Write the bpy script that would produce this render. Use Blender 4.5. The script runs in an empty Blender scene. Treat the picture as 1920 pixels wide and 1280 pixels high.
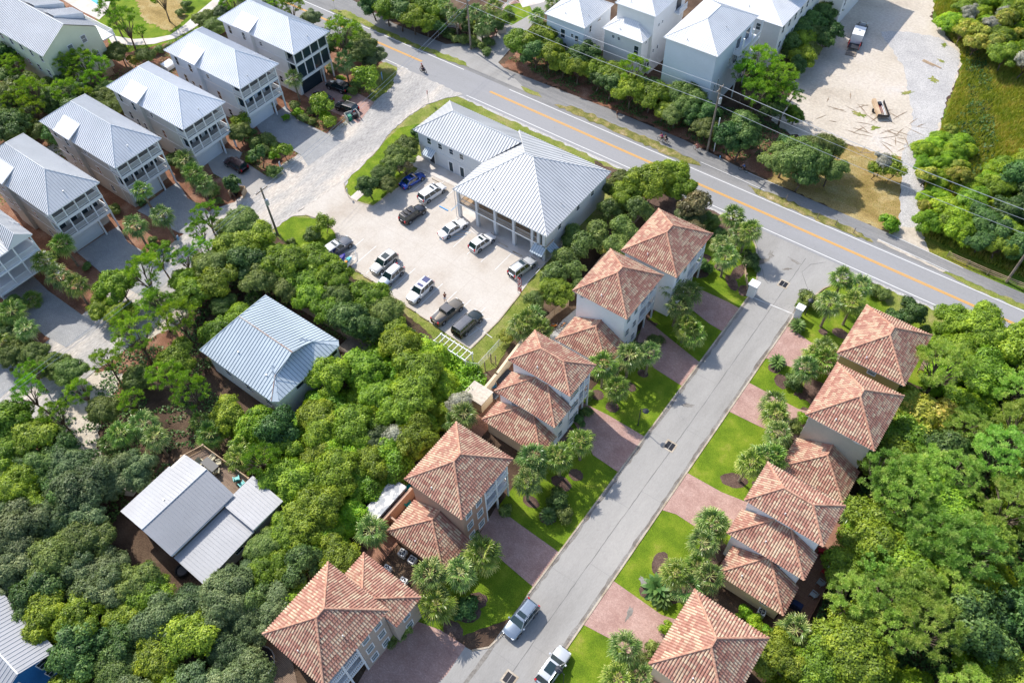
import bpy, math, random
import numpy as np
from mathutils import Vector
# ---------------------------------------------------------------- camera, sky, sun
SC = bpy.context.scene
COL = SC.collection
F = 1493.0
CAM = np.array([0.0, 0.0, 90.0])
def _basis():
    p, r, y = math.radians(52.696), math.radians(-2.714), math.radians(-39.0)
    cp, sp = math.cos(p), math.sin(p)
    fw = np.array([0, cp, -sp]); up = np.array([0, sp, cp]); rt = np.array([1.0, 0, 0])
    c, s = math.cos(r), math.sin(r)
    r2 = c*rt + s*up; u2 = -s*rt + c*up
    cy, sy = math.cos(y), math.sin(y)
    M = np.array([[cy, sy, 0], [-sy, cy, 0], [0, 0, 1]])
    return M@r2, M@u2, M@fw
RT, UP, FW = _basis()
def at(x, y, z=0.0):
    """where the surveyed point (x, y) of the 1920 x 1280 plan lies at height z, in metres"""
    d = FW*F + RT*(x-960) + UP*(640-y)
    t = (CAM[2]-z)/-d[2]
    return (float(d[0]*t), float(d[1]*t))
def proj(x, y, z):
    X = np.array([x, y, z]) - CAM
    k = X@FW
    return 960+F*(X@RT)/k, 640-F*(X@UP)/k
cam = bpy.data.cameras.new('camera'); co = bpy.data.objects.new('camera', cam); COL.objects.link(co)
cam.sensor_width = 36; cam.lens = 36*F/1920; cam.clip_start = 1; cam.clip_end = 3000
from mathutils import Matrix
m = Matrix([[RT[0], UP[0], -FW[0], 0], [RT[1], UP[1], -FW[1], 0], [RT[2], UP[2], -FW[2], 90], [0, 0, 0, 1]])
co.matrix_world = m
SC.camera = co
SUN_EL = math.radians(46); SUN_AZ = math.radians(-13)      # shadows run towards SUN_AZ
S = Vector((-math.cos(SUN_AZ)*math.cos(SUN_EL), -math.sin(SUN_AZ)*math.cos(SUN_EL), math.sin(SUN_EL)))
w = bpy.data.worlds.new('World'); SC.world = w; w.use_nodes = True
nt = w.node_tree; sky = nt.nodes.new('ShaderNodeTexSky'); sky.sky_type = 'NISHITA'; sky.sun_disc = False
sky.sun_elevation = SUN_EL; sky.sun_rotation = math.atan2(S.x, S.y) % (2*math.pi)
sky.dust_density = 1.4; sky.air_density = 1.0
nt.links.new(sky.outputs[0], nt.nodes['Background'].inputs[0]); nt.nodes['Background'].inputs[1].default_value = 0.15
sl = bpy.data.lights.new('sun', 'SUN'); sl.energy = 3.5; sl.angle = math.radians(0.5); sl.color = (1.0, 0.94, 0.85)
so = bpy.data.objects.new('sun', sl); COL.objects.link(so); so.rotation_euler = S.to_track_quat('Z', 'Y').to_euler()
SC.view_settings.view_transform = 'Standard'; SC.view_settings.look = 'None'
SC.view_settings.exposure = 0.62; SC.view_settings.gamma = 1.0
SC.cycles.max_bounces = 6; SC.cycles.diffuse_bounces = 3; SC.cycles.transparent_max_bounces = 4
SC.cycles.use_denoising = True
R_ = random.Random(7)

# ---------------------------------------------------------------- materials
MATS = {}
def _new(name, rough=0.8, spec=0.3, metal=0.0):
    m = bpy.data.materials.new(name); m.use_nodes = True
    b = m.node_tree.nodes['Principled BSDF']
    b.inputs['Roughness'].default_value = rough; b.inputs['Specular IOR Level'].default_value = spec
    b.inputs['Metallic'].default_value = metal
    MATS[name] = m
    return m, m.node_tree, b
def c4(c): return (c[0], c[1], c[2], 1.0)
def flat(name, col, rough=0.6, spec=0.4, metal=0.0, coat=0.0):
    m, t, b = _new(name, rough, spec, metal)
    b.inputs['Base Color'].default_value = c4(col)
    if coat: b.inputs['Coat Weight'].default_value = coat; b.inputs['Coat Roughness'].default_value = 0.08
    return m
def ramp(t, stops, interp='LINEAR'):
    r = t.nodes.new('ShaderNodeValToRGB'); e = r.color_ramp.elements; r.color_ramp.interpolation = interp
    while len(e) > 1: e.remove(e[-1])
    e[0].position = stops[0][0]; e[0].color = c4(stops[0][1])
    for p, c in stops[1:]:
        q = e.new(p); q.color = c4(c)
    return r
def noise(t, vec, scale, detail=4, rough=0.55, dist=0.0):
    n = t.nodes.new('ShaderNodeTexNoise'); n.inputs['Scale'].default_value = scale
    n.inputs['Detail'].default_value = detail; n.inputs['Roughness'].default_value = rough
    n.inputs['Distortion'].default_value = dist
    t.links.new(vec, n.inputs['Vector']); return n
def mix(t, a, b, fac, mode='MIX'):
    x = t.nodes.new('ShaderNodeMix'); x.data_type = 'RGBA'; x.blend_type = mode
    for s, v in ((x.inputs[6], a), (x.inputs[7], b), (x.inputs[0], fac)):
        if isinstance(v, (int, float)): s.default_value = v
        elif isinstance(v, tuple): s.default_value = c4(v)
        else: t.links.new(v, s)
    return x.outputs[2]
def mapping(t, vec, scale=(1, 1, 1), rot=0.0):
    mp = t.nodes.new('ShaderNodeMapping'); mp.inputs['Scale'].default_value = scale; mp.inputs['Rotation'].default_value = (0, 0, rot)
    t.links.new(vec, mp.inputs['Vector']); return mp.outputs[0]
def wpos(t): return t.nodes.new('ShaderNodeNewGeometry').outputs['Position']
def bump(t, b, h, strength=0.4, dist=0.05):
    n = t.nodes.new('ShaderNodeBump'); n.inputs['Strength'].default_value = strength; n.inputs['Distance'].default_value = dist
    t.links.new(h, n.inputs['Height']); t.links.new(n.outputs[0], b.inputs['Normal'])
def blotch(name, big, small, bs=0.15, ss=4.0, rough=0.9, spec=0.15, bmp=0.4, bd=0.05, sm=0.5, stretch=(1, 1, 1), extra=None):
    """ground-like material: wide patches from the ramp `big`, grain from the ramp `small`"""
    m, t, b = _new(name, rough, spec)
    p = mapping(t, wpos(t), stretch)
    n1 = noise(t, p, bs, 6, 0.6); r1 = ramp(t, big); t.links.new(n1.outputs['Fac'], r1.inputs[0])
    n2 = noise(t, p, ss, 5, 0.65); r2 = ramp(t, small); t.links.new(n2.outputs['Fac'], r2.inputs[0])
    col = mix(t, r1.outputs[0], r2.outputs[0], sm, 'OVERLAY')
    if extra: col = extra(t, col)
    t.links.new(col, b.inputs['Base Color'])
    if bmp: bump(t, b, n2.outputs['Fac'], bmp, bd)
    return m
def cracks(scale, width, colr, amt=0.7, nd=0.35):
    def f(t, col):
        v = t.nodes.new('ShaderNodeTexVoronoi'); v.feature = 'DISTANCE_TO_EDGE'; v.inputs['Scale'].default_value = scale
        p = wpos(t); n = noise(t, p, 0.6, 3); a = t.nodes.new('ShaderNodeVectorMath'); a.operation = 'MULTIPLY_ADD'
        t.links.new(n.outputs['Color'], a.inputs[0]); a.inputs[1].default_value = (nd/scale,)*3; t.links.new(p, a.inputs[2])
        t.links.new(a.outputs[0], v.inputs['Vector'])
        r = ramp(t, [(0.0, (1, 1, 1)), (width, (0, 0, 0))]); t.links.new(v.outputs['Distance'], r.inputs[0])
        n2 = noise(t, p, 0.12, 2); r2 = ramp(t, [(0.45, (0, 0, 0)), (0.6, (1, 1, 1))]); t.links.new(n2.outputs['Fac'], r2.inputs[0])
        f1 = mix(t, (0, 0, 0), r.outputs[0], r2.outputs[0]); f2 = mix(t, (0, 0, 0), f1, amt)
        return mix(t, col, colr, f2)
    return f
def bricks(bw, bh, mortar, mc, amt=1.0, offset=0.5, rot=0.0, vary=0.0, vc=(0, 0, 0)):
    def f(t, col):
        k = t.nodes.new('ShaderNodeTexBrick'); t.links.new(mapping(t, wpos(t), (1, 1, 1), rot), k.inputs['Vector'])
        k.inputs['Scale'].default_value = 1.0; k.inputs['Brick Width'].default_value = bw; k.inputs['Row Height'].default_value = bh
        k.inputs['Mortar Size'].default_value = mortar; k.inputs['Mortar Smooth'].default_value = 0.1; k.offset = offset
        k.inputs['Color1'].default_value = (0, 0, 0, 1); k.inputs['Color2'].default_value = (1, 1, 1, 1); k.inputs['Mortar'].default_value = (0.5, 0.5, 0.5, 1)
        if vary:
            x = mix(t, (0, 0, 0), k.outputs['Color'], vary)
            col = mix(t, col, vc, x)
        s = t.nodes.new('ShaderNodeMath'); s.operation = 'MULTIPLY'; t.links.new(k.outputs['Fac'], s.inputs[0]); s.inputs[1].default_value = amt
        return mix(t, col, mc, s.outputs[0])
    return f
G5 = [(0.3, (0.35,)*3), (0.7, (0.65,)*3)]
def g(v): return (v, v, v)
def MK():
    blotch('forest_floor', [(0.3, (0.055, 0.035, 0.025)), (0.5, (0.10, 0.065, 0.045)), (0.7, (0.17, 0.12, 0.08))], G5, 0.25, 5, bmp=0.8, bd=0.15, sm=0.8)
    blotch('pine_straw', [(0.3, (0.16, 0.075, 0.045)), (0.5, (0.24, 0.12, 0.075)), (0.7, (0.36, 0.22, 0.15))], [(0.3, g(0.2)), (0.7, g(0.8))], 0.35, 6, bmp=0.6, bd=0.08, sm=0.8)
    blotch('mulch', [(0.3, (0.07, 0.042, 0.034)), (0.6, (0.15, 0.10, 0.08)), (0.8, (0.24, 0.17, 0.14))], [(0.3, g(0.2)), (0.7, g(0.8))], 0.6, 8, bmp=0.7, bd=0.08, sm=0.8)
    blotch('main_asphalt', [(0.35, g(0.27)), (0.6, (0.31, 0.31, 0.32))], [(0.3, g(0.4)), (0.7, g(0.6))], 0.08, 12, stretch=(0.25, 1.6, 1), bmp=0.15, sm=0.5, extra=cracks(0.12, 0.006, g(0.2), 0.5))
    blotch('path_asphalt', [(0.35, g(0.20)), (0.6, (0.27, 0.265, 0.26))], [(0.3, g(0.35)), (0.7, g(0.65))], 0.2, 10, stretch=(0.4, 1.2, 1), bmp=0.2, sm=0.6)
    blotch('street_concrete', [(0.3, (0.27, 0.26, 0.245)), (0.5, (0.34, 0.33, 0.315)), (0.7, (0.40, 0.385, 0.365))], [(0.3, g(0.43)), (0.7, g(0.57))], 0.13, 9, stretch=(1.2, 0.35, 1), bmp=0.15, sm=0.6,
           extra=cracks(0.10, 0.004, g(0.2), 0.6))
    blotch('lot_concrete', [(0.3, (0.43, 0.37, 0.31)), (0.5, (0.52, 0.475, 0.42)), (0.7, (0.57, 0.53, 0.48))], [(0.3, g(0.4)), (0.7, g(0.6))], 0.13, 5, bmp=0.1, sm=0.55,
           extra=bricks(4.6, 4.6, 0.035, (0.42, 0.36, 0.30), 0.55, 0.0))
    blotch('gravel_road', [(0.32, (0.33, 0.32, 0.31)), (0.5, (0.43, 0.41, 0.385)), (0.68, (0.60, 0.53, 0.45))], [(0.3, g(0.25)), (0.7, g(0.75))], 0.12, 5, stretch=(1.6, 0.35, 1), bmp=0.6, bd=0.08, sm=0.75)
    blotch('sand', [(0.3, (0.44, 0.38, 0.31)), (0.45, (0.53, 0.47, 0.39)), (0.6, (0.57, 0.51, 0.44)), (0.75, (0.53, 0.51, 0.49))], [(0.3, g(0.36)), (0.7, g(0.64))], 0.10, 2.2, stretch=(0.9, 1.1, 1), bmp=0.8, bd=0.16, sm=0.6)
    blotch('pale_gravel', [(0.3, (0.38, 0.37, 0.365)), (0.6, (0.48, 0.465, 0.45))], [(0.3, g(0.25)), (0.7, g(0.75))], 0.25, 5, bmp=0.5, bd=0.08, sm=0.75)
    blotch('lawn', [(0.3, (0.085, 0.15, 0.010)), (0.48, (0.135, 0.215, 0.013)), (0.6, (0.19, 0.26, 0.02)), (0.72, (0.28, 0.29, 0.05))], [(0.3, g(0.25)), (0.7, g(0.75))], 0.35, 9, bmp=0.9, bd=0.09, sm=0.8)
    blotch('rough_grass', [(0.32, (0.13, 0.18, 0.025)), (0.5, (0.22, 0.25, 0.055)), (0.64, (0.33, 0.29, 0.12)), (0.75, (0.50, 0.42, 0.28))], [(0.3, g(0.2)), (0.7, g(0.8))], 0.3, 7, bmp=0.9, bd=0.1, sm=0.8)
    blotch('dry_verge', [(0.32, (0.10, 0.12, 0.025)), (0.5, (0.21, 0.20, 0.06)), (0.62, (0.34, 0.27, 0.13)), (0.72, (0.50, 0.42, 0.30))], [(0.3, g(0.2)), (0.7, g(0.8))], 0.5, 6, bmp=0.9, bd=0.1, sm=0.8)
    blotch('dry_grass', [(0.3, (0.24, 0.17, 0.06)), (0.5, (0.36, 0.26, 0.10)), (0.7, (0.44, 0.36, 0.18))], [(0.3, g(0.2)), (0.7, g(0.8))], 0.3, 6, stretch=(0.8, 1.2, 1), bmp=0.9, bd=0.12, sm=0.8)
    blotch('marsh', [(0.32, (0.08, 0.16, 0.018)), (0.5, (0.14, 0.21, 0.022)), (0.65, (0.24, 0.23, 0.04))], [(0.3, g(0.2)), (0.7, g(0.8))], 0.15, 4, bmp=1, bd=0.3, sm=0.9)
    blotch('grey_paver', [(0.3, (0.31, 0.32, 0.33)), (0.7, (0.41, 0.41, 0.41))], [(0.3, g(0.3)), (0.7, g(0.7))], 0.4, 9, bmp=0.2, sm=0.7, extra=bricks(0.4, 0.2, 0.018, g(0.2), 0.6, vary=0.35, vc=g(0.22)))
    blotch('beige_drive', [(0.3, (0.40, 0.37, 0.34)), (0.7, (0.48, 0.45, 0.41))], [(0.3, g(0.35)), (0.7, g(0.65))], 0.4, 8, bmp=0.2, sm=0.6, extra=bricks(0.6, 0.3, 0.015, g(0.25), 0.5, vary=0.2, vc=g(0.3)))
    blotch('red_paver', [(0.3, (0.38, 0.235, 0.20)), (0.5, (0.48, 0.32, 0.275)), (0.7, (0.55, 0.385, 0.335))], [(0.3, g(0.3)), (0.7, g(0.7))], 0.45, 8, bmp=0.2, sm=0.7, extra=bricks(0.22, 0.11, 0.012, (0.26, 0.16, 0.14), 0.5, vary=0.4, vc=(0.26, 0.14, 0.12)))
    blotch('patio_brick', [(0.3, (0.24, 0.12, 0.08)), (0.7, (0.36, 0.20, 0.14))], [(0.3, g(0.3)), (0.7, g(0.7))], 0.6, 8, bmp=0.2, sm=0.7, extra=bricks(1.2, 0.6, 0.02, (0.18, 0.09, 0.06), 0.6, vary=0.4, vc=(0.2, 0.1, 0.07)))
    blotch('flagstone', [(0.3, g(0.33)), (0.7, (0.50, 0.49, 0.47))], [(0.3, g(0.3)), (0.7, g(0.7))], 0.8, 4, bmp=0.3, sm=0.7, extra=cracks(1.4, 0.05, g(0.22), 0.9))
    blotch('kerb_concrete', [(0.35, (0.34, 0.27, 0.19)), (0.6, (0.50, 0.44, 0.36))], [(0.3, g(0.3)), (0.7, g(0.7))], 0.5, 8, bmp=0.2, sm=0.7)
    blotch('walk_concrete', [(0.35, (0.52, 0.47, 0.42)), (0.6, (0.64, 0.60, 0.56))], [(0.3, g(0.4)), (0.7, g(0.6))], 0.4, 8, bmp=0.1, sm=0.5)
    blotch('wood_deck', [(0.35, (0.22, 0.15, 0.11)), (0.65, (0.34, 0.25, 0.18))], [(0.3, g(0.3)), (0.7, g(0.7))], 0.6, 6, stretch=(0.3, 2, 1), bmp=0.2, sm=0.7, extra=bricks(3.0, 0.14, 0.02, g(0.06), 0.8))
    blotch('old_wood', [(0.3, (0.16, 0.13, 0.11)), (0.7, (0.33, 0.28, 0.23))], [(0.3, g(0.3)), (0.7, g(0.7))], 0.8, 8, bmp=0.3, sm=0.7)
    blotch('tan_wood', [(0.3, (0.42, 0.29, 0.18)), (0.7, (0.58, 0.44, 0.30))], [(0.3, g(0.35)), (0.7, g(0.65))], 0.8, 8, bmp=0.2, sm=0.6)
    blotch('bark', [(0.3, (0.10, 0.075, 0.055)), (0.7, (0.24, 0.19, 0.15))], [(0.3, g(0.2)), (0.7, g(0.8))], 1.2, 6, stretch=(1, 1, 0.4), bmp=0.6, sm=0.8)
    blotch('palm_bark', [(0.3, (0.17, 0.13, 0.09)), (0.7, (0.33, 0.27, 0.20))], [(0.3, g(0.2)), (0.7, g(0.8))], 1.2, 6, stretch=(0.5, 0.5, 3), bmp=0.6, sm=0.8)
    for n, c, rs in (('roof_white', (0.82, 0.84, 0.87), 0.4), ('roof_grey', (0.68, 0.70, 0.73), 0.4), ('roof_light', (0.64, 0.65, 0.66), 0.38), ('roof_pewter', (0.36, 0.365, 0.38), 0.4), ('roof_brightwhite', (0.76, 0.77, 0.78), 0.5), ('roof_cool', (0.50, 0.57, 0.62), 0.38)):
        m, t, b = _new(n, rs, 0.5, 0.05)
        p = wpos(t); n1 = noise(t, p, 0.25, 5, 0.6); r = ramp(t, [(0.3, tuple(v*0.88 for v in c)), (0.7, tuple(min(1, v*1.06) for v in c))]); t.links.new(n1.outputs['Fac'], r.inputs[0])
        n2 = noise(t, mapping(t, p, (2.5, 2.5, 0.6)), 1.2, 5, 0.7); r2 = ramp(t, [(0.55, (0, 0, 0)), (0.8, (1, 1, 1))]); t.links.new(n2.outputs['Fac'], r2.inputs[0])
        t.links.new(mix(t, r.outputs[0], tuple(v*0.82 for v in c), r2.outputs[0]), b.inputs['Base Color'])
        n3 = noise(t, p, 1.5, 3); bump(t, b, n3.outputs['Fac'], 0.08, 0.05)
    flat('seam_grey', (0.17, 0.19, 0.22), 0.5); flat('seam_mid', (0.40, 0.42, 0.45), 0.5); flat('seam_white', (0.58, 0.60, 0.64), 0.5); flat('seam_cool', (0.20, 0.26, 0.32), 0.5)
    blotch('rust_cap', [(0.35, (0.33, 0.14, 0.07)), (0.6, (0.50, 0.46, 0.42))], [(0.3, g(0.3)), (0.7, g(0.7))], 0.8, 5, bmp=0.1, sm=0.6)
    blotch('patchy_tin', [(0.40, (0.33, 0.35, 0.37)), (0.5, (0.40, 0.41, 0.42)), (0.56, (0.72, 0.70, 0.66))], [(0.3, g(0.3)), (0.7, g(0.7))], 1.3, 5, bmp=0.1, sm=0.5)
    # clay tiles: UV in metres, u along the eave, v up the slope
    m, t, b = _new('clay_tile', 0.75, 0.2)
    uv = t.nodes.new('ShaderNodeUVMap').outputs[0]
    sp = t.nodes.new('ShaderNodeSeparateXYZ'); t.links.new(uv, sp.inputs[0])
    def mth(op, a, bb=None):
        n = t.nodes.new('ShaderNodeMath'); n.operation = op
        for i, v in enumerate((a, bb)):
            if v is None: continue
            if isinstance(v, (int, float)): n.inputs[i].default_value = v
            else: t.links.new(v, n.inputs[i])
        return n.outputs[0]
    cu = mth('FLOOR', mth('DIVIDE', sp.outputs[0], 0.30)); cv = mth('FLOOR', mth('DIVIDE', sp.outputs[1], 0.42))
    cb = t.nodes.new('ShaderNodeCombineXYZ'); t.links.new(cu, cb.inputs[0]); t.links.new(cv, cb.inputs[1])
    wn = t.nodes.new('ShaderNodeTexWhiteNoise'); wn.noise_dimensions = '2D'; t.links.new(cb.outputs[0], wn.inputs['Vector'])
    # tiles were laid from mixed bundles: short runs of about two columns by three courses share a firing colour
    cv2 = mth('FLOOR', mth('DIVIDE', cv, 1.0)); cu2 = mth('FLOOR', mth('DIVIDE', mth('ADD', cu, mth('MULTIPLY', cv2, 1.73)), 2.6))
    cb2 = t.nodes.new('ShaderNodeCombineXYZ'); t.links.new(cu2, cb2.inputs[0]); t.links.new(cv2, cb2.inputs[1])
    wn2 = t.nodes.new('ShaderNodeTexWhiteNoise'); wn2.noise_dimensions = '2D'; t.links.new(cb2.outputs[0], wn2.inputs['Vector'])
    val = mth('ADD', mth('MULTIPLY', wn.outputs['Value'], 0.45), mth('MULTIPLY', wn2.outputs['Value'], 0.55))
    rr = ramp(t, [(0.0, (0.35, 0.16, 0.12)), (0.28, (0.42, 0.215, 0.16)), (0.45, (0.47, 0.265, 0.20)), (0.56, (0.53, 0.35, 0.25)), (0.7, (0.57, 0.43, 0.30)), (1.0, (0.61, 0.49, 0.35))])
    t.links.new(val, rr.inputs[0])
    n1 = noise(t, wpos(t), 0.5, 5, 0.6); r2 = ramp(t, [(0.5, (0, 0, 0)), (0.75, (0.45,)*3)]); t.links.new(n1.outputs['Fac'], r2.inputs[0])
    t.links.new(mix(t, rr.outputs[0], (0.16, 0.085, 0.07), r2.outputs[0]), b.inputs['Base Color'])
    fr = mth('FRACT', mth('DIVIDE', sp.outputs[1], 0.42)); bump(t, b, fr, 0.3, 0.03)
    blotch('clay_pan_shade', [(0.3, (0.24, 0.12, 0.085)), (0.7, (0.34, 0.185, 0.135))], G5, 0.8, 6, bmp=0.2, sm=0.6)  # pans coloured darker than the tiles: groove shade put into the colour
    blotch('clay_cap', [(0.35, (0.42, 0.20, 0.14)), (0.6, (0.55, 0.33, 0.23))], [(0.3, g(0.3)), (0.7, g(0.7))], 1.5, 3, bmp=0.3, sm=0.6)
    for n, c in (('stucco_white', (0.86, 0.86, 0.86)), ('stucco_peach', (0.56, 0.37, 0.27)), ('stucco_tan', (0.46, 0.38, 0.32)), ('stucco_ochre', (0.50, 0.36, 0.14)), ('stucco_beige', (0.52, 0.47, 0.40)),
                 ('stucco_cream', (0.72, 0.60, 0.42)), ('stucco_brownpink', (0.43, 0.28, 0.21)), ('siding_palegrey', (0.60, 0.62, 0.60)), ('siding_white', (0.76, 0.76, 0.75)), ('siding_greige', (0.52, 0.49, 0.45)),
                 ('siding_blue', (0.36, 0.43, 0.50)), ('siding_vivid', (0.03, 0.17, 0.42)), ('siding_mint', (0.70, 0.74, 0.56)), ('siding_sky', (0.66, 0.72, 0.80)), ('office_wall', (0.64, 0.66, 0.68))):
        ex = bricks(40, 0.2, 0.012, tuple(v*0.6 for v in c), 0.0)
        blotch(n, [(0.3, tuple(v*0.92 for v in c)), (0.7, c)], [(0.3, g(0.42)), (0.7, g(0.58))], 0.4, 6, bmp=0.1, sm=0.4)
    flat('trim_white', (0.80, 0.81, 0.82), 0.5); flat('trim_dark', (0.03, 0.035, 0.045), 0.5); flat('garage_white', (0.70, 0.74, 0.78), 0.5)
    flat('trim_blue', (0.06, 0.25, 0.50), 0.5)
    flat('garage_dark', (0.02, 0.035, 0.05), 0.4); flat('brown_timber', (0.16, 0.075, 0.03), 0.6); flat('galv_steel', (0.50, 0.52, 0.54), 0.4, 0.5, 0.4)
    flat('line_yellow', (0.72, 0.36, 0.04), 0.7); flat('line_white', (0.72, 0.72, 0.71), 0.7); flat('line_blue', (0.10, 0.35, 0.62), 0.7); flat('line_paleblue', (0.42, 0.55, 0.66), 0.8)
    m, t, b = _new('window_glass', 0.08, 0.8); b.inputs['Base Color'].default_value = (0.025, 0.045, 0.055, 1)
    m, t, b = _new('window_blind', 0.2, 0.7); b.inputs['Base Color'].default_value = (0.20, 0.24, 0.24, 1)
    m, t, b = _new('pool_water', 0.05, 0.6); b.inputs['Base Color'].default_value = (0.05, 0.42, 0.52, 1)
    flat('black_rubber', (0.015, 0.015, 0.016), 0.8); flat('teal_plastic', (0.0, 0.36, 0.36), 0.4); flat('blue_plastic', (0.01, 0.13, 0.25), 0.4); flat('green_plastic', (0.01, 0.22, 0.13), 0.5)
    flat('red_cloth', (0.42, 0.01, 0.025), 0.7); flat('dark_metal', (0.03, 0.03, 0.035), 0.4, 0.5, 0.5); flat('stop_red', (0.55, 0.02, 0.03), 0.5); flat('sign_blue', (0.05, 0.3, 0.65), 0.5); flat('sign_yellow', (0.75, 0.75, 0.03), 0.5)
    flat('agave_blue', (0.13, 0.21, 0.19), 0.6)
MK()

# ---------------------------------------------------------------- mesh builder
class MB:
    def __init__(s, T=None): s.v = []; s.f = []; s.mi = []; s.uv = []; s.T = T
    def _p(s, p):
        if s.T: p = s.T(p)
        s.v.append((float(p[0]), float(p[1]), float(p[2]))); return len(s.v)-1
    def face(s, pts, mi=0, uv=None):
        s.f.append([s._p(p) for p in pts]); s.mi.append(mi); s.uv.append(uv)
    def box(s, x0, x1, y0, y1, z0, z1, mi=0, bottom=True):
        a = [s._p(p) for p in ((x0, y0, z0), (x1, y0, z0), (x1, y1, z0), (x0, y1, z0), (x0, y0, z1), (x1, y0, z1), (x1, y1, z1), (x0, y1, z1))]
        for q in ((0, 3, 2, 1), (4, 5, 6, 7), (0, 1, 5, 4), (1, 2, 6, 5), (2, 3, 7, 6), (3, 0, 4, 7)):
            s.f.append([a[i] for i in q]); s.mi.append(mi); s.uv.append(None)
    def prism(s, poly, z0, z1, mi=0):
        a = [s._p((x, y, z0)) for x, y in poly]; b = [s._p((x, y, z1)) for x, y in poly]; n = len(poly)
        s.f.append(a[::-1]); s.f.append(b); s.mi += [mi, mi]; s.uv += [None, None]
        for i in range(n):
            j = (i+1) % n; s.f.append([a[i], a[j], b[j], b[i]]); s.mi.append(mi); s.uv.append(None)
    def tube(s, pts, rad, n=6, mi=0, cap=True):
        pts = [Vector(p) for p in pts]; rings = []
        if not isinstance(rad, (list, tuple)): rad = [rad]*len(pts)
        for i, p in enumerate(pts):
            d = (pts[min(i+1, len(pts)-1)]-pts[max(i-1, 0)])
            if d.length < 1e-9: d = Vector((0, 0, 1))
            d.normalize(); a = Vector((0, 0, 1)) if abs(d.z) < 0.9 else Vector((1, 0, 0))
            u = d.cross(a).normalized(); v = d.cross(u)
            rings.append([s._p(p+(u*math.cos(2*math.pi*k/n)+v*math.sin(2*math.pi*k/n))*rad[i]) for k in range(n)])
        for i in range(len(pts)-1):
            for k in range(n):
                j = (k+1) % n; s.f.append([rings[i][k], rings[i+1][k], rings[i+1][j], rings[i][j]]); s.mi.append(mi); s.uv.append(None)
        if cap:
            s.f.append(rings[0]); s.f.append(rings[-1][::-1]); s.mi += [mi, mi]; s.uv += [None, None]
    def ball(s, c, r, n=8, m=6, mi=0, sq=(1, 1, 1)):
        rows = []
        for i in range(m+1):
            th = math.pi*i/m
            rows.append([s._p((c[0]+r*sq[0]*math.sin(th)*math.cos(2*math.pi*k/n), c[1]+r*sq[1]*math.sin(th)*math.sin(2*math.pi*k/n), c[2]+r*sq[2]*math.cos(th))) for k in range(n)])
        for i in range(m):
            for k in range(n):
                j = (k+1) % n; s.f.append([rows[i][k], rows[i+1][k], rows[i+1][j], rows[i][j]]); s.mi.append(mi); s.uv.append(None)
    def build(s, name, mats, parent=None, smooth=False):
        if not s.f: return None
        me = bpy.data.meshes.new(name); me.from_pydata(s.v, [], s.f)
        if isinstance(mats, str): mats = [mats]
        for q in mats: me.materials.append(MATS[q])
        me.polygons.foreach_set('material_index', s.mi)
        if any(u is not None for u in s.uv):
            L = me.uv_layers.new(name='UVMap'); i = 0
            for fc, u in zip(s.f, s.uv):
                for k in range(len(fc)):
                    if u is not None: L.data[i].uv = u[k]
                    i += 1
        if smooth: me.polygons.foreach_set('use_smooth', [True]*len(me.polygons))
        me.update()
        o = bpy.data.objects.new(name, me); COL.objects.link(o)
        if parent is not None: o.parent = parent
        return o
def tag(o, label=None, cat=None, group=None, kind=None):
    if label: o['label'] = label
    if cat: o['category'] = cat
    if group: o['group'] = group
    if kind: o['kind'] = kind
    return o
def thing(name, label, cat, loc=(0, 0, 0), rz=0.0, group=None):
    o = bpy.data.objects.new(name, None); COL.objects.link(o); o.location = (loc[0], loc[1], loc[2] if len(loc) > 2 else 0.0); o.rotation_euler = (0, 0, rz)
    o.empty_display_size = 0.3
    return tag(o, label, cat, group)
def copy_thing(root, loc, rz=None, sc=None, label=None, group=None):
    r = root.copy(); COL.objects.link(r); r.location = loc
    if rz is not None: r.rotation_euler = (0, 0, rz)
    if sc is not None: r.scale = sc
    if label: r['label'] = label
    if group: r['group'] = group
    for ch in list(root.children):
        c = ch.copy(); COL.objects.link(c); c.parent = r
        for gch in list(ch.children):
            d = gch.copy(); COL.objects.link(d); d.parent = c
    return r

# ---------------------------------------------------------------- ground
def jag(poly, step, amp, seed=0, closed=True):
    rr = random.Random(seed); out = []; n = len(poly)
    for i in range(n if closed else n-1):
        a = Vector(poly[i]); b = Vector(poly[(i+1) % n]); L = (b-a).length; k = max(1, int(L/step)); nn = Vector((-(b-a).y, (b-a).x))/max(L, 1e-6)
        for j in range(k):
            p = a+(b-a)*(j/k)
            if j and amp: p = p+nn*rr.uniform(-amp, amp)
            out.append((p.x, p.y))
    return out
from mathutils.geometry import tessellate_polygon
HARD = []
def sheet(name, poly, z, mat, px=False, amp=0.0, step=0.5, label=None):
    if px: poly = [at(x, y) for x, y in poly]
    if name == 'driveway' and mat == 'red_paver': poly = [((LX-.12, y) if abs(x-LX) < 1.1 else ((RX+.12, y) if abs(x-RX) < 1.1 else (x, y))) for x, y in poly]
    if name in ('driveway', 'gravel_road', 'parking_lot', 'walkway', 'park_path', 'residential_street', 'patio', 'deck', 'gravel_lane', 'sand_lot'): HARD.append(poly)
    if amp: poly = jag(poly, step, amp, len(poly)*7+int(z*1000))
    tr = tessellate_polygon([[Vector((x, y, 0)) for x, y in poly]])
    me = bpy.data.meshes.new(name); fs = []
    for a, b, c in tr:
        A, B, C = poly[a], poly[b], poly[c]
        cr = (B[0]-A[0])*(C[1]-A[1])-(B[1]-A[1])*(C[0]-A[0])
        fs.append((a, b, c) if cr > 0 else (a, c, b))
    me.from_pydata([(x, y, z) for x, y in poly], [], fs); me.materials.append(MATS[mat])
    o = bpy.data.objects.new(name, me); COL.objects.link(o); o['kind'] = 'structure'
    if label: o['label'] = label
    return o
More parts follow.
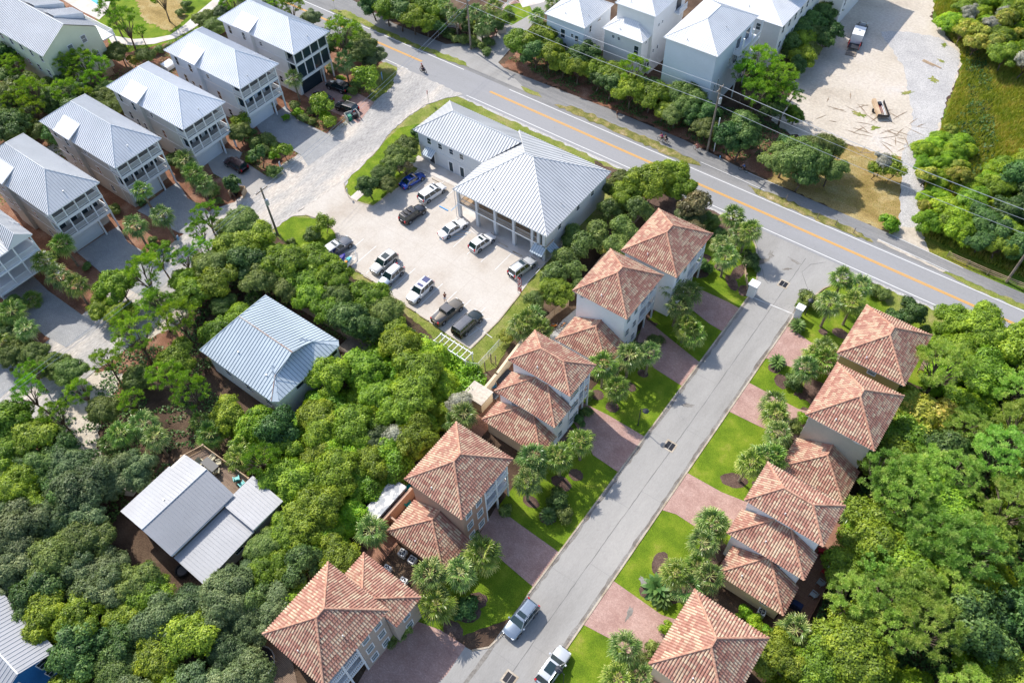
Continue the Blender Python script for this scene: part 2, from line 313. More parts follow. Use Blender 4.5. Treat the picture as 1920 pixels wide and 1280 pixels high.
def blob(cx, cy, rx, ry, rot=0.0, n=22, amp=0.08, seed=1):
    rr = random.Random(seed); out = []
    for i in range(n):
        a = 2*math.pi*i/n; k = 1+rr.uniform(-amp, amp); x = rx*k*math.cos(a); y = ry*k*math.sin(a)
        out.append((cx+x*math.cos(rot)-y*math.sin(rot), cy+x*math.sin(rot)+y*math.cos(rot)))
    return out
LX, RX = -19.85, -12.95
sheet('ground', [(-900, -400), (700, -400), (700, 1500), (-900, 1500)], 0.0, 'forest_floor')
W = -400
sheet('main_road', [(-400, 93.9), (300, 93.4), (300, 100.4), (-400, 100.8)], 0.06, 'main_asphalt')
sheet('bike_path', [(-400, 101.6), (-130, 102.0), (-112, 101.8), (-96, 102.3), (-82, 102.6), (-70, 102.7), (-40, 102.5), (-10, 101.9), (2, 101.6), (300, 101.2), (300, 103.6), (4, 103.6), (-8, 104.3), (-30, 104.6), (-45, 106.0), (-60, 106.0), (-82, 105.2), (-95, 105.2), (-112, 104.8), (-125, 106.5), (-400, 106.0)], 0.05, 'path_asphalt')
sheet('far_shoulder', [(-400, 100.2), (-126, 100.2), (-97, 100.2), (300, 100.0), (300, 101.9), (0, 101.9), (-12, 102.2), (-40, 102.8), (-72, 103.0), (-96, 102.6), (-126, 102.8), (-400, 102.4)], 0.03, 'path_asphalt')
def strip(name, pts, mat, z, amp=0.25): sheet(name, pts, z, mat, amp=amp, step=0.7)
strip('verge', [(-127, 101), (-124, 102.9), (-112, 102.0), (-103, 101.9), (-92, 102.6), (-89.5, 101.6), (-95, 100.95), (-110, 100.7)], 'rough_grass', 0.075)
strip('verge', [(-69.5, 101.2), (-66, 102.9), (-50, 102.9), (-41, 102.3), (-39.5, 101.6), (-42, 100.9), (-60, 101.1)], 'dry_verge', 0.075, 0.3)
strip('verge', [(-29, 100.7), (-31, 101.8), (-26, 102.3), (-11.5, 101.9), (-9.3, 101.0), (-12, 100.55)], 'dry_verge', 0.075, 0.3)
strip('verge', [(1.2, 100.9), (2.5, 101.5), (40, 101.3), (40, 100.4), (8, 100.4)], 'rough_grass', 0.075)
strip('verge', [(-76, 101.4), (-78, 102.4), (-74, 102.6), (-72.5, 101.7)], 'rough_grass', 0.075, 0.12)
sheet('sand_shoulder', jag([(-9.0, 101.5), (1.5, 101.0), (1.6, 101.5), (-9.0, 102.1)], 0.6, 0.12), 0.072, 'sand')
# markings
def line(name, x0, x1, y0f, y1f, wd, mat, z, wob=0.02):
    n = max(2, int(abs(x1-x0)/6)); top = []; bot = []
    for i in range(n+1):
        k = i/n; x = x0+(x1-x0)*k; y = y0f+(y1f-y0f)*k+R_.uniform(-wob, wob); top.append((x, y+wd/2)); bot.append((x, y-wd/2))
    tag(sheet(name, bot+top[::-1], z, mat), kind='structure')
line('white_line', -400, -90, 100.4, 100.4, 0.14, 'line_white', 0.08); line('white_line', -79, 120, 100.3, 99.95, 0.14, 'line_white', 0.08)
line('white_line', -400, -99, 94.35, 94.35, 0.14, 'line_white', 0.08); line('white_line', -84.5, 120, 94.35, 93.75, 0.14, 'line_white', 0.08)
for x0, x1 in ((-400, -98.5), (-81.6, 120)):
    for dy in (-0.13, 0.13):
        line('yellow_line', x0, x1, 97.7 if x0 < -90 else 97.6+dy*0, 97.7 if x0 < -90 else 96.1, 0.16, 'line_yellow', 0.08+(0.002 if dy > 0 else 0)) if dy < 0 else None
        line('yellow_line', x0, x1, (97.7 if x0 < -90 else 97.6)+0.28, (97.7 if x0 < -90 else 96.1)+0.28, 0.16, 'line_yellow', 0.08) if dy > 0 else None
line('white_line', -40, -28, 102.45, 102.2, 0.1, 'line_white', 0.08); line('white_line', -9, 2, 102.1, 101.6, 0.1, 'line_white', 0.08)
line('white_line', -8, 3.5, 104.15, 103.5, 0.1, 'line_white', 0.08); line('white_line', -33, -26, 104.6, 104.5, 0.1, 'line_white', 0.08)
# left neighbourhood
sheet('garden_ground', [(-190, -2), (-80, -2), (-80, 20), (-92, 50), (-97, 93.5), (-190, 93.5)], 0.01, 'pine_straw', amp=0.5, step=1.5)
sheet('gravel_road', [(742, 121), (868, 178), (832, 186), (795, 198), (762, 222), (735, 245), (705, 285), (655, 335), (645, 345), (600, 372), (545, 408), (500, 440), (440, 480), (400, 520), (320, 590), (230, 660), (120, 740), (30, 830), (-20, 870), (-60, 900), (-60, 760), (0, 700), (60, 660), (170, 580), (250, 510), (330, 450), (400, 392), (440, 380), (470, 355), (540, 305), (600, 270), (650, 235), (690, 200), (735, 165), (757, 140)], 0.085, 'gravel_road', True, 0.18, 0.8)
sheet('sand_track', [(0, 735), (120, 690), (230, 700), (190, 800), (180, 880), (250, 870), (290, 900), (250, 930), (150, 900), (90, 830), (0, 800), (-60, 860), (-60, 780)], 0.02, 'sand', True, 0.5, 0.8)
sheet('sandy_patch', [(240, 560), (330, 500), (400, 460), (470, 480), (420, 540), (330, 610), (260, 640)], 0.02, 'sand', True, 0.5, 0.8)
sheet('gravel_margin', [(742, 121), (900, 180), (860, 200), (790, 215), (745, 265), (690, 350), (670, 395), (560, 430), (480, 450), (440, 480), (400, 520), (420, 400), (470, 350), (600, 260), (690, 195)], 0.022, 'gravel_road', True, 0.3, 0.8)
sheet('driveway', [(481, 237), (536, 199), (556, 224), (614, 252), (640, 268), (578, 312), (564, 291), (549, 282), (524, 268), (489, 249)], 0.10, 'grey_paver', True)
sheet('driveway', [(388, 303), (422, 279), (442, 281), (455, 287), (450, 298), (489, 324), (520, 345), (462, 372), (447, 352), (400, 326)], 0.10, 'beige_drive', True)
sheet('driveway', [(570, 178), (612, 150), (640, 158), (702, 193), (672, 232), (650, 222), (600, 200)], 0.10, 'red_paver', True)
sheet('driveway', [(258, 396), (316, 353), (334, 342), (352, 372), (385, 392), (404, 408), (370, 444), (335, 437)], 0.10, 'grey_paver', True)
sheet('driveway', [(145, 474), (199, 438), (222, 425), (240, 455), (300, 490), (336, 510), (275, 562), (190, 512)], 0.10, 'grey_paver', True)
sheet('driveway', [(5, 560), (60, 515), (90, 545), (150, 588), (185, 612), (125, 652), (85, 630)], 0.10, 'grey_paver', True)
sheet('driveway', [(-40, 640), (0, 655), (57, 697), (0, 748), (-60, 760), (-80, 700)], 0.10, 'grey_paver', True)
sheet('garden_grass', [(690, 175), (712, 120), (728, 115), (745, 128), (735, 165), (700, 192)], 0.05, 'rough_grass', True, 0.2)
# park, top left
sheet('park_lawn', [(150, -40), (560, -60), (560, 0), (400, 60), (340, 75), (260, 95), (215, 100), (190, 60)], 0.02, 'lawn', True, 0.3)
sheet('park_mulch', [(255, 0), (270, 40), (320, 60), (350, 35), (352, 10), (330, -5), (290, -20)], 0.04, 'dry_grass', True, 0.4)
sheet('park_path', [(190, 50), (205, 52), (215, 68), (250, 74), (290, 72), (320, 66), (345, 48), (370, 25), (400, 0), (430, -20), (440, -10), (412, 12), (388, 35), (362, 55), (330, 72), (290, 83), (250, 86), (210, 82)], 0.06, 'walk_concrete', True)
sheet('pool_deck', [(110, -60), (170, -60), (215, -20), (200, 25), (186, 38), (150, 20), (100, -10)], 0.07, 'walk_concrete', True)
sheet('pool_deck', [(-126.5, 40), (-133, 40), (-137, 36), (-137, 52), (-130, 52)], 0.06, 'walk_concrete')
# office plot
sheet('office_lawn', [(646, 352), (700, 290), (735, 246), (765, 220), (800, 197), (838, 184), (872, 180), (960, 219), (1060, 262), (1190, 320), (1230, 345), (1200, 400), (1140, 430), (1100, 470), (1060, 520), (1020, 560), (985, 610), (960, 640), (945, 665), (930, 690), (905, 700), (850, 672), (825, 650), (800, 620), (750, 580), (690, 540), (630, 500), (600, 500), (560, 480), (515, 440), (500, 420), (520, 405), (575, 404), (628, 430), (640, 400)], 0.03, 'rough_grass', True, 0.12)
sheet('office_lawn', [(650, 350), (655, 330), (700, 292), (725, 262), (750, 240), (790, 232), (780, 300), (735, 345), (710, 385), (660, 372)], 0.05, 'lawn', True, 0.1)
sheet('office_lawn', [(505, 420), (545, 408), (590, 410), (625, 430), (632, 450), (612, 478), (600, 500), (560, 480)], 0.05, 'lawn', True, 0.1)
sheet('parking_lot', [(560, 398), (600, 372), (645, 342), (648, 360), (665, 376), (700, 387), (730, 362), (775, 335), (790, 300), (795, 290), (900, 345), (870, 410), (1020, 480), (1012, 500), (980, 545), (935, 600), (905, 634), (882, 655), (840, 628), (800, 600), (760, 572), (690, 520), (640, 497), (606, 480), (612, 478), (632, 455), (628, 435), (600, 412), (575, 404), (545, 406)], 0.09, 'lot_concrete', True)
sheet('walkway', [(655, 372), (735, 300), (748, 308), (668, 378)], 0.095, 'walk_concrete', True)
def kerb(name, pts, px=True, wd=0.16, h=0.13, mat='kerb_concrete', z=0.0):
    if px: pts = [at(x, y) for x, y in pts]
    mb = MB()
    for a, b in zip(pts[:-1], pts[1:]):
        a = Vector(a); b = Vector(b); d = (b-a); n = Vector((-d.y, d.x)).normalized()*wd/2
        mb.prism([tuple(a-n), tuple(b-n), tuple(b+n), tuple(a+n)], z, z+h+R_.uniform(0, 0.006))
    tag(mb.build(name, mat), kind='structure')
kerb('kerb', [(645, 345), (648, 360), (657, 372), (672, 380), (700, 387), (728, 366)])
kerb('kerb', [(572, 403), (600, 412), (622, 428), (632, 442), (630, 458), (612, 480), (603, 488)])
kerb('kerb', [(885, 652), (935, 602), (975, 552)])
# street of the tiled houses
LX, RX = -19.85, -12.95
sheet('residential_street', [(LX, -60), (RX, -60), (RX, 80), (-12.6, 84), (-11.6, 88), (-9.6, 91.5), (-6, 93.9), (-30, 93.9), (-26.3, 92.6), (-23.6, 90), (-21.4, 86.5), (-20.1, 83), (LX, 80)], 0.045, 'street_concrete')
turn = [at(945, 1186), at(917, 1213), at(885, 1219), at(870, 1211), at(837, 1264), (-26.5, 5), (-26.5, -20), (LX, -20), (LX+0.2, 24)]
sheet('residential_street', turn, 0.047, 'street_concrete')
sheet('lawn', [(-29.2, 8), (LX, 22), (LX, 81), (-20.4, 84), (-21.6, 87.5), (-24, 91), (-27, 93.2), (-34, 93.7), (-34, 84), (-29.6, 82)], 0.02, 'lawn', amp=0.06)
sheet('lawn', [(RX, 8), (RX, 81), (-12.2, 85.5), (-10.8, 89.5), (-8, 92), (-5, 93.3), (16, 93.2), (16, 80), (-4.5, 78), (-4.2, 8)], 0.02, 'lawn', amp=0.06)
sheet('verge_grass', [(-8, 92.4), (-4, 93.6), (60, 93.0), (60, 88), (16, 88), (5, 89.5), (-4, 90.4)], 0.032, 'rough_grass', amp=0.4)
sheet('mulch_bed', [(-34, 93.4), (-27, 93.5), (-24.5, 91.8), (-24.8, 90.6), (-29, 90), (-35, 88), (-52, 88), (-55, 92.5)], 0.034, 'mulch', amp=0.3)
sheet('sand_shoulder', [(-200, 93.3), (-200, 94.0), (200, 93.6), (200, 92.9)], 0.038, 'pale_gravel', amp=0.25, step=0.7)
RP = 'red_paver'
for p in ([(1378, 574), (1348, 618), (1330, 607), (1290, 575), (1305, 545), (1318, 545), (1364, 566)], [(1304, 675), (1270, 719), (1226, 690), (1195, 640), (1208, 596), (1260, 638), (1285, 658)],
          [(1206, 817), (1156, 883), (1112, 853), (1075, 790), (1087, 752), (1140, 778)], [(1048, 1035), (997, 1098), (935, 1045), (900, 1000), (930, 950), (975, 983)],
          [(873, 1211), (838, 1264), (800, 1300), (660, 1300), (700, 1230), (770, 1160), (825, 1180)],
          [(1437, 672), (1479, 612), (1520, 642), (1580, 665), (1560, 705), (1488, 690)], [(1409, 720), (1368, 772), (1425, 800), (1490, 825), (1530, 800), (1530, 775), (1495, 766)],
          [(1293, 889), (1245, 958), (1268, 964), (1300, 985), (1345, 1002), (1385, 985), (1410, 945), (1352, 922)], [(1158, 1094), (1103, 1177), (1142, 1196), (1180, 1232), (1222, 1235), (1280, 1165), (1240, 1152)]):
    sheet('driveway', p, 0.055, RP, True)
kerb('kerb', [at(885, 1219), at(917, 1213), at(945, 1186)] + [(LX, 25.5), (LX, 80), (-20.1, 83), (-21.4, 86.5), (-23.6, 90), (-26.0, 92.4)], False, 0.2, 0.10)
kerb('kerb', [(RX, -30), (RX, 80), (-12.6, 84), (-11.6, 88), (-9.6, 91.5), (-6.6, 93.4)], False, 0.2, 0.10)
for i, (x, y, rx, ry, ro) in enumerate(((1376, 900, 2.3, 1.4, 0.5), (1425, 912, 1.5, 0.8, 0), (1238, 1055, 1.3, 2.0, 0.2), (1195, 940, 1.5, 0.8, 1), (1465, 715, 1.8, 1.2, -0.8), (1452, 690, 1.2, 1.2, 0), (1490, 608, 1.3, 1.3, 0), (1543, 622, 0.9, 0.8, 0), (1575, 625, 1.6, 1.2, 0),
        (1372, 530, 2.3, 1.1, -0.7), (1385, 510, 2.6, 1.2, 1.5), (1350, 500, 1.2, 1.2, 0), (1310, 510, 2.3, 1.7, 0.5), (1395, 545, 1.2, 1.6, 0.4), (1290, 630, 2.2, 1.2, -0.7), (1225, 620, 1.8, 1, 0), (1120, 740, 1.3, 1.1, 0), (1148, 763, 1.3, 1.1, 0), (1180, 725, 1.4, 1.0, 0), (1205, 700, 1.1, 0.9, 0), (1173, 812, 1.8, 0.7, -0.8),
        (1052, 905, 2.0, 1.2, 0), (1028, 968, 1.5, 1.5, 0), (995, 940, 1.6, 1.0, 0), (1080, 890, 1.3, 1.1, 0), (878, 1150, 2.0, 1.4, 0.6), (850, 1180, 1.8, 1.2, 0), (895, 1125, 1.6, 1.3, 0.6), (1165, 680, 2, 1, 0), (1180, 1240, 1.5, 1, 0), (1255, 1110, 2.6, 1.8, 0.8), (1215, 1110, 1.5, 1.2, 0), (1320, 990, 2, 1, 0), (1230, 1215, 1.5, 2.5, 0.8), (1300, 640, 1.2, 1.0, 0), (1510, 770, 0.9, 0.7, 0))):
    X, Y = at(x, y); sheet('mulch_bed', blob(X, Y, rx*.72, ry*.72, ro, seed=i), 0.035+0.0012*(i % 9), 'mulch')
for y0, y1, in ((56, 60.5), (41, 46.5), (23, 28.5), (80.5, 84), (63, 68)):
    sheet('mulch_bed', [(-29.2, y0), (-27.8, y0+0.4), (-28.0, y1), (-29.4, y1)], 0.05, 'mulch', amp=0.15)
for y0, y1, in ((54, 60), (36, 44), (68, 72), (23, 26)):
    sheet('mulch_bed', [(-7.2, y0), (-4.2, y0), (-4.2, y1), (-6.5, y1)], 0.05, 'mulch', amp=0.2)
# east lot
sheet('sand_lot', [(1630, -30), (1760, -30), (1745, 40), (1772, 62), (1800, 95), (1798, 130), (1775, 190), (1752, 262), (1738, 300), (1690, 330), (1640, 300), (1590, 270), (1500, 258), (1462, 240), (1440, 215), (1480, 180), (1495, 130), (1530, 70), (1590, 20)], 0.03, 'sand', True, 0.5, 0.8)
sheet('gravel_lane', [(1752, 262), (1738, 300), (1730, 345), (1728, 440), (1740, 475), (1672, 440), (1686, 420), (1688, 350), (1690, 300), (1712, 220), (1695, 130), (1650, 60), (1700, 60), (1760, 70), (1798, 100), (1798, 130), (1775, 190)], 0.045, 'pale_gravel', True, 0.3, 0.7)
sheet('sand_apron', [(1672, 441), (1690, 425), (1728, 428), (1742, 478)], 0.048, 'sand', True, 0.2, 0.5)
sheet('dry_meadow', [(1555, 262), (1600, 275), (1692, 295), (1690, 420), (1674, 441), (1595, 407), (1520, 372), (1440, 341), (1460, 300)], 0.033, 'dry_grass', True, 0.35, 0.7)
sheet('mulch_bed', [(-85, 105.5), (-60, 106.2), (-45, 106.3), (-25, 104.8), (-20, 108), (-32, 118), (-60, 114), (-85, 112)], 0.032, 'pine_straw', amp=0.4)
sheet('marsh', [(1738, 476), (1728, 440), (1732, 340), (1755, 262), (1778, 190), (1800, 130), (1800, 95), (1772, 62), (1745, 40), (1760, -40), (2100, -60), (2100, 640), (1850, 525)], 0.025, 'marsh', True, 0.4)
sheet('side_street', [(-75, 101.5), (-86, 106), (-89, 125), (-89, 200), (-95, 200), (-95.5, 125), (-95, 108), (-99, 104.5), (-97, 101.5)], 0.07, 'street_concrete')
sheet('driveway', [at(905, 62), at(925, 30), at(948, 8), at(965, 0), at(985, 12), at(945, 48), at(921, 75)], 0.075, RP)
sheet('lawn', [at(960, 48), at(1000, 25), at(990, 5), at(950, 10), at(930, 40)], 0.078, 'lawn')
sheet('pale_yard', [at(960, -20), at(1040, -30), at(1020, 5), at(980, 15)], 0.08, 'walk_concrete')
# pools
def pool(px, z, name='pool'):
    o = sheet(name, px, z, 'pool_water'); return o
pool([at(140, -35), at(165, -30), at(190, 14), at(172, 2)], 0.09, 'pool_water')
pool([(-129.5, 40.5), (-133.0, 40.5), (-135.5, 44), (-135.5, 47.5), (-129.5, 47.5)], 0.09, 'pool_water')
# parking bays
def bay(px0, py0, px1, py1, mat='line_white', wd=0.1):
    a = Vector(at(px0, py0)); b = Vector(at(px1, py1)); n = Vector((-(b-a).y, (b-a).x)).normalized()*wd/2
    sheet('bay_line', [tuple(a-n), tuple(b-n), tuple(b+n), tuple(a+n)], 0.105, mat)
Y0, Y1 = 50.6, 55.9
for i in range(10):
    x = -74.5+2.72*i
    sheet('bay_line', [(x-.05, Y0), (x+.05, Y0), (x+.05, Y1), (x-.05, Y1)], 0.105, 'line_white')
for i in range(12):
    x = -78.2+2.75*i
    if abs(x+67.2) < 0.6 or abs(x+64.4) < .6: mt = 'line_blue'
    else: mt = 'line_white'
    y1 = 74.0 if x < -66 else 67.9
    sheet('bay_line', [(x-.05, y1-5.2), (x+.05, y1-5.2), (x+.05, y1), (x-.05, y1)], 0.105, mt)
for k in range(5):
    sheet('bay_line', [(-64.2+0.2*k, 62.8+k), (-62.0+0.2*k, 64.6+k*0.7), (-62.05+0.2*k, 64.7+k*0.7), (-64.25+0.2*k, 62.9+k)], 0.105, 'line_paleblue')
bay(880, 604, 923, 634); bay(880, 604, 879, 630); bay(920, 598, 880, 604); bay(905, 612, 880, 630)

def joint(pts, wd, mat='crack_dark', z=0.053):
    P = []
    for (a, b), (c_, d) in zip(pts[:-1], pts[1:]):
        n = max(1, int(math.hypot(c_-a, d-b)/.7))
        for i in range(n): P.append((a+(c_-a)*i/n+R_.uniform(-.03, .03), b+(d-b)*i/n+R_.uniform(-.03, .03)))
    P.append(pts[-1]); L_, Q = [], []
    for i, p in enumerate(P):
        q = P[min(i+1, len(P)-1)]; r = P[max(i-1, 0)]; d = Vector((q[0]-r[0], q[1]-r[1])).normalized(); k = wd*R_.uniform(.5, 1.3)/2; L_.append((p[0]-d.y*k, p[1]+d.x*k)); Q.append((p[0]+d.y*k, p[1]-d.x*k))
    sheet('pavement_joint', L_+Q[::-1], z, mat)
flat('crack_dark', (0.17, 0.165, 0.16), 0.9); flat('crack_soft', (0.26, 0.255, 0.25), 0.9)
joint([(-16.2, -20), (-16.25, 30), (-16.1, 60), (-16.3, 92)], .07)
for y in (6, 18, 29.5, 41, 52, 63.5, 75): joint([(LX+.2, y), (-16.2, y+.1)], .04, 'crack_soft', .054); joint([(-16.2, y+3), (RX-.2, y+3.1)], .04, 'crack_soft', .054)
joint([(-26, 93.2), (-23, 89.5), (-21, 86.6), (-19.5, 84.6), (-18.6, 84)], .08); joint([(-12.6, 83), (-13.5, 86.5), (-15.6, 89), (-15.2, 91.2), (-13.5, 93)], .07); joint([(-19.3, 80.3), (-13.2, 80.8)], .1, 'line_white', .055)
blotch('track_sand', [(0.3, (0.22, 0.16, 0.11)), (0.7, (0.34, 0.27, 0.20))], G5, 0.8, 4, bmp=0.6, sm=0.7)
_r = random.Random(9)
for k in range(46):      # tyre ruts and drag marks pressed into the sand
    cx, cy = (1655, 262) if k < 22 else ((1600, 215) if k < 36 else (1660, 235)); x = cx+_r.uniform(-75, 65); y = cy+_r.uniform(-30, 28); X, Y = at(x, y); a0 = _r.uniform(-.5, .7) if k % 3 else _r.uniform(1.0, 2.2); n = 7; ln = _r.uniform(1.2, 4.5); bend = _r.uniform(-.25, .25); L1, L2 = [], []
    for i in range(n):
        t_ = i/(n-1); a1 = a0+bend*t_; X += math.cos(a1)*ln/n; Y += math.sin(a1)*ln/n; wd = .09*math.sin(math.pi*min(max(t_, .08), .92))*_r.uniform(.6, 1.4); L1.append((X-math.sin(a1)*wd, Y+math.cos(a1)*wd)); L2.append((X+math.sin(a1)*wd, Y-math.cos(a1)*wd))
    sheet('sand_rut', L1+L2[::-1], .05+.0004*k, 'track_sand')
for i, (x, y, rx, ry) in enumerate(((1612, 215, 2.2, .9), (1640, 240, 1.5, .7), (1500, 130, 2, 1.2), (1540, 60, 2.5, 1), (1700, 175, 2.2, .8), (1770, 85, 1.6, .8), (1765, 115, 1.4, .6), (1750, 150, 1, 1.6))):
    X, Y = at(x, y); sheet('weed_patch', blob(X, Y, rx*.6, ry*.6, i, 26, .5, i+3), .058+.001*i, 'rough_grass')

blotch('gutter_dirt', [(0.35, (0.16, 0.14, 0.12)), (0.6, (0.27, 0.255, 0.235))], [(0.3, g(0.3)), (0.7, g(0.7))], 0.5, 5, bmp=0.2, sm=0.7)
for x0, x1 in ((LX+.1, LX+.42), (RX-.5, RX-.1)):
    sheet('gutter_dirt', jag([(x0, -20), (x1, -20), (x1, 82), (x0, 82)], .8, .11, 5), .0515, 'gutter_dirt')
for i, (x, y, rx, ry) in enumerate(((1425, 490, 1.6, .5), (1445, 478, 1.0, .4), (1490, 490, 1.2, .25), (1475, 505, .9, .2), (1180, 1150, 1.2, .25), (1205, 1090, .8, .3), (1290, 760, .9, .3))):
    X, Y = at(x, y); sheet('oil_stain', blob(X, Y, rx*.8, ry, .9+i, 24, .4, i), .0535+.0004*i, 'gutter_dirt')
# ---------------------------------------------------------------- buildings
def clip_u(poly2, u):
    """v range of the convex polygon poly2 [(u, v)] at u"""
    vs = []
    n = len(poly2)
    for i in range(n):
        (u0, v0), (u1, v1) = poly2[i], poly2[(i+1) % n]
        if (u0-u)*(u1-u) <= 0 and abs(u1-u0) > 1e-6:
            vs.append(v0+(v1-v0)*(u-u0)/(u1-u0))
    return (min(vs), max(vs)) if len(vs) >= 2 else None
def roof_face(mb, poly, style, off=0.0):
    """poly: 3D points, the first edge is the eave. style 'tile' or 'seam'"""
    P = [Vector(p) for p in poly]
    U = (P[1]-P[0]).normalized(); N = None
    for i in range(2, len(P)):
        c = U.cross(P[i]-P[0])
        if c.length > 1e-4: N = c.normalized(); break
    if N.z < 0: N = -N
    V = N.cross(U)
    if V.z < 0: V = -V
    O = P[0]; q = [((p-O).dot(U), (p-O).dot(V)) for p in P]
    fu = off+R_.randrange(0, 200)*0.3; fv = R_.randrange(0, 200)*0.42
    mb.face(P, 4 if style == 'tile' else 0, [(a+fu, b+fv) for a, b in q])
    u0 = min(a for a, b in q); u1 = max(a for a, b in q)
    if style == 'tile': st, wd, h, mi = 0.30, 0.235, 0.08, 0
    elif style == 'seam_wide': st, wd, h, mi = 0.50, 0.055, 0.05, 1
    else: st, wd, h, mi = 0.42, 0.035, 0.05, 1
    u = u0+st/2
    while u < u1:
        r = clip_u(q, u)
        if r and r[1]-r[0] > 0.12:
            v0, v1 = r[0]-(0.04 if style == 'tile' else 0), r[1]-0.02
            def pt(uu, vv, hh): return O+U*uu+V*vv+N*hh
            if style == 'tile':
                k0 = math.floor(v0/.42); va = v0
                while va < v1-.03:                       # one barrel tile per course, each riding on the one below
                    k0 += 1; vb = min(v1, k0*.42)
                    if vb-va < .02: va = vb; continue
                    lift = R_.uniform(0, .012); U3 = [(u+fu, va+.01+fv)]*2+[(u+fu, va+.012+fv)]*2
                    lo = ((-wd/2, 0), (-wd/4, .095+lift), (wd/4, .095+lift), (wd/2, 0)); hi = ((-wd*.44, 0), (-wd*.2, .045), (wd*.2, .045), (wd*.44, 0))
                    for i in range(3): mb.face([pt(u+lo[i][0], va, lo[i][1]), pt(u+lo[i+1][0], va, lo[i+1][1]), pt(u+hi[i+1][0], vb, hi[i+1][1]), pt(u+hi[i][0], vb, hi[i][1])], 0, U3)
                    mb.face([pt(u+a, va, ha) for a, ha in lo][::-1], 0, U3); va = vb
            else:
                pr = ((-wd/2, 0), (-wd/2, h), (wd/2, h), (wd/2, 0))
                for (a, ha), (b, hb) in zip(pr[:-1], pr[1:]):
                    mb.face([pt(u+a, v0, ha), pt(u+b, v0, hb), pt(u+b, v1, hb), pt(u+a, v1, ha)], mi)
        u += st
def hip_faces(x0, x1, y0, y1, z, R1, R2):
    A, B, Cc, D = (x0, y0, z), (x1, y0, z), (x1, y1, z), (x0, y1, z)
    if abs(R1[0]-R2[0]) >= abs(R1[1]-R2[1]) and R1 != R2:      # ridge along x, R1 left
        return [[A, B, R2, R1], [B, Cc, R2], [Cc, D, R1, R2], [D, A, R1]], [(A, R1), (D, R1), (B, R2), (Cc, R2), (R1, R2)]
    return [[A, B, R1], [B, Cc, R2, R1], [Cc, D, R2], [D, A, R1, R2]], [(A, R1), (B, R1), (Cc, R2), (D, R2), (R1, R2)]
def roof(parent, faces, caps, rect, mats, style, capr=0.14, fascia='trim_white', th=0.16, name='roof', vent=0, label=None):
    mb = MB()
    for f in faces: roof_face(mb, f, style)
    if rect:
        x0, x1, y0, y1, z = rect
        mb.box(x0+.03, x1-.03, y0+.03, y1-.03, z-th, z-0.012, 2)
    for a, b in caps:
        a = Vector(a); b = Vector(b); L = (b-a).length
        if style == 'tile':
            n = max(2, int(L/0.45)); pts = []; rad = []
            for i in range(n+1):
                pts.append(a+(b-a)*(i/n)+Vector((0, 0, .03))); rad.append(capr)
            for i in range(n):
                mb.tube([pts[i], pts[i]+(pts[i+1]-pts[i])*1.08], [capr*1.08, capr*0.88], 6, 3)
        else: mb.tube([a, b], 0.07, 5, 3)
    o = mb.build(name, mats, parent)
    if label: o['label'] = label
    for k in range(vent):
        f = faces[(k) % len(faces)]; cpt = sum((Vector(p) for p in f), Vector())/len(f)
        cpt = cpt+(Vector(f[0])-cpt)*R_.uniform(0.1, 0.45)+(Vector(f[1])-cpt)*R_.uniform(0, 0.2)
        v = MB(); v.tube([cpt-Vector((0, 0, .1)), cpt+Vector((0, 0, .32))], 0.07, 7); v.build('vent_pipe', 'galv_steel' if style != 'tile' else 'trim_white', o)
    return o
TILE = ['clay_tile', 'clay_tile', 'trim_white', 'clay_cap', 'clay_pan_shade']
def seam(c, s='seam_white', cap=None): return [c, s, 'trim_white', cap or c]
# local wall frames: (u, n, z) -> xyz, n outwards
def wall_T(side, c):
    return {'+x': lambda p: (c+p[1], p[0], p[2]), '-x': lambda p: (c-p[1], -p[0], p[2]), '-y': lambda p: (p[0], c-p[1], p[2]), '+y': lambda p: (-p[0], c+p[1], p[2])}[side]
def window(parent, side, c, u, z, w=0.9, h=1.4, frame='trim_white', glass='window_glass', fw=0.1, mull=True, name='window'):
    """u: coordinate along the wall (x for +-y walls, y for +-x walls)"""
    if side in ('-x', '+y'): u = -u
    T = wall_T(side, c); mb = MB(T)
    mb.box(u-w/2-fw, u-w/2, -.02, .05, z-h/2-fw, z+h/2+fw); mb.box(u+w/2, u+w/2+fw, -.02, .05, z-h/2-fw, z+h/2+fw)
    mb.box(u-w/2, u+w/2, -.02, .05, z+h/2, z+h/2+fw); mb.box(u-w/2, u+w/2, -.02, .07, z-h/2-fw, z-h/2)
    if mull: mb.box(u-w/2, u+w/2, -.02, .035, z-.025, z+.025)
    fr = mb.build(name, frame, parent)
    p = MB(T); p.box(u-w/2, u+w/2, -.03, .012, z-h/2, z+h/2); p.build('pane', glass, fr); return fr
def door(parent, side, c, u, z0, w=0.95, h=2.1, mat='trim_white', frame='trim_white', name='door', glass=None):
    if side in ('-x', '+y'): u = -u
    T = wall_T(side, c); mb = MB(T)
    mb.box(u-w/2-.1, u-w/2, -.02, .05, z0, z0+h+.1); mb.box(u+w/2, u+w/2+.1, -.02, .05, z0, z0+h+.1); mb.box(u-w/2, u+w/2, -.02, .05, z0+h, z0+h+.1)
    fr = mb.build('door_frame' if name == 'door' else name, frame, parent)
    p = MB(T); p.box(u-w/2, u+w/2, -.03, .02, z0+.02, z0+h, 0)
    if name == 'garage_door':
        for k in range(1, 4): p.box(u-w/2, u+w/2, .02, .032, z0+h*k/4-.02, z0+h*k/4+.02, 0)
    if glass: p.box(u-w/2+.12, u+w/2-.12, .02, .03, z0+.25, z0+h-.12, 1)
    p.build('leaf' if name == 'door' else 'panel', [mat, glass or mat], fr); return fr
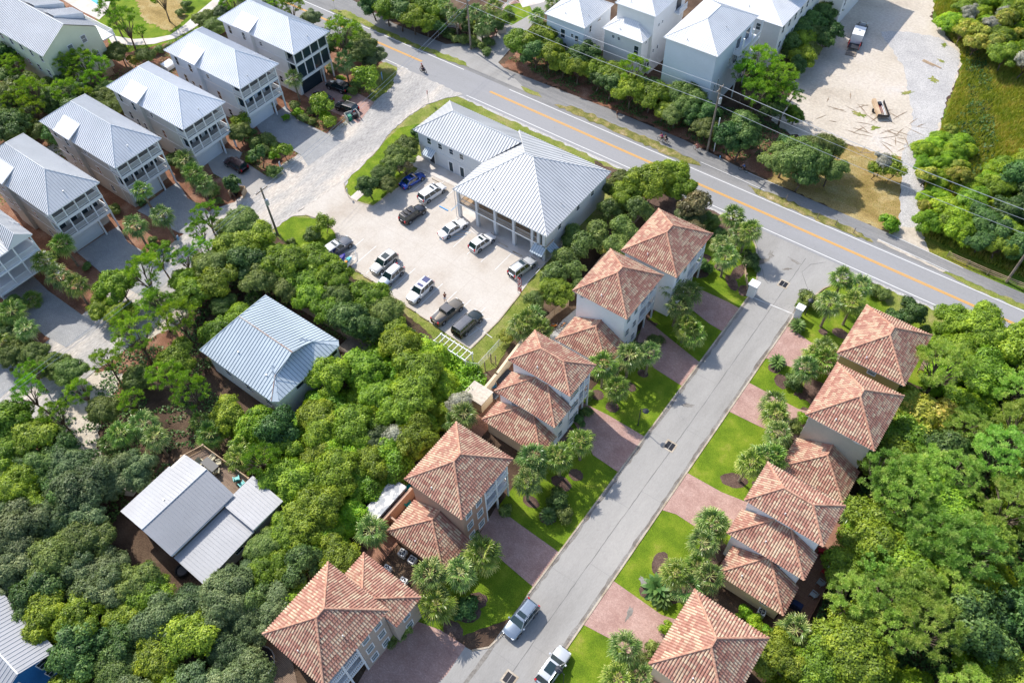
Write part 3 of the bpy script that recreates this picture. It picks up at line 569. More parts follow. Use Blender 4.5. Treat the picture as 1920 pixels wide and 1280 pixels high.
def railing(parent, a, b, z, h=1.0, mat='trim_white', sp=0.14, bt=0.05, label=None):
    a = Vector((a[0], a[1], 0)); b = Vector((b[0], b[1], 0)); d = b-a; L = d.length; ang = math.atan2(d.y, d.x)
    cs, sn = math.cos(ang), math.sin(ang)
    mb = MB(lambda p: (a.x+p[0]*cs-p[1]*sn, a.y+p[0]*sn+p[1]*cs, p[2]))
    mb.box(0, L, -.045, .045, z+h-.07, z+h); mb.box(0, L, -.03, .03, z+.08, z+.14)
    n = max(1, int(L/sp))
    for i in range(n+1):
        x = L*i/n; mb.box(x-bt/2, x+bt/2, -bt/2, bt/2, z+.14, z+h-.07)
    return mb.build('railing', mat, parent)
def post(parent, x, y, z0, z1, w=0.22, mat='trim_white', name='column'):
    mb = MB(); mb.box(x-w/2, x+w/2, y-w/2, y+w/2, z0, z1); mb.box(x-w/2-.04, x+w/2+.04, y-w/2-.04, y+w/2+.04, z1-.12, z1-.02); return mb.build(name, mat, parent)

# ---- tall white beach houses by the gravel road
def beach_house(x1, y0, label, wallm, roofm, door_mat='garage_white', dark=False, trimb=False, L=20.6, Wd=9.0):
    """x1: eave at the street end, y0: lower eave; local origin there"""
    h = thing('beach_house', label, 'house', (x1, y0, 0), 0, 'tall metal roofed houses beside the gravel road')
    ze = 9.5; x0 = -L; hx = 5.0
    R1, R2 = (x0+hx, Wd/2, ze+3.3), (-hx, Wd/2, ze+3.3)
    fs, cp = hip_faces(x0, 0, 0, Wd, ze, R1, R2)
    roof(h, fs, cp, (x0, 0, 0, Wd, ze), seam(roofm, 'seam_mid' if roofm != 'roof_white' else 'seam_white'), 'seam', vent=2)
    ya, yb = 0.55, Wd-0.55; xa = x0+.55; xf = -3.3
    w = MB(); w.box(xa, xf, ya, yb, 0, ze-.17); w.box(xf, -1.7, ya, yb-2.3, 0, 3.42)
    w.box(xa-.02, xf+.02, ya-.04, yb+.04, 3.5, 3.72, 1); w.box(xa-.02, xf+.02, ya-.04, yb+.04, 6.75, 6.97, 1); w.box(xf-.12, xf+.03, ya-.03, ya+.1, 0, ze-.2, 1)
    w.build('wall', [wallm, 'trim_white'], h)
    # wall dormer and bump-out on the camera side
    b = MB(); b.box(-15.4, -11.6, ya-.55, ya+.3, 0, ze+.55); b.face([(-15.4, ya-.55, ze+.55), (-15.4, ya+2.4, ze+1.25), (-15.4, ya+.3, ze+.3)]); b.box(-15.38, -11.62, ya+.2, ya+1.9, ze+.2, ze+.9); b.build('bump_out', wallm, h)
    d = MB(); d.face([(-15.7, ya-.9, ze+.62), (-11.3, ya-.9, ze+.62), (-11.3, 3.6, ze+2.35), (-15.7, 3.6, ze+2.35)]); d.face([(-15.7, ya-.9, ze+.46), (-15.7, 3.6, ze+2.19), (-11.3, 3.6, ze+2.19), (-11.3, ya-.9, ze+.46)])
    d.face([(-15.7, ya-.9, ze+.46), (-11.3, ya-.9, ze+.46), (-11.3, ya-.9, ze+.62), (-15.7, ya-.9, ze+.62)]); d.face([(-11.3, ya-.9, ze+.46), (-11.3, 3.6, ze+2.19), (-11.3, 3.6, ze+2.35), (-11.3, ya-.9, ze+.62)]); d.face([(-15.7, ya-.9, ze+.46), (-15.7, ya-.9, ze+.62), (-15.7, 3.6, ze+2.35), (-15.7, 3.6, ze+2.19)])
    d.build('dormer_roof', roofm, h)
    for (u, z, ww, hh, n) in ((-18.4, 7.8, .8, 1.6, 0), (-13.6, 8.4, .8, 1.5, .55), (-9.8, 7.9, .7, .8, 0), (-17.5, 4.6, .8, 1.5, 0), (-12.6, 4.7, .7, 1.3, .55), (-14.6, 4.7, .7, 1.3, .55), (-8.2, 4.7, .8, 1.6, 0), (-17, 1.6, .8, 1.1, 0), (-6.6, 1.7, .8, 1.3, 0)):
        window(h, '-y', ya-n, u, z, ww, hh)
    for u, z in ((-17, 7.7), (-13, 7.7), (-8, 7.7), (-16, 4.7), (-10, 4.7), (-6, 4.7)): window(h, '+y', yb, u, z, .8, 1.4)
    for u, z in ((2.5, 7.7), (6.2, 7.7), (2.5, 4.7), (6.2, 4.7)): window(h, '-x', xa, u, z, 1.2, 1.5)
    # balconies
    cm = 'trim_white'; xc = -.95
    for lv, z in enumerate((3.75, 6.95)):
        dk = MB(); dk.box(xf+.01, xc+.16, ya-.1, yb+.1, z-.32, z, 0); dk.box(xc+.16, xc+.19, ya-.12, yb+.12, z-.5, z+.02, 0)
        dk.box(xf+.01, xc+.14, ya-.08, yb+.08, z, z+.025, 1); dk.build('balcony_deck', [cm, 'beige_drive'], h)
        ys = [ya+(yb-ya)*k/4 for k in range(5)]
        for y in ys: post(h, xc, y, z+.025, ze-.17 if lv else 6.95-.32, .2)
        if not dark:
            for a, bb in zip(ys[:-1], ys[1:]): railing(h, (xc, a+.1), (xc, bb-.1), z+.03, 1.0)
            for yy in (ya, yb): railing(h, (xf+.05, yy), (xc-.1, yy), z+.03, 1.0)
        else:
            for a, bb in zip(ys[:-1], ys[1:]):
                s = MB(); s.box(xc-.02, xc+.02, a+.1, bb-.1, z+.05, (ze-.2) if lv else 6.6); s.build('insect_screen', 'window_glass', h)
        if trimb and lv == 0:
            s = MB(); s.box(xc-.1, xc+.1, ya, yb, 6.3, 6.62); s.build('blue_beam', 'trim_blue', h)
        for u in (1.6, 3.6, 5.6, 7.4):
            door(h, '+x', xf, u, z+.03, 1.3, 2.2, 'trim_dark', cm, glass='window_glass')
    post(h, xc, yb, 0.02, 3.4, .24); post(h, xc, yb-2.3, 0.02, 3.4, .24)
    door(h, '+x', -1.7, ya+3.0, 0.0, 4.9, 2.6, 'garage_dark' if dark else door_mat, cm, 'garage_door')
    # stair under the house
    s = MB()
    for k in range(8): s.box(-5.4+.28*k, -5.12+.28*k, yb-1.6, yb-.3, 0.02, .2+.18*(8-k), 0)
    s.build('stairs', 'walk_concrete', h)
    return h
beach_house(-107.9, 51.05, 'pale grey house with white balconies and a dark brown SUV on its driveway', 'siding_palegrey', 'roof_white')
beach_house(-108.6, 63.85, 'pale blue house with bright blue balcony beams and a shaded paver driveway', 'siding_sky', 'roof_white', trimb=True)
beach_house(-108.4, 76.2, 'white house with dark screened balconies and a dark garage door, nearest the asphalt road', 'siding_white', 'roof_white', dark=True)
beach_house(-109.1, 38.7, 'greige three storey house with two palm trees in front of its grey paver driveway', 'siding_greige', 'roof_grey')
beach_house(-108.4, 26.4, 'greige railed balcony house next to the half cut one at the left edge', 'siding_greige', 'roof_light')
def corner_house():
    h = thing('beach_house', 'greige house half cut by the left picture edge, with a gabled balcony bay', 'house', (-107.4, 14.0, 0), 0, 'tall metal roofed houses beside the gravel road')
    ze = 9.2
    fs, cp = hip_faces(-20, -3.4, 0, 9.0, ze, (-15.5, 4.5, ze+3), (-7.5, 4.5, ze+3)); roof(h, fs, cp, (-20, -3.4, 0, 9, ze), seam('roof_light', 'seam_grey'), 'seam', vent=1)
    R1, R2 = (-7.0, 6.9, ze+1.6), (0, 6.9, ze+1.6)
    mb = MB(); roof_face(mb, [(-7, 5.0, ze), (0, 5.0, ze), R2, R1], 'seam'); roof_face(mb, [(0, 8.9, ze), (-7, 8.9, ze), R1, R2], 'seam')
    mb.face([(0, 5.0, ze), (0, 8.9, ze), R2], 2); mb.box(-6, 0, 5.05, 8.85, ze-.16, ze-.01, 2); mb.build('gable_roof', seam('roof_light', 'seam_grey'), h)
    w = MB(); w.box(-19.4, -3.9, .5, 8.5, 0, ze-.17); w.build('wall', 'siding_greige', h)
    for z in (3.2, 6.2):
        d = MB(); d.box(-3.88, -.3, .4, 8.6, z-.3, z); d.build('balcony_deck', 'trim_white', h)
        for y in (.5, 3.2, 5.6, 8.5): post(h, -.5, y, z, (ze-.17 if y > 5 else ze-.3) if z > 5 else 5.9, .2)
        for a, b in ((.6, 3.1), (3.3, 5.5), (5.7, 8.4)): railing(h, (-.5, a), (-.5, b), z+.02)
        for a in (.5, 8.5): railing(h, (-3.8, a), (-.6, a), z+.02)
        for u in (2, 4.4, 7): door(h, '+x', -3.9, u, z+.02, 1.3, 2.2, 'trim_dark', glass='window_glass')
    mb = MB(); roof_face(mb, [(-.1, .3, ze-.2), (-.1, 5.3, ze-.2), (-3.6, 5.3, ze+.9), (-3.6, .3, ze+.9)], 'seam'); mb.box(-3.6, -.1, .3, 5.0, ze-.38, ze-.22, 2); mb.build('porch_roof', seam('roof_light', 'seam_grey'), h)
    post(h, -.5, 8.5, 0.02, 2.9, .24); post(h, -.5, .5, 0.02, 2.9, .24)
    for u in (-17, -12, -7): window(h, '-y', .5, u, 7.6, .8, 1.5); window(h, '+y', 8.5, u, 7.6, .8, 1.5)
    st = MB()
    for k in range(10): st.box(-3.6+.3*k, -3.3+.3*k, 8.65, 9.7, 2.8-.28*(k+1), 3.0-.28*k-.1)
    st.build('stairs', 'trim_white', h)
corner_house()

# ---- tiled-roof houses
def wall_box(parent, x0, x1, y0, y1, z0, z1, mat, name='wall'):
    mb = MB(); mb.box(x0, x1, y0, y1, z0, z1); return mb.build(name, mat, parent)
def half_hip(x0, x1, yo, yw, ze, rise, xi0=None, xi1=None):
    """hip roof that dies into the wall at y = yw; yo is the outer eave"""
    d = abs(yw-yo); xi0 = xi0 or min(d, (x1-x0)/2-.2); A, B = (x0, yo, ze), (x1, yo, ze); Cc, D = (x1, yw, ze), (x0, yw, ze); R1, R2 = (x0+xi0, yw, ze+rise), (x1-xi0, yw, ze+rise)
    if yw > yo: return [[A, B, R2, R1], [B, Cc, R2], [D, A, R1]], [(A, R1), (B, R2)]
    return [[B, A, R1, R2], [Cc, B, R2], [A, D, R1]], [(A, R1), (B, R2)]
def peak_in(x0, x1, yo, yw, ze, rise):
    """wing whose ridge runs into the wall at yw"""
    xc = (x0+x1)/2; hw = (x1-x0)/2; s = 1 if yw > yo else -1; yp = yo+s*min(hw*.82, abs(yw-yo)-.3)
    A, B, Cc, D = (x0, yo, ze), (x1, yo, ze), (x1, yw, ze), (x0, yw, ze); P, Q = (xc, yp, ze+rise), (xc, yw, ze+rise)
    return [[A, B, P], [B, Cc, Q, P], [D, A, P, Q]] if s > 0 else [[B, A, P], [Cc, B, P, Q], [A, D, Q, P]], [(A, P), (B, P), (P, Q)]
def tower(parent, x0, x1, y0, y1, ze, mat, ridge=1.3, rise=2.5, z0=0.0, axis='y', ov=0.45, vents=1, front=1):
    xc, yc = (x0+x1)/2, (y0+y1)/2
    if axis == 'y': R1, R2 = (xc, yc-ridge/2, ze+rise), (xc, yc+ridge/2, ze+rise)
    else: R1, R2 = (xc-ridge/2, yc, ze+rise), (xc+ridge/2, yc, ze+rise)
    fs, cp = hip_faces(x0, x1, y0, y1, ze, R1, R2)
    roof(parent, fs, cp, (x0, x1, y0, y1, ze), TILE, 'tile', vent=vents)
    parent['wm'] = mat; parent['inx'] = 0
    wall_box(parent, x0+ov+(1.25 if front < 0 else 0), x1-ov-(1.25 if front > 0 else 0), y0+ov, y1-ov, z0, ze-.17, mat)
def facade(h, face, c, u0, u1, ze, bal_hi=True, lv=3, mat='trim_white', dark_garage=True):
    """street front: windows on one half, recessed balconies on the other"""
    um = u0+(u1-u0)*(.47 if bal_hi else .53)
    wr = (u0, um) if bal_hi else (um, u1); br = (um, u1) if bal_hi else (u0, um)
    for k in range(lv):
        z = 1.55+k*2.85
        for f in (.27, .73): window(h, face, c, wr[0]+(wr[1]-wr[0])*f, z, .85, 1.3, glass='window_blind', fw=.12)
    s = 1 if face == '+x' else -1; cr = c-s*1.25
    wall_box(h, min(cr, c), max(cr, c), wr[0]-.0, wr[1], 0, ze-.175, h['wm'], 'front_wall')
    for k in range(1, lv):
        z = .2+k*2.85-.1; d = MB(); d.box(min(cr, c), max(cr, c)-.001, br[0], br[1], z-.25, z); d.build('balcony_deck', 'trim_white', h)
        ym = (br[0]+br[1])/2
        railing(h, (c-s*.06, br[0]+.1), (c-s*.06, ym-.1), z, .95, sp=.2, bt=.06); railing(h, (c-s*.06, ym+.1), (c-s*.06, br[1]-.1), z, .95, sp=.2, bt=.06)
        e_ = br[1] if bal_hi else br[0]; railing(h, (cr+s*.05, e_-(.05 if bal_hi else -.05)), (c-s*.1, e_-(.05 if bal_hi else -.05)), z, .95, sp=.2, bt=.06)
        for f in (.27, .75): door(h, face, cr, br[0]+(br[1]-br[0])*f, z+.02, 1.5, 2.1, 'trim_dark', glass='window_glass')
    for f in (0.03, .5, .97): post(h, c-s*.12, br[0]+(br[1]-br[0])*f, 0.02, ze-.18, .2)
    door(h, face, cr, (br[0]+br[1])/2, 0, 3.0, 2.2, 'garage_dark', name='garage_door'); del h['wm']; del h['inx']
G_ = 'tiled roof houses along the residential street'
def th(label, cat='house', name='tiled_house', loc=(0, 0)): return thing(name, label, cat, (loc[0], loc[1], 0), 0, G_)
def local(h): return h.location.x, h.location.y
# A
h = th('white tiled roof house nearest the asphalt road, left of the street behind tall palms', loc=(-31.6, 74.6)); tower(h, -4.4, 4.4, -5.1, 5.1, 9, 'stucco_white', 1.6, 2.6); facade(h, '+x', 3.95, -4.65, 4.65, 9)
window(h, '-y', -4.65, -2, 7.5, .8, .8)
# B
h = th('white tiled roof house whose tall blank wall faces the camera above a low tiled wing', loc=(-33.1, 64.2)); tower(h, -4.25, 4.25, -4.7, 4.7, 9, 'stucco_white', 1.2, 2.6); facade(h, '+x', 3.8, -4.3, 4.3, 9)
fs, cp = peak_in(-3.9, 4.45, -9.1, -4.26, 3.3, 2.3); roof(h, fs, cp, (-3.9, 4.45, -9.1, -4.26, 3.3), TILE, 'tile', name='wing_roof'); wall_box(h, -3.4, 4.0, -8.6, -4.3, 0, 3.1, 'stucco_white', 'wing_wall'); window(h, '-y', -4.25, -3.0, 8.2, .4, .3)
# C
h = th('white house with three stepped tiled roofs on the left side of the street', loc=(-32.8, 45)); tower(h, -4.7, 4.7, .35, 6.1, 9, 'stucco_white', 3.4, 1.6, axis='x'); facade(h, '+x', 4.26, 1.0, 5.6, 9)
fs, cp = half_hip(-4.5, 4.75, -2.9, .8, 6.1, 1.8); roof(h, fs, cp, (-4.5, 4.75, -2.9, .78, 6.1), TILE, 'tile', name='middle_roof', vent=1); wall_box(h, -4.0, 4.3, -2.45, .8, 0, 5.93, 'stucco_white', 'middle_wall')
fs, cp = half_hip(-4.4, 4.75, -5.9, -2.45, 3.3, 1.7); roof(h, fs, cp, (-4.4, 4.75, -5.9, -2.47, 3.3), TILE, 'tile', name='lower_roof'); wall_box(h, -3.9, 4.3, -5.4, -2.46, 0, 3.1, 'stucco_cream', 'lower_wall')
window(h, '-y', -2.45, -1.8, 4.9, .7, .5); window(h, '+x', 4.3, -1.0, 4.4, .8, 1.2, glass='window_blind'); window(h, '+x', 4.3, -1.0, 1.6, .8, 1.2, glass='window_blind'); window(h, '+x', 4.3, -4, 1.6, .8, 1.2, glass='window_blind')
# D
h = th('peach walled house with tiled roof and teal chairs on the walled patio behind', loc=(-32.8, 29.8)); tower(h, -4.2, 4.2, -4.65, 4.65, 9, 'stucco_brownpink', 1.1, 2.6); facade(h, '+x', 3.75, -4.2, 4.2, 9)
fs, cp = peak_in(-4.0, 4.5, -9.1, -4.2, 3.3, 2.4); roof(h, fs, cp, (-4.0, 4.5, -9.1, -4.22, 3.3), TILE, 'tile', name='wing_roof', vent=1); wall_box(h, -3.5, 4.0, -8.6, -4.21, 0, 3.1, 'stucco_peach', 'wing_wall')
window(h, '+x', 4.0, -6.3, 1.6, .8, 1.2, glass='window_blind')
# E
h = th('tan house with wide tiled roof and six white framed windows, by the bottom edge', loc=(-32.8, 8.3)); tower(h, -4.3, 4.35, -4.6, 4.7, 9, 'stucco_tan', 1.1, 2.7, vents=2); facade(h, '+x', 3.9, -4.2, 4.2, 9, bal_hi=False)
fs, cp = half_hip(-3.2, 5.2, 8.3, 4.3, 6.0, 2.0); roof(h, fs, cp, (-3.2, 5.2, 4.27, 8.3, 6.0), TILE, 'tile', name='wing_roof'); wall_box(h, -2.7, 4.75, 4.26, 7.85, 0, 5.83, 'stucco_tan', 'wing_wall')
for z in (1.6, 4.4): window(h, '+x', 4.75, 6.1, z, .85, 1.3, glass='window_blind', fw=.12)
# right side of the street
h = th('ochre walled tiled house on the right of the street, nearest the asphalt road', loc=(-.5, 75)); tower(h, -4.3, 4.2, -4.9, 4.6, 9, 'stucco_ochre', 1.4, 2.6, front=-1); facade(h, '-x', -3.85, -4.2, 4.1, 9); window(h, '-y', -4.45, .3, 8.2, .9, .9, 'trim_white', 'window_blind')
h = th('tiled house with a tall plain beige wall above a palm shadowed low wing', loc=(0, 64.1)); tower(h, -4.15, 4.2, -4.65, 4.6, 9, 'stucco_beige', 1.1, 2.6, front=-1); facade(h, '-x', -3.7, -4.2, 4.1, 9); window(h, '-y', -4.2, 2.2, 8.5, .6, .4)
fs, cp = peak_in(-3.9, 4.15, -9.2, -4.2, 3.3, 2.3); roof(h, fs, cp, (-3.9, 4.15, -9.2, -4.22, 3.3), TILE, 'tile', name='wing_roof'); wall_box(h, -3.4, 3.7, -8.7, -4.21, 0, 3.1, 'stucco_beige', 'wing_wall')
h = th('house with three stepped tiled roofs beside a dark deck with red chairs', loc=(-.3, 45)); tower(h, -4.6, 4.55, .3, 6.1, 9, 'stucco_white', 3.4, 1.6, axis='x', front=-1); facade(h, '-x', -4.15, 1.0, 5.6, 9)
fs, cp = half_hip(-4.5, 4.6, -2.8, .75, 6.1, 1.8); roof(h, fs, cp, (-4.5, 4.6, -2.8, .73, 6.1), TILE, 'tile', name='middle_roof', vent=1); wall_box(h, -4.0, 4.15, -2.35, .75, 0, 5.93, 'stucco_white', 'middle_wall')
fs, cp = half_hip(-3.4, 4.6, -6.3, -2.35, 3.3, 2.0); roof(h, fs, cp, (-3.4, 4.6, -6.3, -2.37, 3.3), TILE, 'tile', name='lower_roof', vent=1); wall_box(h, -2.9, 4.1, -5.8, -2.36, 0, 3.1, 'stucco_cream', 'lower_wall')
window(h, '-y', -2.35, 1.6, 4.9, .8, .5); window(h, '-y', -5.8, 2.4, 2.2, .8, .5)
h = th('tiled house at the lower right, beside the pink driveway and the parked silver SUV', loc=(-.3, 28.8)); tower(h, -4.1, 4.15, -4.6, 4.5, 9, 'stucco_cream', 1.0, 2.6, front=-1); facade(h, '-x', -3.65, -4.1, 4.0, 9)
fs, cp = half_hip(-4.0, 3.9, -8.6, -4.1, 3.3, 2.2); roof(h, fs, cp, (-4.0, 3.9, -8.6, -4.12, 3.3), TILE, 'tile', name='wing_roof'); wall_box(h, -3.5, 3.5, -8.1, -4.11, 0, 3.1, 'stucco_cream', 'wing_wall')

# ---- office with the parking lot
def office():
    ox, oy = -65.7, 68.2
    h = thing('office_building', 'pale grey office with seamed hip roofs over garages and gallery, beside the parking lot', 'office', (ox, oy, 0))
    X1, Y1_ = 18.0, 17.5; ze = 6.0; zr = 10.3
    R1, R2 = (7.4, Y1_/2+.6, zr), (8.9, Y1_/2-.3, zr)
    R1 = (7.3, 9.2, zr); R2 = (8.9, 9.2, zr)
    fs, cp = hip_faces(0, X1, 0, Y1_, ze, R1, R2)
    M = ['roof_light', 'seam_grey', 'trim_white', 'roof_light']
    roof(h, fs, cp, (0, X1, 0, Y1_, ze), M, 'seam_wide', vent=3, th=.22)
    # wing: eave x -14.7 .. 0, y 7.5 .. 17.3
    wx0, wy0, wy1 = -14.7, 7.5, 17.1; zw = 8.9; yc = (wy0+wy1)/2
    A, B, D = (wx0, wy0, ze), (3.2, wy0, ze), (wx0, wy1, ze); P = (wx0+5.0, yc, zw); Q = (6.0, yc, zw); Cc = (3.2, wy1, ze)
    mb = MB(); roof_face(mb, [A, (0.0, wy0, ze), (4.3, yc, zw), P], 'seam_wide'); roof_face(mb, [(0.0, wy1, ze), D, P, (4.3, yc, zw)], 'seam_wide'); roof_face(mb, [D, A, P], 'seam_wide')
    mb.box(wx0+.03, -.01, wy0+.03, wy1-.03, ze-.22, ze-.015, 2)
    for a, b in ((A, P), (D, P), (P, (4.3, yc, zw))): mb.tube([a, b], .08, 5, 3)
    mb.build('wing_roof', M, h)
    # walls
    w = MB(); w.box(.5, X1-.76, 2.45, Y1_-.5, 3.2, ze-.23, 0); w.box(.55, X1-.8, 2.38, 2.44, 3.24, ze-.25, 1); w.box(.5, X1-.6, 6.6, Y1_-.51, 0, 2.95, 0); w.box(X1-.75, X1-.5, .5, Y1_-.52, 0, ze-.24, 0); w.box(.2, X1-.2, .3, 6.59, 0, .13, 2); w.box(3.5, X1-.76, 1.2, 6.59, 2.6, 2.95, 0)
    w.build('wall', ['office_wall', 'brown_timber', 'walk_concrete'], h)
    w = MB(); w.box(wx0+.5, .49, wy0+.5, wy1-.5, 0, ze-.23); w.box(wx0+.47, .48, wy0+.46, wy0+.5, 2.95, 3.1); w.build('wing_wall', 'office_wall', h)
    d = MB(); d.box(.3, X1-.3, .3, 2.4, 2.95, 3.2, 0); d.box(.3, 3.4, 2.4, 7.4, 2.95, 3.2, 0); d.box(.32, X1-.32, .35, 2.38, 3.2, 3.23, 1); d.build('gallery_floor', ['trim_white', 'tan_wood'], h)
    cols = [.6, 4.3, 7.9, 11.5, 15.0]
    for i, x in enumerate(cols):
        post(h, x, .55, 0.0, 2.95, .5, 'office_wall'); post(h, x, .55, 3.23, ze-.23, .42, 'office_wall')
    for x in (16.2, 17.2): post(h, x, .55, 0.0, ze-.24, .5, 'office_wall')
    post(h, .6, 4.0, 0, 2.95, .4, 'office_wall'); post(h, .6, 7.0, 0, 2.95, .4, 'office_wall')
    for a, b in zip(cols, cols[1:]+[16.2]): railing(h, (a+.25, .5), (b-.25, .5), 3.23, 1.0, 'galv_steel', .14, .03)
    railing(h, (.5, .8), (.5, 7.3), 3.23, 1.0, 'galv_steel', .14, .03)
    for i, x in enumerate((6.1, 9.7, 13.2)): door(h, '-y', 6.6, x, 0, 2.7, 2.4, 'garage_white', name='garage_door')
    for x in (3, 6.5, 10, 13.5): window(h, '-y', 2.4, x, 4.7, 1.6, 1.2, 'trim_dark')
    for x, z, ww, hh in ((-11.8, 4.6, .8, 1.2), (-9.4, 4.6, .8, 1.0), (-7.0, 4.6, .8, 1.0), (-4.8, 4.6, .8, 1.0)): window(h, '-y', wy0+.5, x, z, ww, hh)
    for x in (-7.4, -5.0, -2.7): door(h, '-y', wy0+.5, x, .02, 1.0, 2.3, 'trim_white', glass='window_glass')
    door(h, '-y', wy0+.5, -11.6, .02, 1.1, 2.2, 'trim_dark')
    for y, z in ((4, 4.6), (9, 4.6), (13, 4.6)): window(h, '+x', X1-.5, y, z, .8, 1.0)
    for (ax, side) in ((16.6, '-y'), (1.3, '+x'), (-11.6, 'w')):
        mb = MB()
        if side == '-y': q = [(ax-1.1, -1.0, 2.3), (ax+1.1, -1.0, 2.3), (ax+1.1, .28, 3.05), (ax-1.1, .28, 3.05)]
        elif side == 'w': q = [(ax-1.1, wy0-.9, 2.4), (ax+1.1, wy0-.9, 2.4), (ax+1.1, wy0+.5, 3.1), (ax-1.1, wy0+.5, 3.1)]
        else: q = [(X1+.7, ax-.9, 2.3), (X1+.7, ax+.9, 2.3), (X1-.5, ax+.9, 3.05), (X1-.5, ax-.9, 3.05)]
        roof_face(mb, q, 'seam'); mb.face([(p[0], p[1], p[2]-.06) for p in q][::-1], 0); mb.build('awning', ['roof_cool', 'seam_cool'], h)
    for x in (.2, X1-.35):
        g_ = MB(); g_.tube([(x, .1, 0), (x, .1, ze-.2)], .05, 6); g_.build('downpipe', 'galv_steel', h)
    s = MB(); s.box(wx0-.2, .4, wy0-2.1, wy0+.5, 0, .14); s.box(.2, X1-.2, -1.3, .29, 0, .125); s.build('entrance_slab', 'walk_concrete', h)
    m_ = MB(); m_.box(wx0+.1, wx0+.5, wy0+.2, wy0+.5, 0.14, .9); 
    return h
office()
# ---- cottages with metal roofs
def cottage_blue():
    h = thing('cottage', 'cottage with blue grey seamed roof among the trees below the parking lot', 'house', (-66, 30.5, 0))
    o = lambda x, y, z: (x+66, y-30.5, z)
    zr = 8.0; T, W, S_, R2 = o(-74.2, 36.6, 5), o(-74.2, 24.6, 5), o(-60.1, 24.6, 5), o(-60.0, 36.8, 5)
    r0, r1 = o(-71.7, 30.6, zr), o(-61.4, 30.6, zr); a, b = o(-61.8, 33.9, 6.42), o(-61.8, 27.4, 6.4); e1, e2 = o(-59.3, 36.2, 4.95), o(-59.3, 25.2, 4.95)
    mb = MB()
    roof_face(mb, [W, S_, b, r1, r0], 'seam_wide'); roof_face(mb, [R2, T, r0, r1, a], 'seam_wide'); roof_face(mb, [T, W, r0], 'seam_wide')
    c_, d_ = o(-62.9, 33.4, 6.9), o(-62.9, 27.8, 6.9); roof_face(mb, [e2, e1, c_, d_], 'seam_wide'); mb.face([S_, e2, b], 0); mb.face([e1, R2, a], 0)
    mb.face([o(-62.85, 26.5, 5.8), o(-62.85, 34.7, 5.8), o(-62.85, 30.6, zr-.1)], 2)
    for p, q in ((r1, a), (r1, b)): mb.face([p, q, (q[0], q[1], q[2]-.14), (p[0], p[1], p[2]-.14)], 0); mb.face([p, q, (q[0], q[1], q[2]-.14), (p[0], p[1], p[2]-.14)][::-1], 0)
    for p, q in ((T, r0), (W, r0)): mb.tube([p, q], .08, 5, 0)
    mb.tube([r0, r1], .09, 5, 3); mb.tube([a, R2], .07, 5, 0); mb.tube([b, S_], .07, 5, 3)
    mb.prism([W[:2], S_[:2], e2[:2], e1[:2], R2[:2], T[:2]], 4.78, 4.94, 2)
    ro = mb.build('roof', ['roof_cool', 'seam_cool', 'trim_white', 'rust_cap'], h)
    for x, y, z in ((-2.5, -3.5, 6.1), (-5.5, -1.5, 6.6), (3.2, -3.8, 5.9)):
        v = MB(); v.tube([(x, y, z-.3), (x, y, z+.4)], .09, 7); v.build('vent_pipe', 'galv_steel', ro)
    wall_box(h, -7.7, 6.2, -5.4, 5.7, 0, 4.77, 'stucco_white'); 
    for y in (-1.5, 4.8): window(h, '+x', 6.2, y, 3.9, 1.0, .6, 'trim_dark')
    for x in (-4, 0, 4): window(h, '-y', -5.4, x, 2.6, 1.0, 1.2)
cottage_blue()
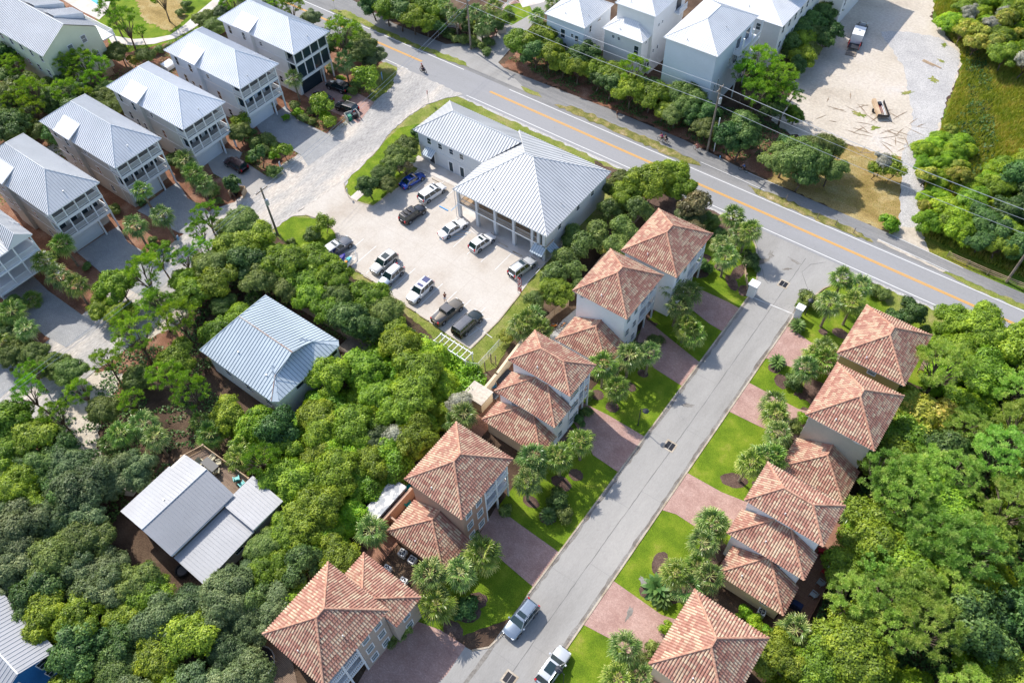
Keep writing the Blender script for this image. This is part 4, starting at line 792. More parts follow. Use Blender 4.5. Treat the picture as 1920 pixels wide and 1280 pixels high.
def cottage_grey():
    h = thing('cottage', 'grey cottage with stepped metal roofs and a sun deck with two turquoise chairs', 'house', (-57, 9, 0))
    o = lambda x, y, z: (x+57, y-9, z)
    mb = MB()
    roof_face(mb, [o(-63.7, 10.9, 4.4), o(-63.6, 3.6, 4.4), o(-58.4, 3.6, 6.1), o(-58.4, 10.9, 6.1)], 'seam'); roof_face(mb, [o(-63.1, 13.1, 4.5), o(-63.1, 10.9, 4.6), o(-58.4, 10.9, 6.1), o(-58.4, 13.1, 6.1)], 'seam')
    roof_face(mb, [o(-54.1, 3.6, 4.6), o(-54.1, 13.0, 4.6), o(-58.4, 13.1, 6.1), o(-58.4, 3.6, 6.1)], 'seam')
    mb.tube([o(-58.4, 3.6, 6.12), o(-58.4, 13.1, 6.12)], .09, 5, 1); mb.box(-6.5, 2.85, -5.35, 4.05, 4.2, 4.36, 2)
    ro = mb.build('roof', seam('roof_pewter', 'seam_mid'), h)
    v = MB(); v.tube([(-2.6, -1.5, 5), (-2.6, -1.5, 5.9)], .1, 8); v.build('vent_pipe', 'galv_steel', ro)
    mb = MB(); roof_face(mb, [o(-49.2, 3.7, 3.3), o(-49.4, 11.5, 3.3), o(-54.2, 11.5, 3.75), o(-54.2, 3.7, 3.75)], 'seam'); mb.box(2.85, 7.6, -5.25, 2.4, 3.05, 3.22, 2); mb.build('lower_roof', seam('roof_pewter', 'seam_mid'), h)
    mb = MB(); roof_face(mb, [o(-49.2, 11.35, 4.0), o(-49.1, 16.0, 4.0), o(-54.4, 16.1, 4.35), o(-54.4, 11.35, 4.35)], 'seam'); mb.box(2.6, 7.8, 2.5, 7.0, 3.7, 3.9, 2); mb.build('annex_roof', seam('roof_pewter', 'seam_mid'), h)
    wall_box(h, -6.0, 2.4, -4.9, 3.6, 0, 4.2, 'stucco_beige'); wall_box(h, 2.41, 7.0, -4.7, 2.2, 0, 3.05, 'stucco_beige', 'side_wall'); wall_box(h, 3.0, 7.4, 2.6, 6.6, 0, 3.7, 'stucco_beige', 'annex_wall')
    for x in (-4, -1): window(h, '-y', -4.9, x, 2.2, 1, 1.2)
    for y in (-3, 0): window(h, '+x', 7.0, y, 1.8, 1, 1.1)
    # deck
    d = MB(); dk = [o(*at(320, 905, 2.6), 2.6)[:2], o(*at(345, 862, 2.6), 2.6)[:2], o(*at(385, 841, 2.6), 2.6)[:2], o(*at(470, 903, 2.6), 2.6)[:2], (2.5, 4.1), (-5.4, 4.15)]
    d.prism(dk, 2.4, 2.6); d.build('deck', 'wood_deck', h)
    for a, b in zip(dk[:4], dk[1:4]): railing(h, a, b, 2.6, 1.0, 'tan_wood', .18, .04)
    for p in dk[:4]: post(h, p[0], p[1], 0, 3.7, .14, 'tan_wood', 'deck_post')
    st = MB(); 
    for k in range(7): st.box(-7.2-.0, -6.1, 3.0-.3*k, 3.3-.3*k, 2.35-.3*k, 2.5-.3*k)
    st.build('stairs', 'tan_wood', h)
cottage_grey()
def cottage_vivid():
    h = thing('cottage', 'vivid blue walled cottage with ribbed grey roof at the lower left corner', 'house', (-65, -14, 0))
    mb = MB(); roof_face(mb, [(9.4, 3.7, 4.5), (-12, 3.7, 4.5), (-12, .1, 6.3), (9.4, .1, 6.3)], 'seam_wide'); roof_face(mb, [(-12, -3.7, 4.5), (9.4, -3.7, 4.5), (9.4, .1, 6.3), (-12, .1, 6.3)], 'seam_wide'); mb.tube([(-12, .1, 6.33), (9.4, .1, 6.33)], .09, 5, 2)
    mb.build('roof', ['roof_pewter', 'seam_mid', 'trim_white'], h)
    w = MB(); w.box(-11.6, 8.8, -3.2, 3.2, 0, 4.6); w.face([(8.8, -3.2, 4.6), (8.8, 3.2, 4.6), (8.8, .1, 6.1)]); w.build('wall', 'siding_vivid', h)
    for y, z in ((1.9, 3.6), (1.7, 1.3), (-1.2, 3.6)): window(h, '+x', 8.8, y, z, 1.0, 1.3)
    for x in (-6, 0, 5): window(h, '+y', 3.2, x, 3.2, .9, 1.2)
cottage_vivid()
# ---- mint apartment building
def mint():
    h = thing('apartment_building', 'long mint green building with seamed gable roof at the upper left corner', 'building', (-146.7, 56.4, 0))
    L = -45; mb = MB(); zr = 12.3
    roof_face(mb, [(L, -6.1, 9), (0, -6.1, 9), (0, 0, zr), (L, 0, zr)], 'seam'); roof_face(mb, [(0, 6.1, 9), (L, 6.1, 9), (L, 0, zr), (0, 0, zr)], 'seam'); mb.tube([(L, 0, zr), (0, 0, zr)], .1, 5, 2); mb.build('roof', ['roof_grey', 'seam_grey', 'trim_white'], h)
    w = MB(); w.box(L, -.5, -5.6, 5.6, .6, 8.9); w.face([(-.5, -5.6, 8.9), (-.5, 5.6, 8.9), (-.5, 0, zr-.3)]); w.build('wall', 'siding_mint', h)
    for y, z in ((-3.6, 6.2), (-.6, 7.6), (2.4, 8.0), (3.4, 4.2)): window(h, '+x', -.5, y, z, .9, 1.3, glass='window_blind')
    for k in range(11):
        for z in (7.4, 4.4): window(h, '-y', -5.6, -2.5-3.3*k, z, .8, 1.2)
    for k in range(4):
        x = -4-6.2*k; d = MB(); roof_face(d, [(x, 5.9, 10.4), (x-3.4, 5.9, 10.4), (x-3.4, .6, zr+.05), (x, .6, zr+.05)], 'seam'); d.face([(x, 5.9, 10.2), (x, 5.9, 10.4), (x, .6, zr+.05), (x, .6, zr-.3), (x, 5.6, 9.3)]); d.face([(x-3.4, 5.9, 10.4), (x-3.4, 5.9, 9.2), (x, 5.9, 9.2), (x, 5.9, 10.4)][::-1], 2); d.build('dormer', ['roof_grey', 'seam_grey', 'siding_mint'], h)
    for x in (-.8, -6): post(h, x, -5.2, 0, .6, .3, 'tan_wood'); post(h, x, 5.2, 0, .6, .3, 'tan_wood')
    d = MB(); d.box(-14, -.2, 5.6, 8.2, 6.0, 6.2); d.build('balcony_deck', 'trim_white', h); railing(h, (-14, 8.1), (-.2, 8.1), 6.2); railing(h, (-.3, 5.7), (-.3, 8.1), 6.2)
    for x in (-.4, -7, -13.8): post(h, x, 8.0, 0, 6.0, .2)
mint()
# ---- white houses beyond the road
def white_block(name, label, boxes, wins, mats='siding_sky', extra=None, doors=()):
    h = thing(name, label, 'house', (boxes[0][0], boxes[0][2], 0), 0, 'bright white roofed houses beyond the asphalt road'); ox, oy = boxes[0][0], boxes[0][2]
    for i, (x0, x1, y0, y1, ze, rise, z0) in enumerate(boxes):
        x0, x1, y0, y1 = x0-ox, x1-ox, y0-oy, y1-oy; hw = min(x1-x0, y1-y0)/2*.98
        if y1-y0 > x1-x0: R1, R2 = ((x0+x1)/2, y0+hw, ze+rise), ((x0+x1)/2, max(y1-hw, y0+hw+.05), ze+rise)
        else: R1, R2 = (x0+hw, (y0+y1)/2, ze+rise), (max(x1-hw, x0+hw+.05), (y0+y1)/2, ze+rise)
        fs, cp = hip_faces(x0, x1, y0, y1, ze, R1, R2); roof(h, fs, cp, (x0, x1, y0, y1, ze), seam('roof_brightwhite'), 'seam', vent=2, name='roof' if i == 0 else 'upper_roof')
        wall_box(h, x0+.4, x1-.4, y0+.4, y1-.4, z0, ze-.17, mats, 'wall' if i == 0 else 'upper_wall')
    for side, c, u, z, ww, hh in wins: window(h, side, c-(ox if side[1] == 'x' else oy), u-(oy if side[1] == 'x' else ox), z, ww, hh)
    return h, ox, oy
white_block('white_house', 'low white pyramid roofed house beside the palm, beyond the asphalt road', [(-80.4, -71.3, 113.4, 123.4, 8.5, 2.6, 0)], [('-y', 113.8, -76.3, 5.6, .9, 1.7), ('-y', 113.8, -74.2, 5.9, .5, .6), ('-y', 113.8, -73.2, 5.6, .7, 1.1), ('+x', -71.7, 116, 7.0, .6, 1.2), ('+x', -71.7, 119, 7.4, .9, .4)])
h, ox, oy = white_block('white_house', 'white house with a low hipped front roof below a taller roof', [(-69.2, -60.5, 116.0, 123, 8.0, 2.0, 0), (-68.4, -59.9, 118.6, 131, 12.0, 2.6, 6.0)], [('-y', 116.4, -66.9, 6.9, .5, .5), ('-y', 116.4, -65.7, 6.9, .5, .5), ('-y', 116.4, -61.9, 5.8, .9, 1.8), ('+x', -60.9, 118, 7.0, .4, .5), ('+x', -60.3, 121, 9.2, .4, .5), ('+x', -60.3, 122.3, 9.2, .4, .5), ('+x', -60.3, 120, 4.5, .5, .6), ('+x', -60.3, 121.5, 4.5, .5, .6), ('+x', -60.3, 118.5, 2, .8, 1.8)], 'siding_white')
wall_box(h, 1.2, 8.9, 3.1, 14.4, 0, 5.99, 'siding_white', 'rear_wall')
door(h, '+x', 8.91, 128-oy, 9.0, 2.0, 2.0, 'trim_dark'); d = MB(); d.box(8.9, 10.0, 127-oy-.5, 129.6-oy, 8.7, 8.95); d.build('balcony_deck', 'trim_white', h); railing(h, (9.95, 126.6-oy), (9.95, 129.5-oy), 8.95)
h, ox, oy = white_block('white_house', 'largest white house with a big blank wall and bright white roof, behind the utility pole', [(-55.6, -45.2, 113.9, 129.0, 12.0, 2.7, 0)], [('-y', 114.3, -53.4, 2.9, .5, .5), ('-y', 114.3, -52.2, 2.9, .5, .5), ('+x', -45.6, 116, 4.5, .4, 1.5), ('+x', -45.6, 117.2, 5.0, .4, 1.5), ('+x', -45.6, 120.6, 7.4, .4, 1.4), ('+x', -45.6, 121.8, 7.4, .4, 1.4), ('+x', -45.6, 123, 7.4, .4, 1.4)], 'siding_sky')
for z in (5.7, 8.6):
    d = MB(); d.box(10.0, 11.6, 121.4-oy, 128.8-oy, z-.25, z); d.build('balcony_deck', 'trim_white', h)
    railing(h, (11.5, 121.6-oy), (11.5, 125-oy), z); railing(h, (11.5, 125.2-oy), (11.5, 128.6-oy), z); railing(h, (10, 121.5-oy), (11.4, 121.5-oy), z)
    for y in (123, 126.5): door(h, '+x', 10.0, y-oy, z+.02, 1.6, 2.1, 'trim_dark', glass='window_glass')
for y in (121.5, 125.1, 128.7): post(h, 11.5, y-oy, 0, 11.8, .2)
h, ox, oy = white_block('white_house', 'white three storey house half cut by the top edge', [(-57, -41.5, 132, 152, 9.6, 2.2, 0), (-52, -43.5, 140, 152, 12.2, 2.4, 9.0)], [('-y', 132.4, -50, 8, 1.2, 1.2), ('-y', 132.4, -46, 8, .8, 1.2)]+[('+x', -41.9, 134+2.6*k, z, .8, 1.4) for k in range(6) for z in (8, 5, 2)], 'siding_white')
h, ox, oy = white_block('white_house', 'white house at the top edge with only its lower storeys showing', [(-44, -37.5, 153, 170, 11.0, 2.6, 0)], [('+x', -37.9, 155+3*k, z, .8, 1.4) for k in range(4) for z in (7.5, 4.5)]+[('-y', 153.4, -41, 7, 1, 1.4)], 'siding_white')
# ---------------------------------------------------------------- vehicles
PAINT = {}
def paint(name, c, rough=0.25, metal=0.3):
    if name not in PAINT: flat(name, c, rough, 0.5, metal, 0.8); PAINT[name] = 1
    return name
m, t, b = _new('car_glass', 0.05, 0.9); b.inputs['Base Color'].default_value = (0.012, 0.03, 0.035, 1)
flat('lamp_clear', (0.7, 0.72, 0.75), 0.1, 0.8); flat('lamp_red', (0.5, 0.01, 0.015), 0.2, 0.6); flat('trim_black', (0.02, 0.02, 0.022), 0.5); flat('alloy', (0.45, 0.46, 0.48), 0.3, 0.5, 0.8); flat('tonneau', (0.12, 0.12, 0.13), 0.7)
def lettering(text, size, loc, rot, parent, mat='trim_white', ex=.003, off=0.0):
    cu = bpy.data.curves.new('lettering', 'FONT'); cu.body = text; cu.size = size; cu.align_x = 'CENTER'; cu.align_y = 'CENTER'; cu.extrude = ex; cu.offset = off
    t = bpy.data.objects.new('tmp_text', cu); COL.objects.link(t); bpy.context.view_layer.update()
    me = bpy.data.meshes.new_from_object(t.evaluated_get(bpy.context.evaluated_depsgraph_get())); bpy.data.objects.remove(t); bpy.data.curves.remove(cu)
    me.materials.clear(); me.materials.append(MATS[mat]); o = bpy.data.objects.new('lettering', me); COL.objects.link(o); o.parent = parent; o.location = loc; o.rotation_euler = rot
def lp(a, b, k): return tuple(x+(y-x)*k for x, y in zip(a, b))
KIND = {  # L, W, belt z, roof z, cabin base rear/front x, roof rear/front x, hood z, tail z
    'sedan': (4.75, 1.80, .92, 1.43, -1.75, 1.05, -1.0, .30, .84, .92),
    'hatch': (4.65, 1.86, 1.0, 1.62, -2.20, 1.05, -1.75, .35, .93, .98),
    'suv': (4.80, 1.90, 1.08, 1.74, -2.28, 1.02, -2.05, .35, 1.04, 1.06),
    'longsuv': (5.40, 2.00, 1.15, 1.88, -2.60, 1.05, -2.38, .35, 1.14, 1.12),
    'van': (5.10, 1.95, 1.04, 1.72, -2.45, 1.55, -2.15, .65, .98, 1.02),
    'pickup': (5.35, 1.90, 1.20, 1.84, -.85, .95, -.75, .55, 1.16, 1.16)}
def vehicle(name, cat, label, kind, pcol, rear, front, group=None, rails=False, sunroof=None, roofcol=None, rackboxes=False, L=None, zz=0.09, topmat=None, mirror=True, glass='car_glass', scale=1.0):
    a = Vector(at(rear[0], rear[1], .7)); b_ = Vector(at(front[0], front[1], .7)); c = (a+b_)/2; rz = math.atan2((b_-a).y, (b_-a).x)
    r = thing(name, label, cat, (c.x, c.y, zz), rz, group); r.scale = (scale,)*3
    K = KIND[kind]; Lk, W, zb, zr, cr, cf, rr, rf, zh, zt = K
    Lk = L or Lk; hw = W/2; x0, x1 = -Lk/2, Lk/2
    st = [(x0, .84, .42, zt-.22), (x0+.06, .94, .30, zt-.04), (x0+.35, .985, .24, zt), (cr, 1.0, .22, zb-.02 if kind != 'sedan' else zt), (-.2, 1.0, .22, zb), (cf, 1.0, .22, zh+.02), (x1-.55, .975, .24, zh-.07), (x1-.14, .90, .28, zh-.18), (x1, .74, .36, zh-.34)]
    mb = MB(); prev = None
    def ring(x, k, zl, zs):
        w_ = hw*k; return [(x, -w_+.08, zl), (x, -w_, zl+.18), (x, -w_-.0, zs-.26), (x, -w_+.05, zs-.06), (x, -w_+.2, zs), (x, 0, zs+.045), (x, w_-.2, zs), (x, w_-.05, zs-.06), (x, w_, zs-.26), (x, w_, zl+.18), (x, w_-.08, zl)]
    rings = [[mb._p(p) for p in ring(*s)] for s in st]
    for A, B in zip(rings[:-1], rings[1:]):
        for i in range(11):
            j = (i+1) % 11; mb.f.append([A[i], B[i], B[j], A[j]][::-1]); mb.mi.append(0); mb.uv.append(None)
    for q in (rings[0], rings[-1][::-1]): mb.f.append(q); mb.mi.append(0); mb.uv.append(None)
    if kind == 'pickup':
        mb.box(x0+.1, cr-.05, -hw+.12, hw-.12, zt-.02, zt+.03, 1)
    body = mb.build('body', [pcol, 'tonneau'], r, True)
    try: body.data.polygons.foreach_set('use_smooth', [True]*len(body.data.polygons)); 
    except Exception: pass
    # cabin
    wb, wr_ = hw-.07, hw-.24 if kind != 'sedan' else hw-.27
    BR, BL, FR, FL = (cr, -wb, zb-.05), (cr, wb, zb-.05), (cf, -wb, zb-.08), (cf, wb, zb-.08)
    TR, TL, UR, UL = (rr, -wr_, zr-.03), (rr, wr_, zr-.03), (rf, -wr_, zr-.03), (rf, wr_, zr-.03)
    g_ = MB(); g_.face([FR, FL, UL, UR]); g_.build('windshield', glass, r)
    g_ = MB(); g_.face([BL, BR, TR, TL]); g_.build('rear_window', glass, r)
    for A, B, C_, D in ((BR, FR, UR, TR), (FL, BL, TL, UL)):
        g_ = MB(); g_.face([A, B, C_, D]); g_.build('side_window', glass, r)
    rf_ = MB(); xs = [rr, rr+.12, (rr+rf)/2, rf-.1, rf]; zs = [zr-.03, zr+.01, zr+.035, zr+.01, zr-.03]
    rows = []
    for x, z in zip(xs, zs): rows.append([rf_._p((x, y*wr_, z-(abs(y)**3)*.03)) for y in (-1, -.6, 0, .6, 1)])
    for A, B in zip(rows[:-1], rows[1:]):
        for i in range(4): rf_.f.append([A[i], B[i], B[i+1], A[i+1]]); rf_.mi.append(0); rf_.uv.append(None)
    for A, B in ((BR, TR), (BL, TL), (FR, UR), (FL, UL)): rf_.tube([A, B], .05, 5)
    for s in (-1, 1):
        rf_.tube([(rr, s*wr_, zr-.03), (rf, s*wr_, zr-.03)], .045, 5); kx = [.45] if kind in ('pickup',) else ([.36, .68] if kind != 'sedan' else [.5])
        for k in kx: rf_.tube([lp((cr, s*wb, zb-.05), (cf, s*wb, zb-.08), k), lp((rr, s*wr_, zr-.03), (rf, s*wr_, zr-.03), k)], .045, 5)
    rf_.build('roof_panel', topmat or pcol, r, False)
    if sunroof:
        for (sx0, sx1) in sunroof:
            s_ = MB(); s_.box(rr+(rf-rr)*sx0, rr+(rf-rr)*sx1, -wr_+.2, wr_-.2, zr, zr+.045); s_.build('sunroof', glass if not roofcol else roofcol, r)
    if rails:
        for s in (-1, 1):
            q = MB(); q.tube([(rr+.1, s*(wr_-.06), zr+.08), (rf-.1, s*(wr_-.06), zr+.08)], .028, 5); q.box(rr+.12, rr+.2, s*(wr_-.06)-.02, s*(wr_-.06)+.02, zr-.03, zr+.08); q.box(rf-.2, rf-.12, s*(wr_-.06)-.02, s*(wr_-.06)+.02, zr-.03, zr+.08); q.build('roof_rail', 'trim_black' if pcol not in ('paint_black',) else 'alloy', r)
    if rackboxes:
        for k in (.3, .62):
            q = MB(); q.box(rr+(rf-rr)*k-.05, rr+(rf-rr)*k+.05, -wr_, wr_, zr+.08, zr+.14); q.box(rr+(rf-rr)*k-.18, rr+(rf-rr)*k+.12, -.35, .35, zr+.1, zr+.2); q.build('roof_rack', 'trim_black', r)
    R = .35 if kind in ('sedan', 'hatch', 'van') else .39
    for sx in (x1-.92, x0+.98):
        for s in (-1, 1):
            q = MB(); q.tube([(sx, s*(hw-.21), R), (sx, s*(hw+.012), R)], [R, R], 16); wq = q.build('wheel', 'black_rubber', r)
            q = MB(); q.tube([(sx, s*(hw-.01), R), (sx, s*(hw+.02), R)], R*.62, 12); q.build('rim', 'alloy', wq)
            q = MB(); q.tube([(sx, s*(hw-.16), R+.02), (sx, s*(hw+.004), R+.02)], R+.07, 16); q.build('wheel_arch', 'trim_black', r)
    for s in (-1, 1):
        q = MB(); q.box(x1-.24, x1-.05, s*(hw-.32)-.16, s*(hw-.32)+.14, zh-.36, zh-.19); q.build('headlight', 'lamp_clear', r)
        q = MB(); q.box(x0-.005, x0+.16, s*(hw-.22)-.12, s*(hw-.22)+.12, zt-.34, zt-.1 if kind == 'sedan' else zt+.05); q.build('taillight', 'lamp_red', r)
        if mirror: q = MB(); q.box(cf-.35, cf-.15, s*(hw+.1)-.1, s*(hw+.1)+.08, zb-.05, zb+.13); q.build('side_mirror', pcol, r)
    q = MB(); q.box(x1-.1, x1+.03, -.5, .5, zh-.42, zh-.26); q.build('grille', 'trim_black', r)
    q = MB(); q.box(x0-.02, x0+.12, -hw+.16, hw-.16, .32, .52); q.build('rear_bumper', 'trim_black' if kind in ('suv', 'longsuv', 'pickup') else pcol, r)
    q = MB(); q.box(x1-.12, x1+.02, -hw+.3, hw-.3, .32, .5); q.build('front_bumper', 'trim_black' if kind in ('longsuv', 'pickup') else pcol, r)
    return r
GP = 'cars parked at the office'
P = paint
P('paint_blue', (0.005, 0.06, 0.36)); P('paint_white', (0.78, 0.78, 0.78), .3, 0); P('paint_black', (0.012, 0.013, 0.018)); P('paint_silver', (0.60, 0.62, 0.64), .3, .3); P('paint_grey', (0.13, 0.135, 0.15)); P('paint_darkgreen', (0.02, 0.03, 0.028)); P('paint_olive', (0.17, 0.145, 0.11)); P('paint_brown', (0.05, 0.012, 0.018)); P('paint_champagne', (0.56, 0.55, 0.52), .3, .3); P('paint_bluesilver', (0.30, 0.36, 0.43), .25, .6); P('paint_redblack', (0.06, 0.006, 0.012))
vehicle('parked_car', 'car', 'blue sedan in the corner bay shaded by the oak, nearest the office door', 'sedan', 'paint_blue', (751, 351), (795, 324), GP, sunroof=[(.55, .85)])
vehicle('parked_car', 'minivan', 'white minivan parked nose to the office, beside the blue sedan', 'van', 'paint_white', (788, 376), (832, 347), GP, sunroof=[(.72, .86)])
vehicle('parked_car', 'suv', 'black SUV with a roof rack in the middle of the parking lot', 'suv', 'paint_black', (752, 417), (796, 386), GP, rackboxes=True)
vehicle('parked_car', 'car', 'white sedan parked by the office corner column', 'sedan', 'paint_white', (825, 443), (874, 413), GP, L=5.2)
vehicle('parked_car', 'suv', 'white crossover with a dark sunroof in front of the office garages', 'hatch', 'paint_white', (881, 470), (927, 438), GP, sunroof=[(.62, .82)])
vehicle('parked_car', 'suv', 'silver SUV with roof rails beside the red feather flag', 'suv', 'paint_silver', (954, 520), (1004, 483), GP, rails=True, sunroof=[(.72, .95)])
vehicle('parked_car', 'suv', 'long grey SUV parked beside the jet ski trailer', 'longsuv', 'paint_grey', (604, 485), (659, 447), GP, rails=True, sunroof=[(.68, .84)], topmat='paint_silver')
vehicle('parked_car', 'suv', 'champagne SUV with a long dark glass roof, parked nose to the grass', 'suv', 'paint_champagne', (744, 473), (695, 513), GP, sunroof=[(.42, .86)])
vehicle('parked_car', 'suv', 'small blue silver SUV parked close to the champagne SUV', 'hatch', 'paint_bluesilver', (753, 499), (713, 536), GP, rails=True, topmat='paint_silver')
P('paint_roofblue', (0.05, 0.06, 0.16))
vehicle('parked_car', 'suv', 'boxy white SUV with a dark blue rear roof panel', 'suv', 'paint_white', (809, 525), (766, 566), GP, sunroof=[(.02, .42), (.66, .84)], roofcol='paint_roofblue')
vehicle('parked_car', 'pickup truck', 'olive brown pickup truck with a grey bed cover, beside the standing person', 'pickup', 'paint_olive', (814, 606), (864, 565), GP, topmat='tonneau')
vehicle('parked_car', 'suv', 'dark green SUV in the last bay next to the lawn corner', 'longsuv', 'paint_darkgreen', (853, 629), (902, 584), GP, L=4.95, rails=True, topmat='paint_grey')
vehicle('parked_car', 'car', 'blue grey estate car at the left kerb of the residential street', 'suv', 'paint_bluesilver', (1002, 1129), (951, 1193), None, sunroof=[(.66, .88)], zz=.05, rails=True)
vehicle('parked_car', 'suv', 'silver crossover with a long dark glass roof at the bottom edge, under the street lamp', 'hatch', 'paint_silver', (1014, 1282), (1060, 1217), None, sunroof=[(.3, .88)], zz=.05)
vehicle('parked_car', 'suv', 'dark brown SUV on the beige driveway of the pale grey house', 'suv', 'paint_brown', (464, 321), (421, 297), 'cars on the beach house driveways', rails=True, zz=.1)
vehicle('parked_car', 'suv', 'black SUV with a white bundle on the roof, by the dark garage door', 'suv', 'paint_black', (655, 170), (612, 155), 'cars on the beach house driveways', zz=.1)
vehicle('parked_car', 'car', 'dark red car parked close to the dark garage door', 'sedan', 'paint_redblack', (623, 191), (585, 175), 'cars on the beach house driveways', zz=.1)
vehicle('parked_car', 'car', 'black hatchback at the street end of the red paver driveway', 'hatch', 'paint_black', (671, 209), (629, 195), 'cars on the beach house driveways', zz=.1)
vehicle('pickup_truck', 'pickup truck', 'dark pickup truck with a loaded open bed, hitched to the white trailer', 'pickup', 'paint_black', (1606, 68), (1620, 45), None, zz=.04)
def boxes_thing(name, label, cat, loc, rz, parts, group=None, z=0.0):
    h = thing(name, label, cat, (loc[0], loc[1], z), rz, group)
    for nm, mat, bl in parts:
        mb = MB()
        for q in bl:
            if len(q) == 6: mb.box(*q)
            else: mb.tube(q[0], q[1], 7)
        mb.build(nm, mat, h)
    return h
def px(x, y, z=0.0): return at(x, y, z)
# trailers
a = Vector(px(1592, 112)); b_ = Vector(px(1610, 66)); rz = math.atan2((b_-a).y, (b_-a).x); c = (a+b_)/2
flat('trailer_red', (.35, .03, .03), .5)
boxes_thing('cargo_trailer', 'white topped cargo trailer with open rear, dark inside and lowered ramp on the sand', 'trailer', px(1603, 82), rz,
    [('box_body', 'trim_white', [(-1.2, 2.0, -1.05, 1.05, .6, 2.5)]), ('open_bay', 'trim_dark', [(-2.9, -1.2, -1.0, 1.0, .55, .7)]), ('side_wall', 'trailer_red', [(-2.9, -1.2, 1.0, 1.08, .55, 1.3), (-2.9, -1.2, -1.08, -1.0, .55, 1.3)]), ('ramp', 'old_wood', [(-4.6, -2.92, -.95, .95, .03, .14)]),
     ('hitch', 'dark_metal', [(2.0, 3.0, -.06, .06, .5, .62)]), ('roof_vent', 'galv_steel', [(.2, .6, -.2, .2, 2.5, 2.6)]), ('wheel', 'black_rubber', [([(-.4, 1.08, .36), (-.4, 1.28, .36)], .36)]), ('wheel', 'black_rubber', [([(-.4, -1.28, .36), (-.4, -1.08, .36)], .36)])], z=.03)
a = Vector(px(1655, 222)); b_ = Vector(px(1643, 188)); rz = math.atan2((b_-a).y, (b_-a).x)
boxes_thing('lumber_trailer', 'flat utility trailer loaded with planks and pipes on the sand lot', 'trailer', px(1650, 206, .5), rz,
    [('flatbed', 'old_wood', [(-2.2, 2.2, -1.0, 1.0, .45, .58)]), ('side_rail', 'dark_metal', [(-2.2, 2.2, -1.04, -.98, .58, 1.0), (-2.2, -2.1, -1, 1, .58, .95)]), ('side_rail', 'tan_wood', [(-2.2, 2.3, .98, 1.06, .58, 1.0)]), ('plank_stack', 'tan_wood', [(-1.9, 2.6, .3, .9, .6, .95)]), ('pipe', 'galv_steel', [([(-2, -.6, .7), (2.2, -.7, .7)], .06), ([(-2, -.4, .7), (2.3, -.45, .7)], .06)]), ('cable_drum', 'trim_dark', [(1.0, 1.7, -.4, .1, .6, 1.0)]), ('ladder', 'trailer_red', [(-1.2, 1.6, -.3, -.25, .7, .75), (-1.2, 1.6, .05, .1, .7, .75)]),
     ('wheel', 'black_rubber', [([(0, 1.06, .33), (0, 1.26, .33)], .33)]), ('wheel', 'black_rubber', [([(0, -1.26, .33), (0, -1.06, .33)], .33)])], z=.03)
def plank(p, q, z, label):
    mb = MB(); mb.tube([(*px(*p), z), (*px(*q), z)], .12, 4); tag(mb.build('timber_beam', 'tan_wood'), label, 'beam', 'beams on the sand lot')
plank((1731, 113), (1764, 129), .12, 'long brown beam on the pale gravel, the upper of the pair'); plank((1729, 115), (1750, 125), .12, 'shorter brown beam lying below the long one')
rr_ = random.Random(5)
for k in range(16):
    pass
# jet skis on a trailer
def jetski(loc, rz, hull, seat, accent, label):
    h = thing('jet_ski', label, 'jet ski', (loc[0], loc[1], .62), rz, 'jet skis on the trailer')
    mb = MB(); st = [(-1.45, .36, .1, .42), (-1.2, .5, 0, .5), (0, .55, -.05, .55), (.9, .42, 0, .58), (1.35, .2, .2, .6), (1.55, .03, .42, .58)]
    rings = [[mb._p(p) for p in ((x, 0, zl), (x, -w_, zl+.22), (x, -w_*.9, zh_), (x, 0, zh_+.06), (x, w_*.9, zh_), (x, w_, zl+.22))] for x, w_, zl, zh_ in st]
    for A, B in zip(rings[:-1], rings[1:]):
        for i in range(6): j = (i+1) % 6; mb.f.append([A[i], A[j], B[j], B[i]]); mb.mi.append(0); mb.uv.append(None)
    mb.f.append(rings[0][::-1]); mb.mi.append(0); mb.uv.append(None); mb.build('hull', hull, h, True)
    s_ = MB(); s_.box(-1.0, .15, -.19, .19, .55, .82); s_.build('seat', seat, h)
    s_ = MB(); s_.box(.15, .8, -.28, .28, .58, .8); s_.box(.3, 1.1, -.2, .2, .6, .72); s_.build('hood', accent, h)
    s_ = MB(); s_.tube([(.25, -.36, .98), (.25, .36, .98)], .03, 5); s_.tube([(.35, 0, .7), (.25, 0, .98)], .05, 5); s_.build('handlebar', 'trim_black', h)
flat('seat_orange', (.75, .25, .02), .6); flat('hull_purple', (.03, .02, .25), .3); flat('hull_white', (.75, .76, .74), .3); flat('teal_paint', (.02, .38, .42), .4); flat('violet_paint', (.2, .03, .3), .5)
a = Vector(px(625, 503, .6)); b_ = Vector(px(650, 472, .6)); rz = math.atan2((b_-a).y, (b_-a).x)
jetski(px(637, 490, .9), rz, 'hull_purple', 'seat_orange', 'hull_purple', 'purple jet ski with an orange seat, beside the grey SUV'); jetski(px(650, 494, .9), rz, 'hull_white', 'seat_orange', 'teal_paint', 'white and teal jet ski, the outer one on the trailer')
c = px(646, 494, .4)
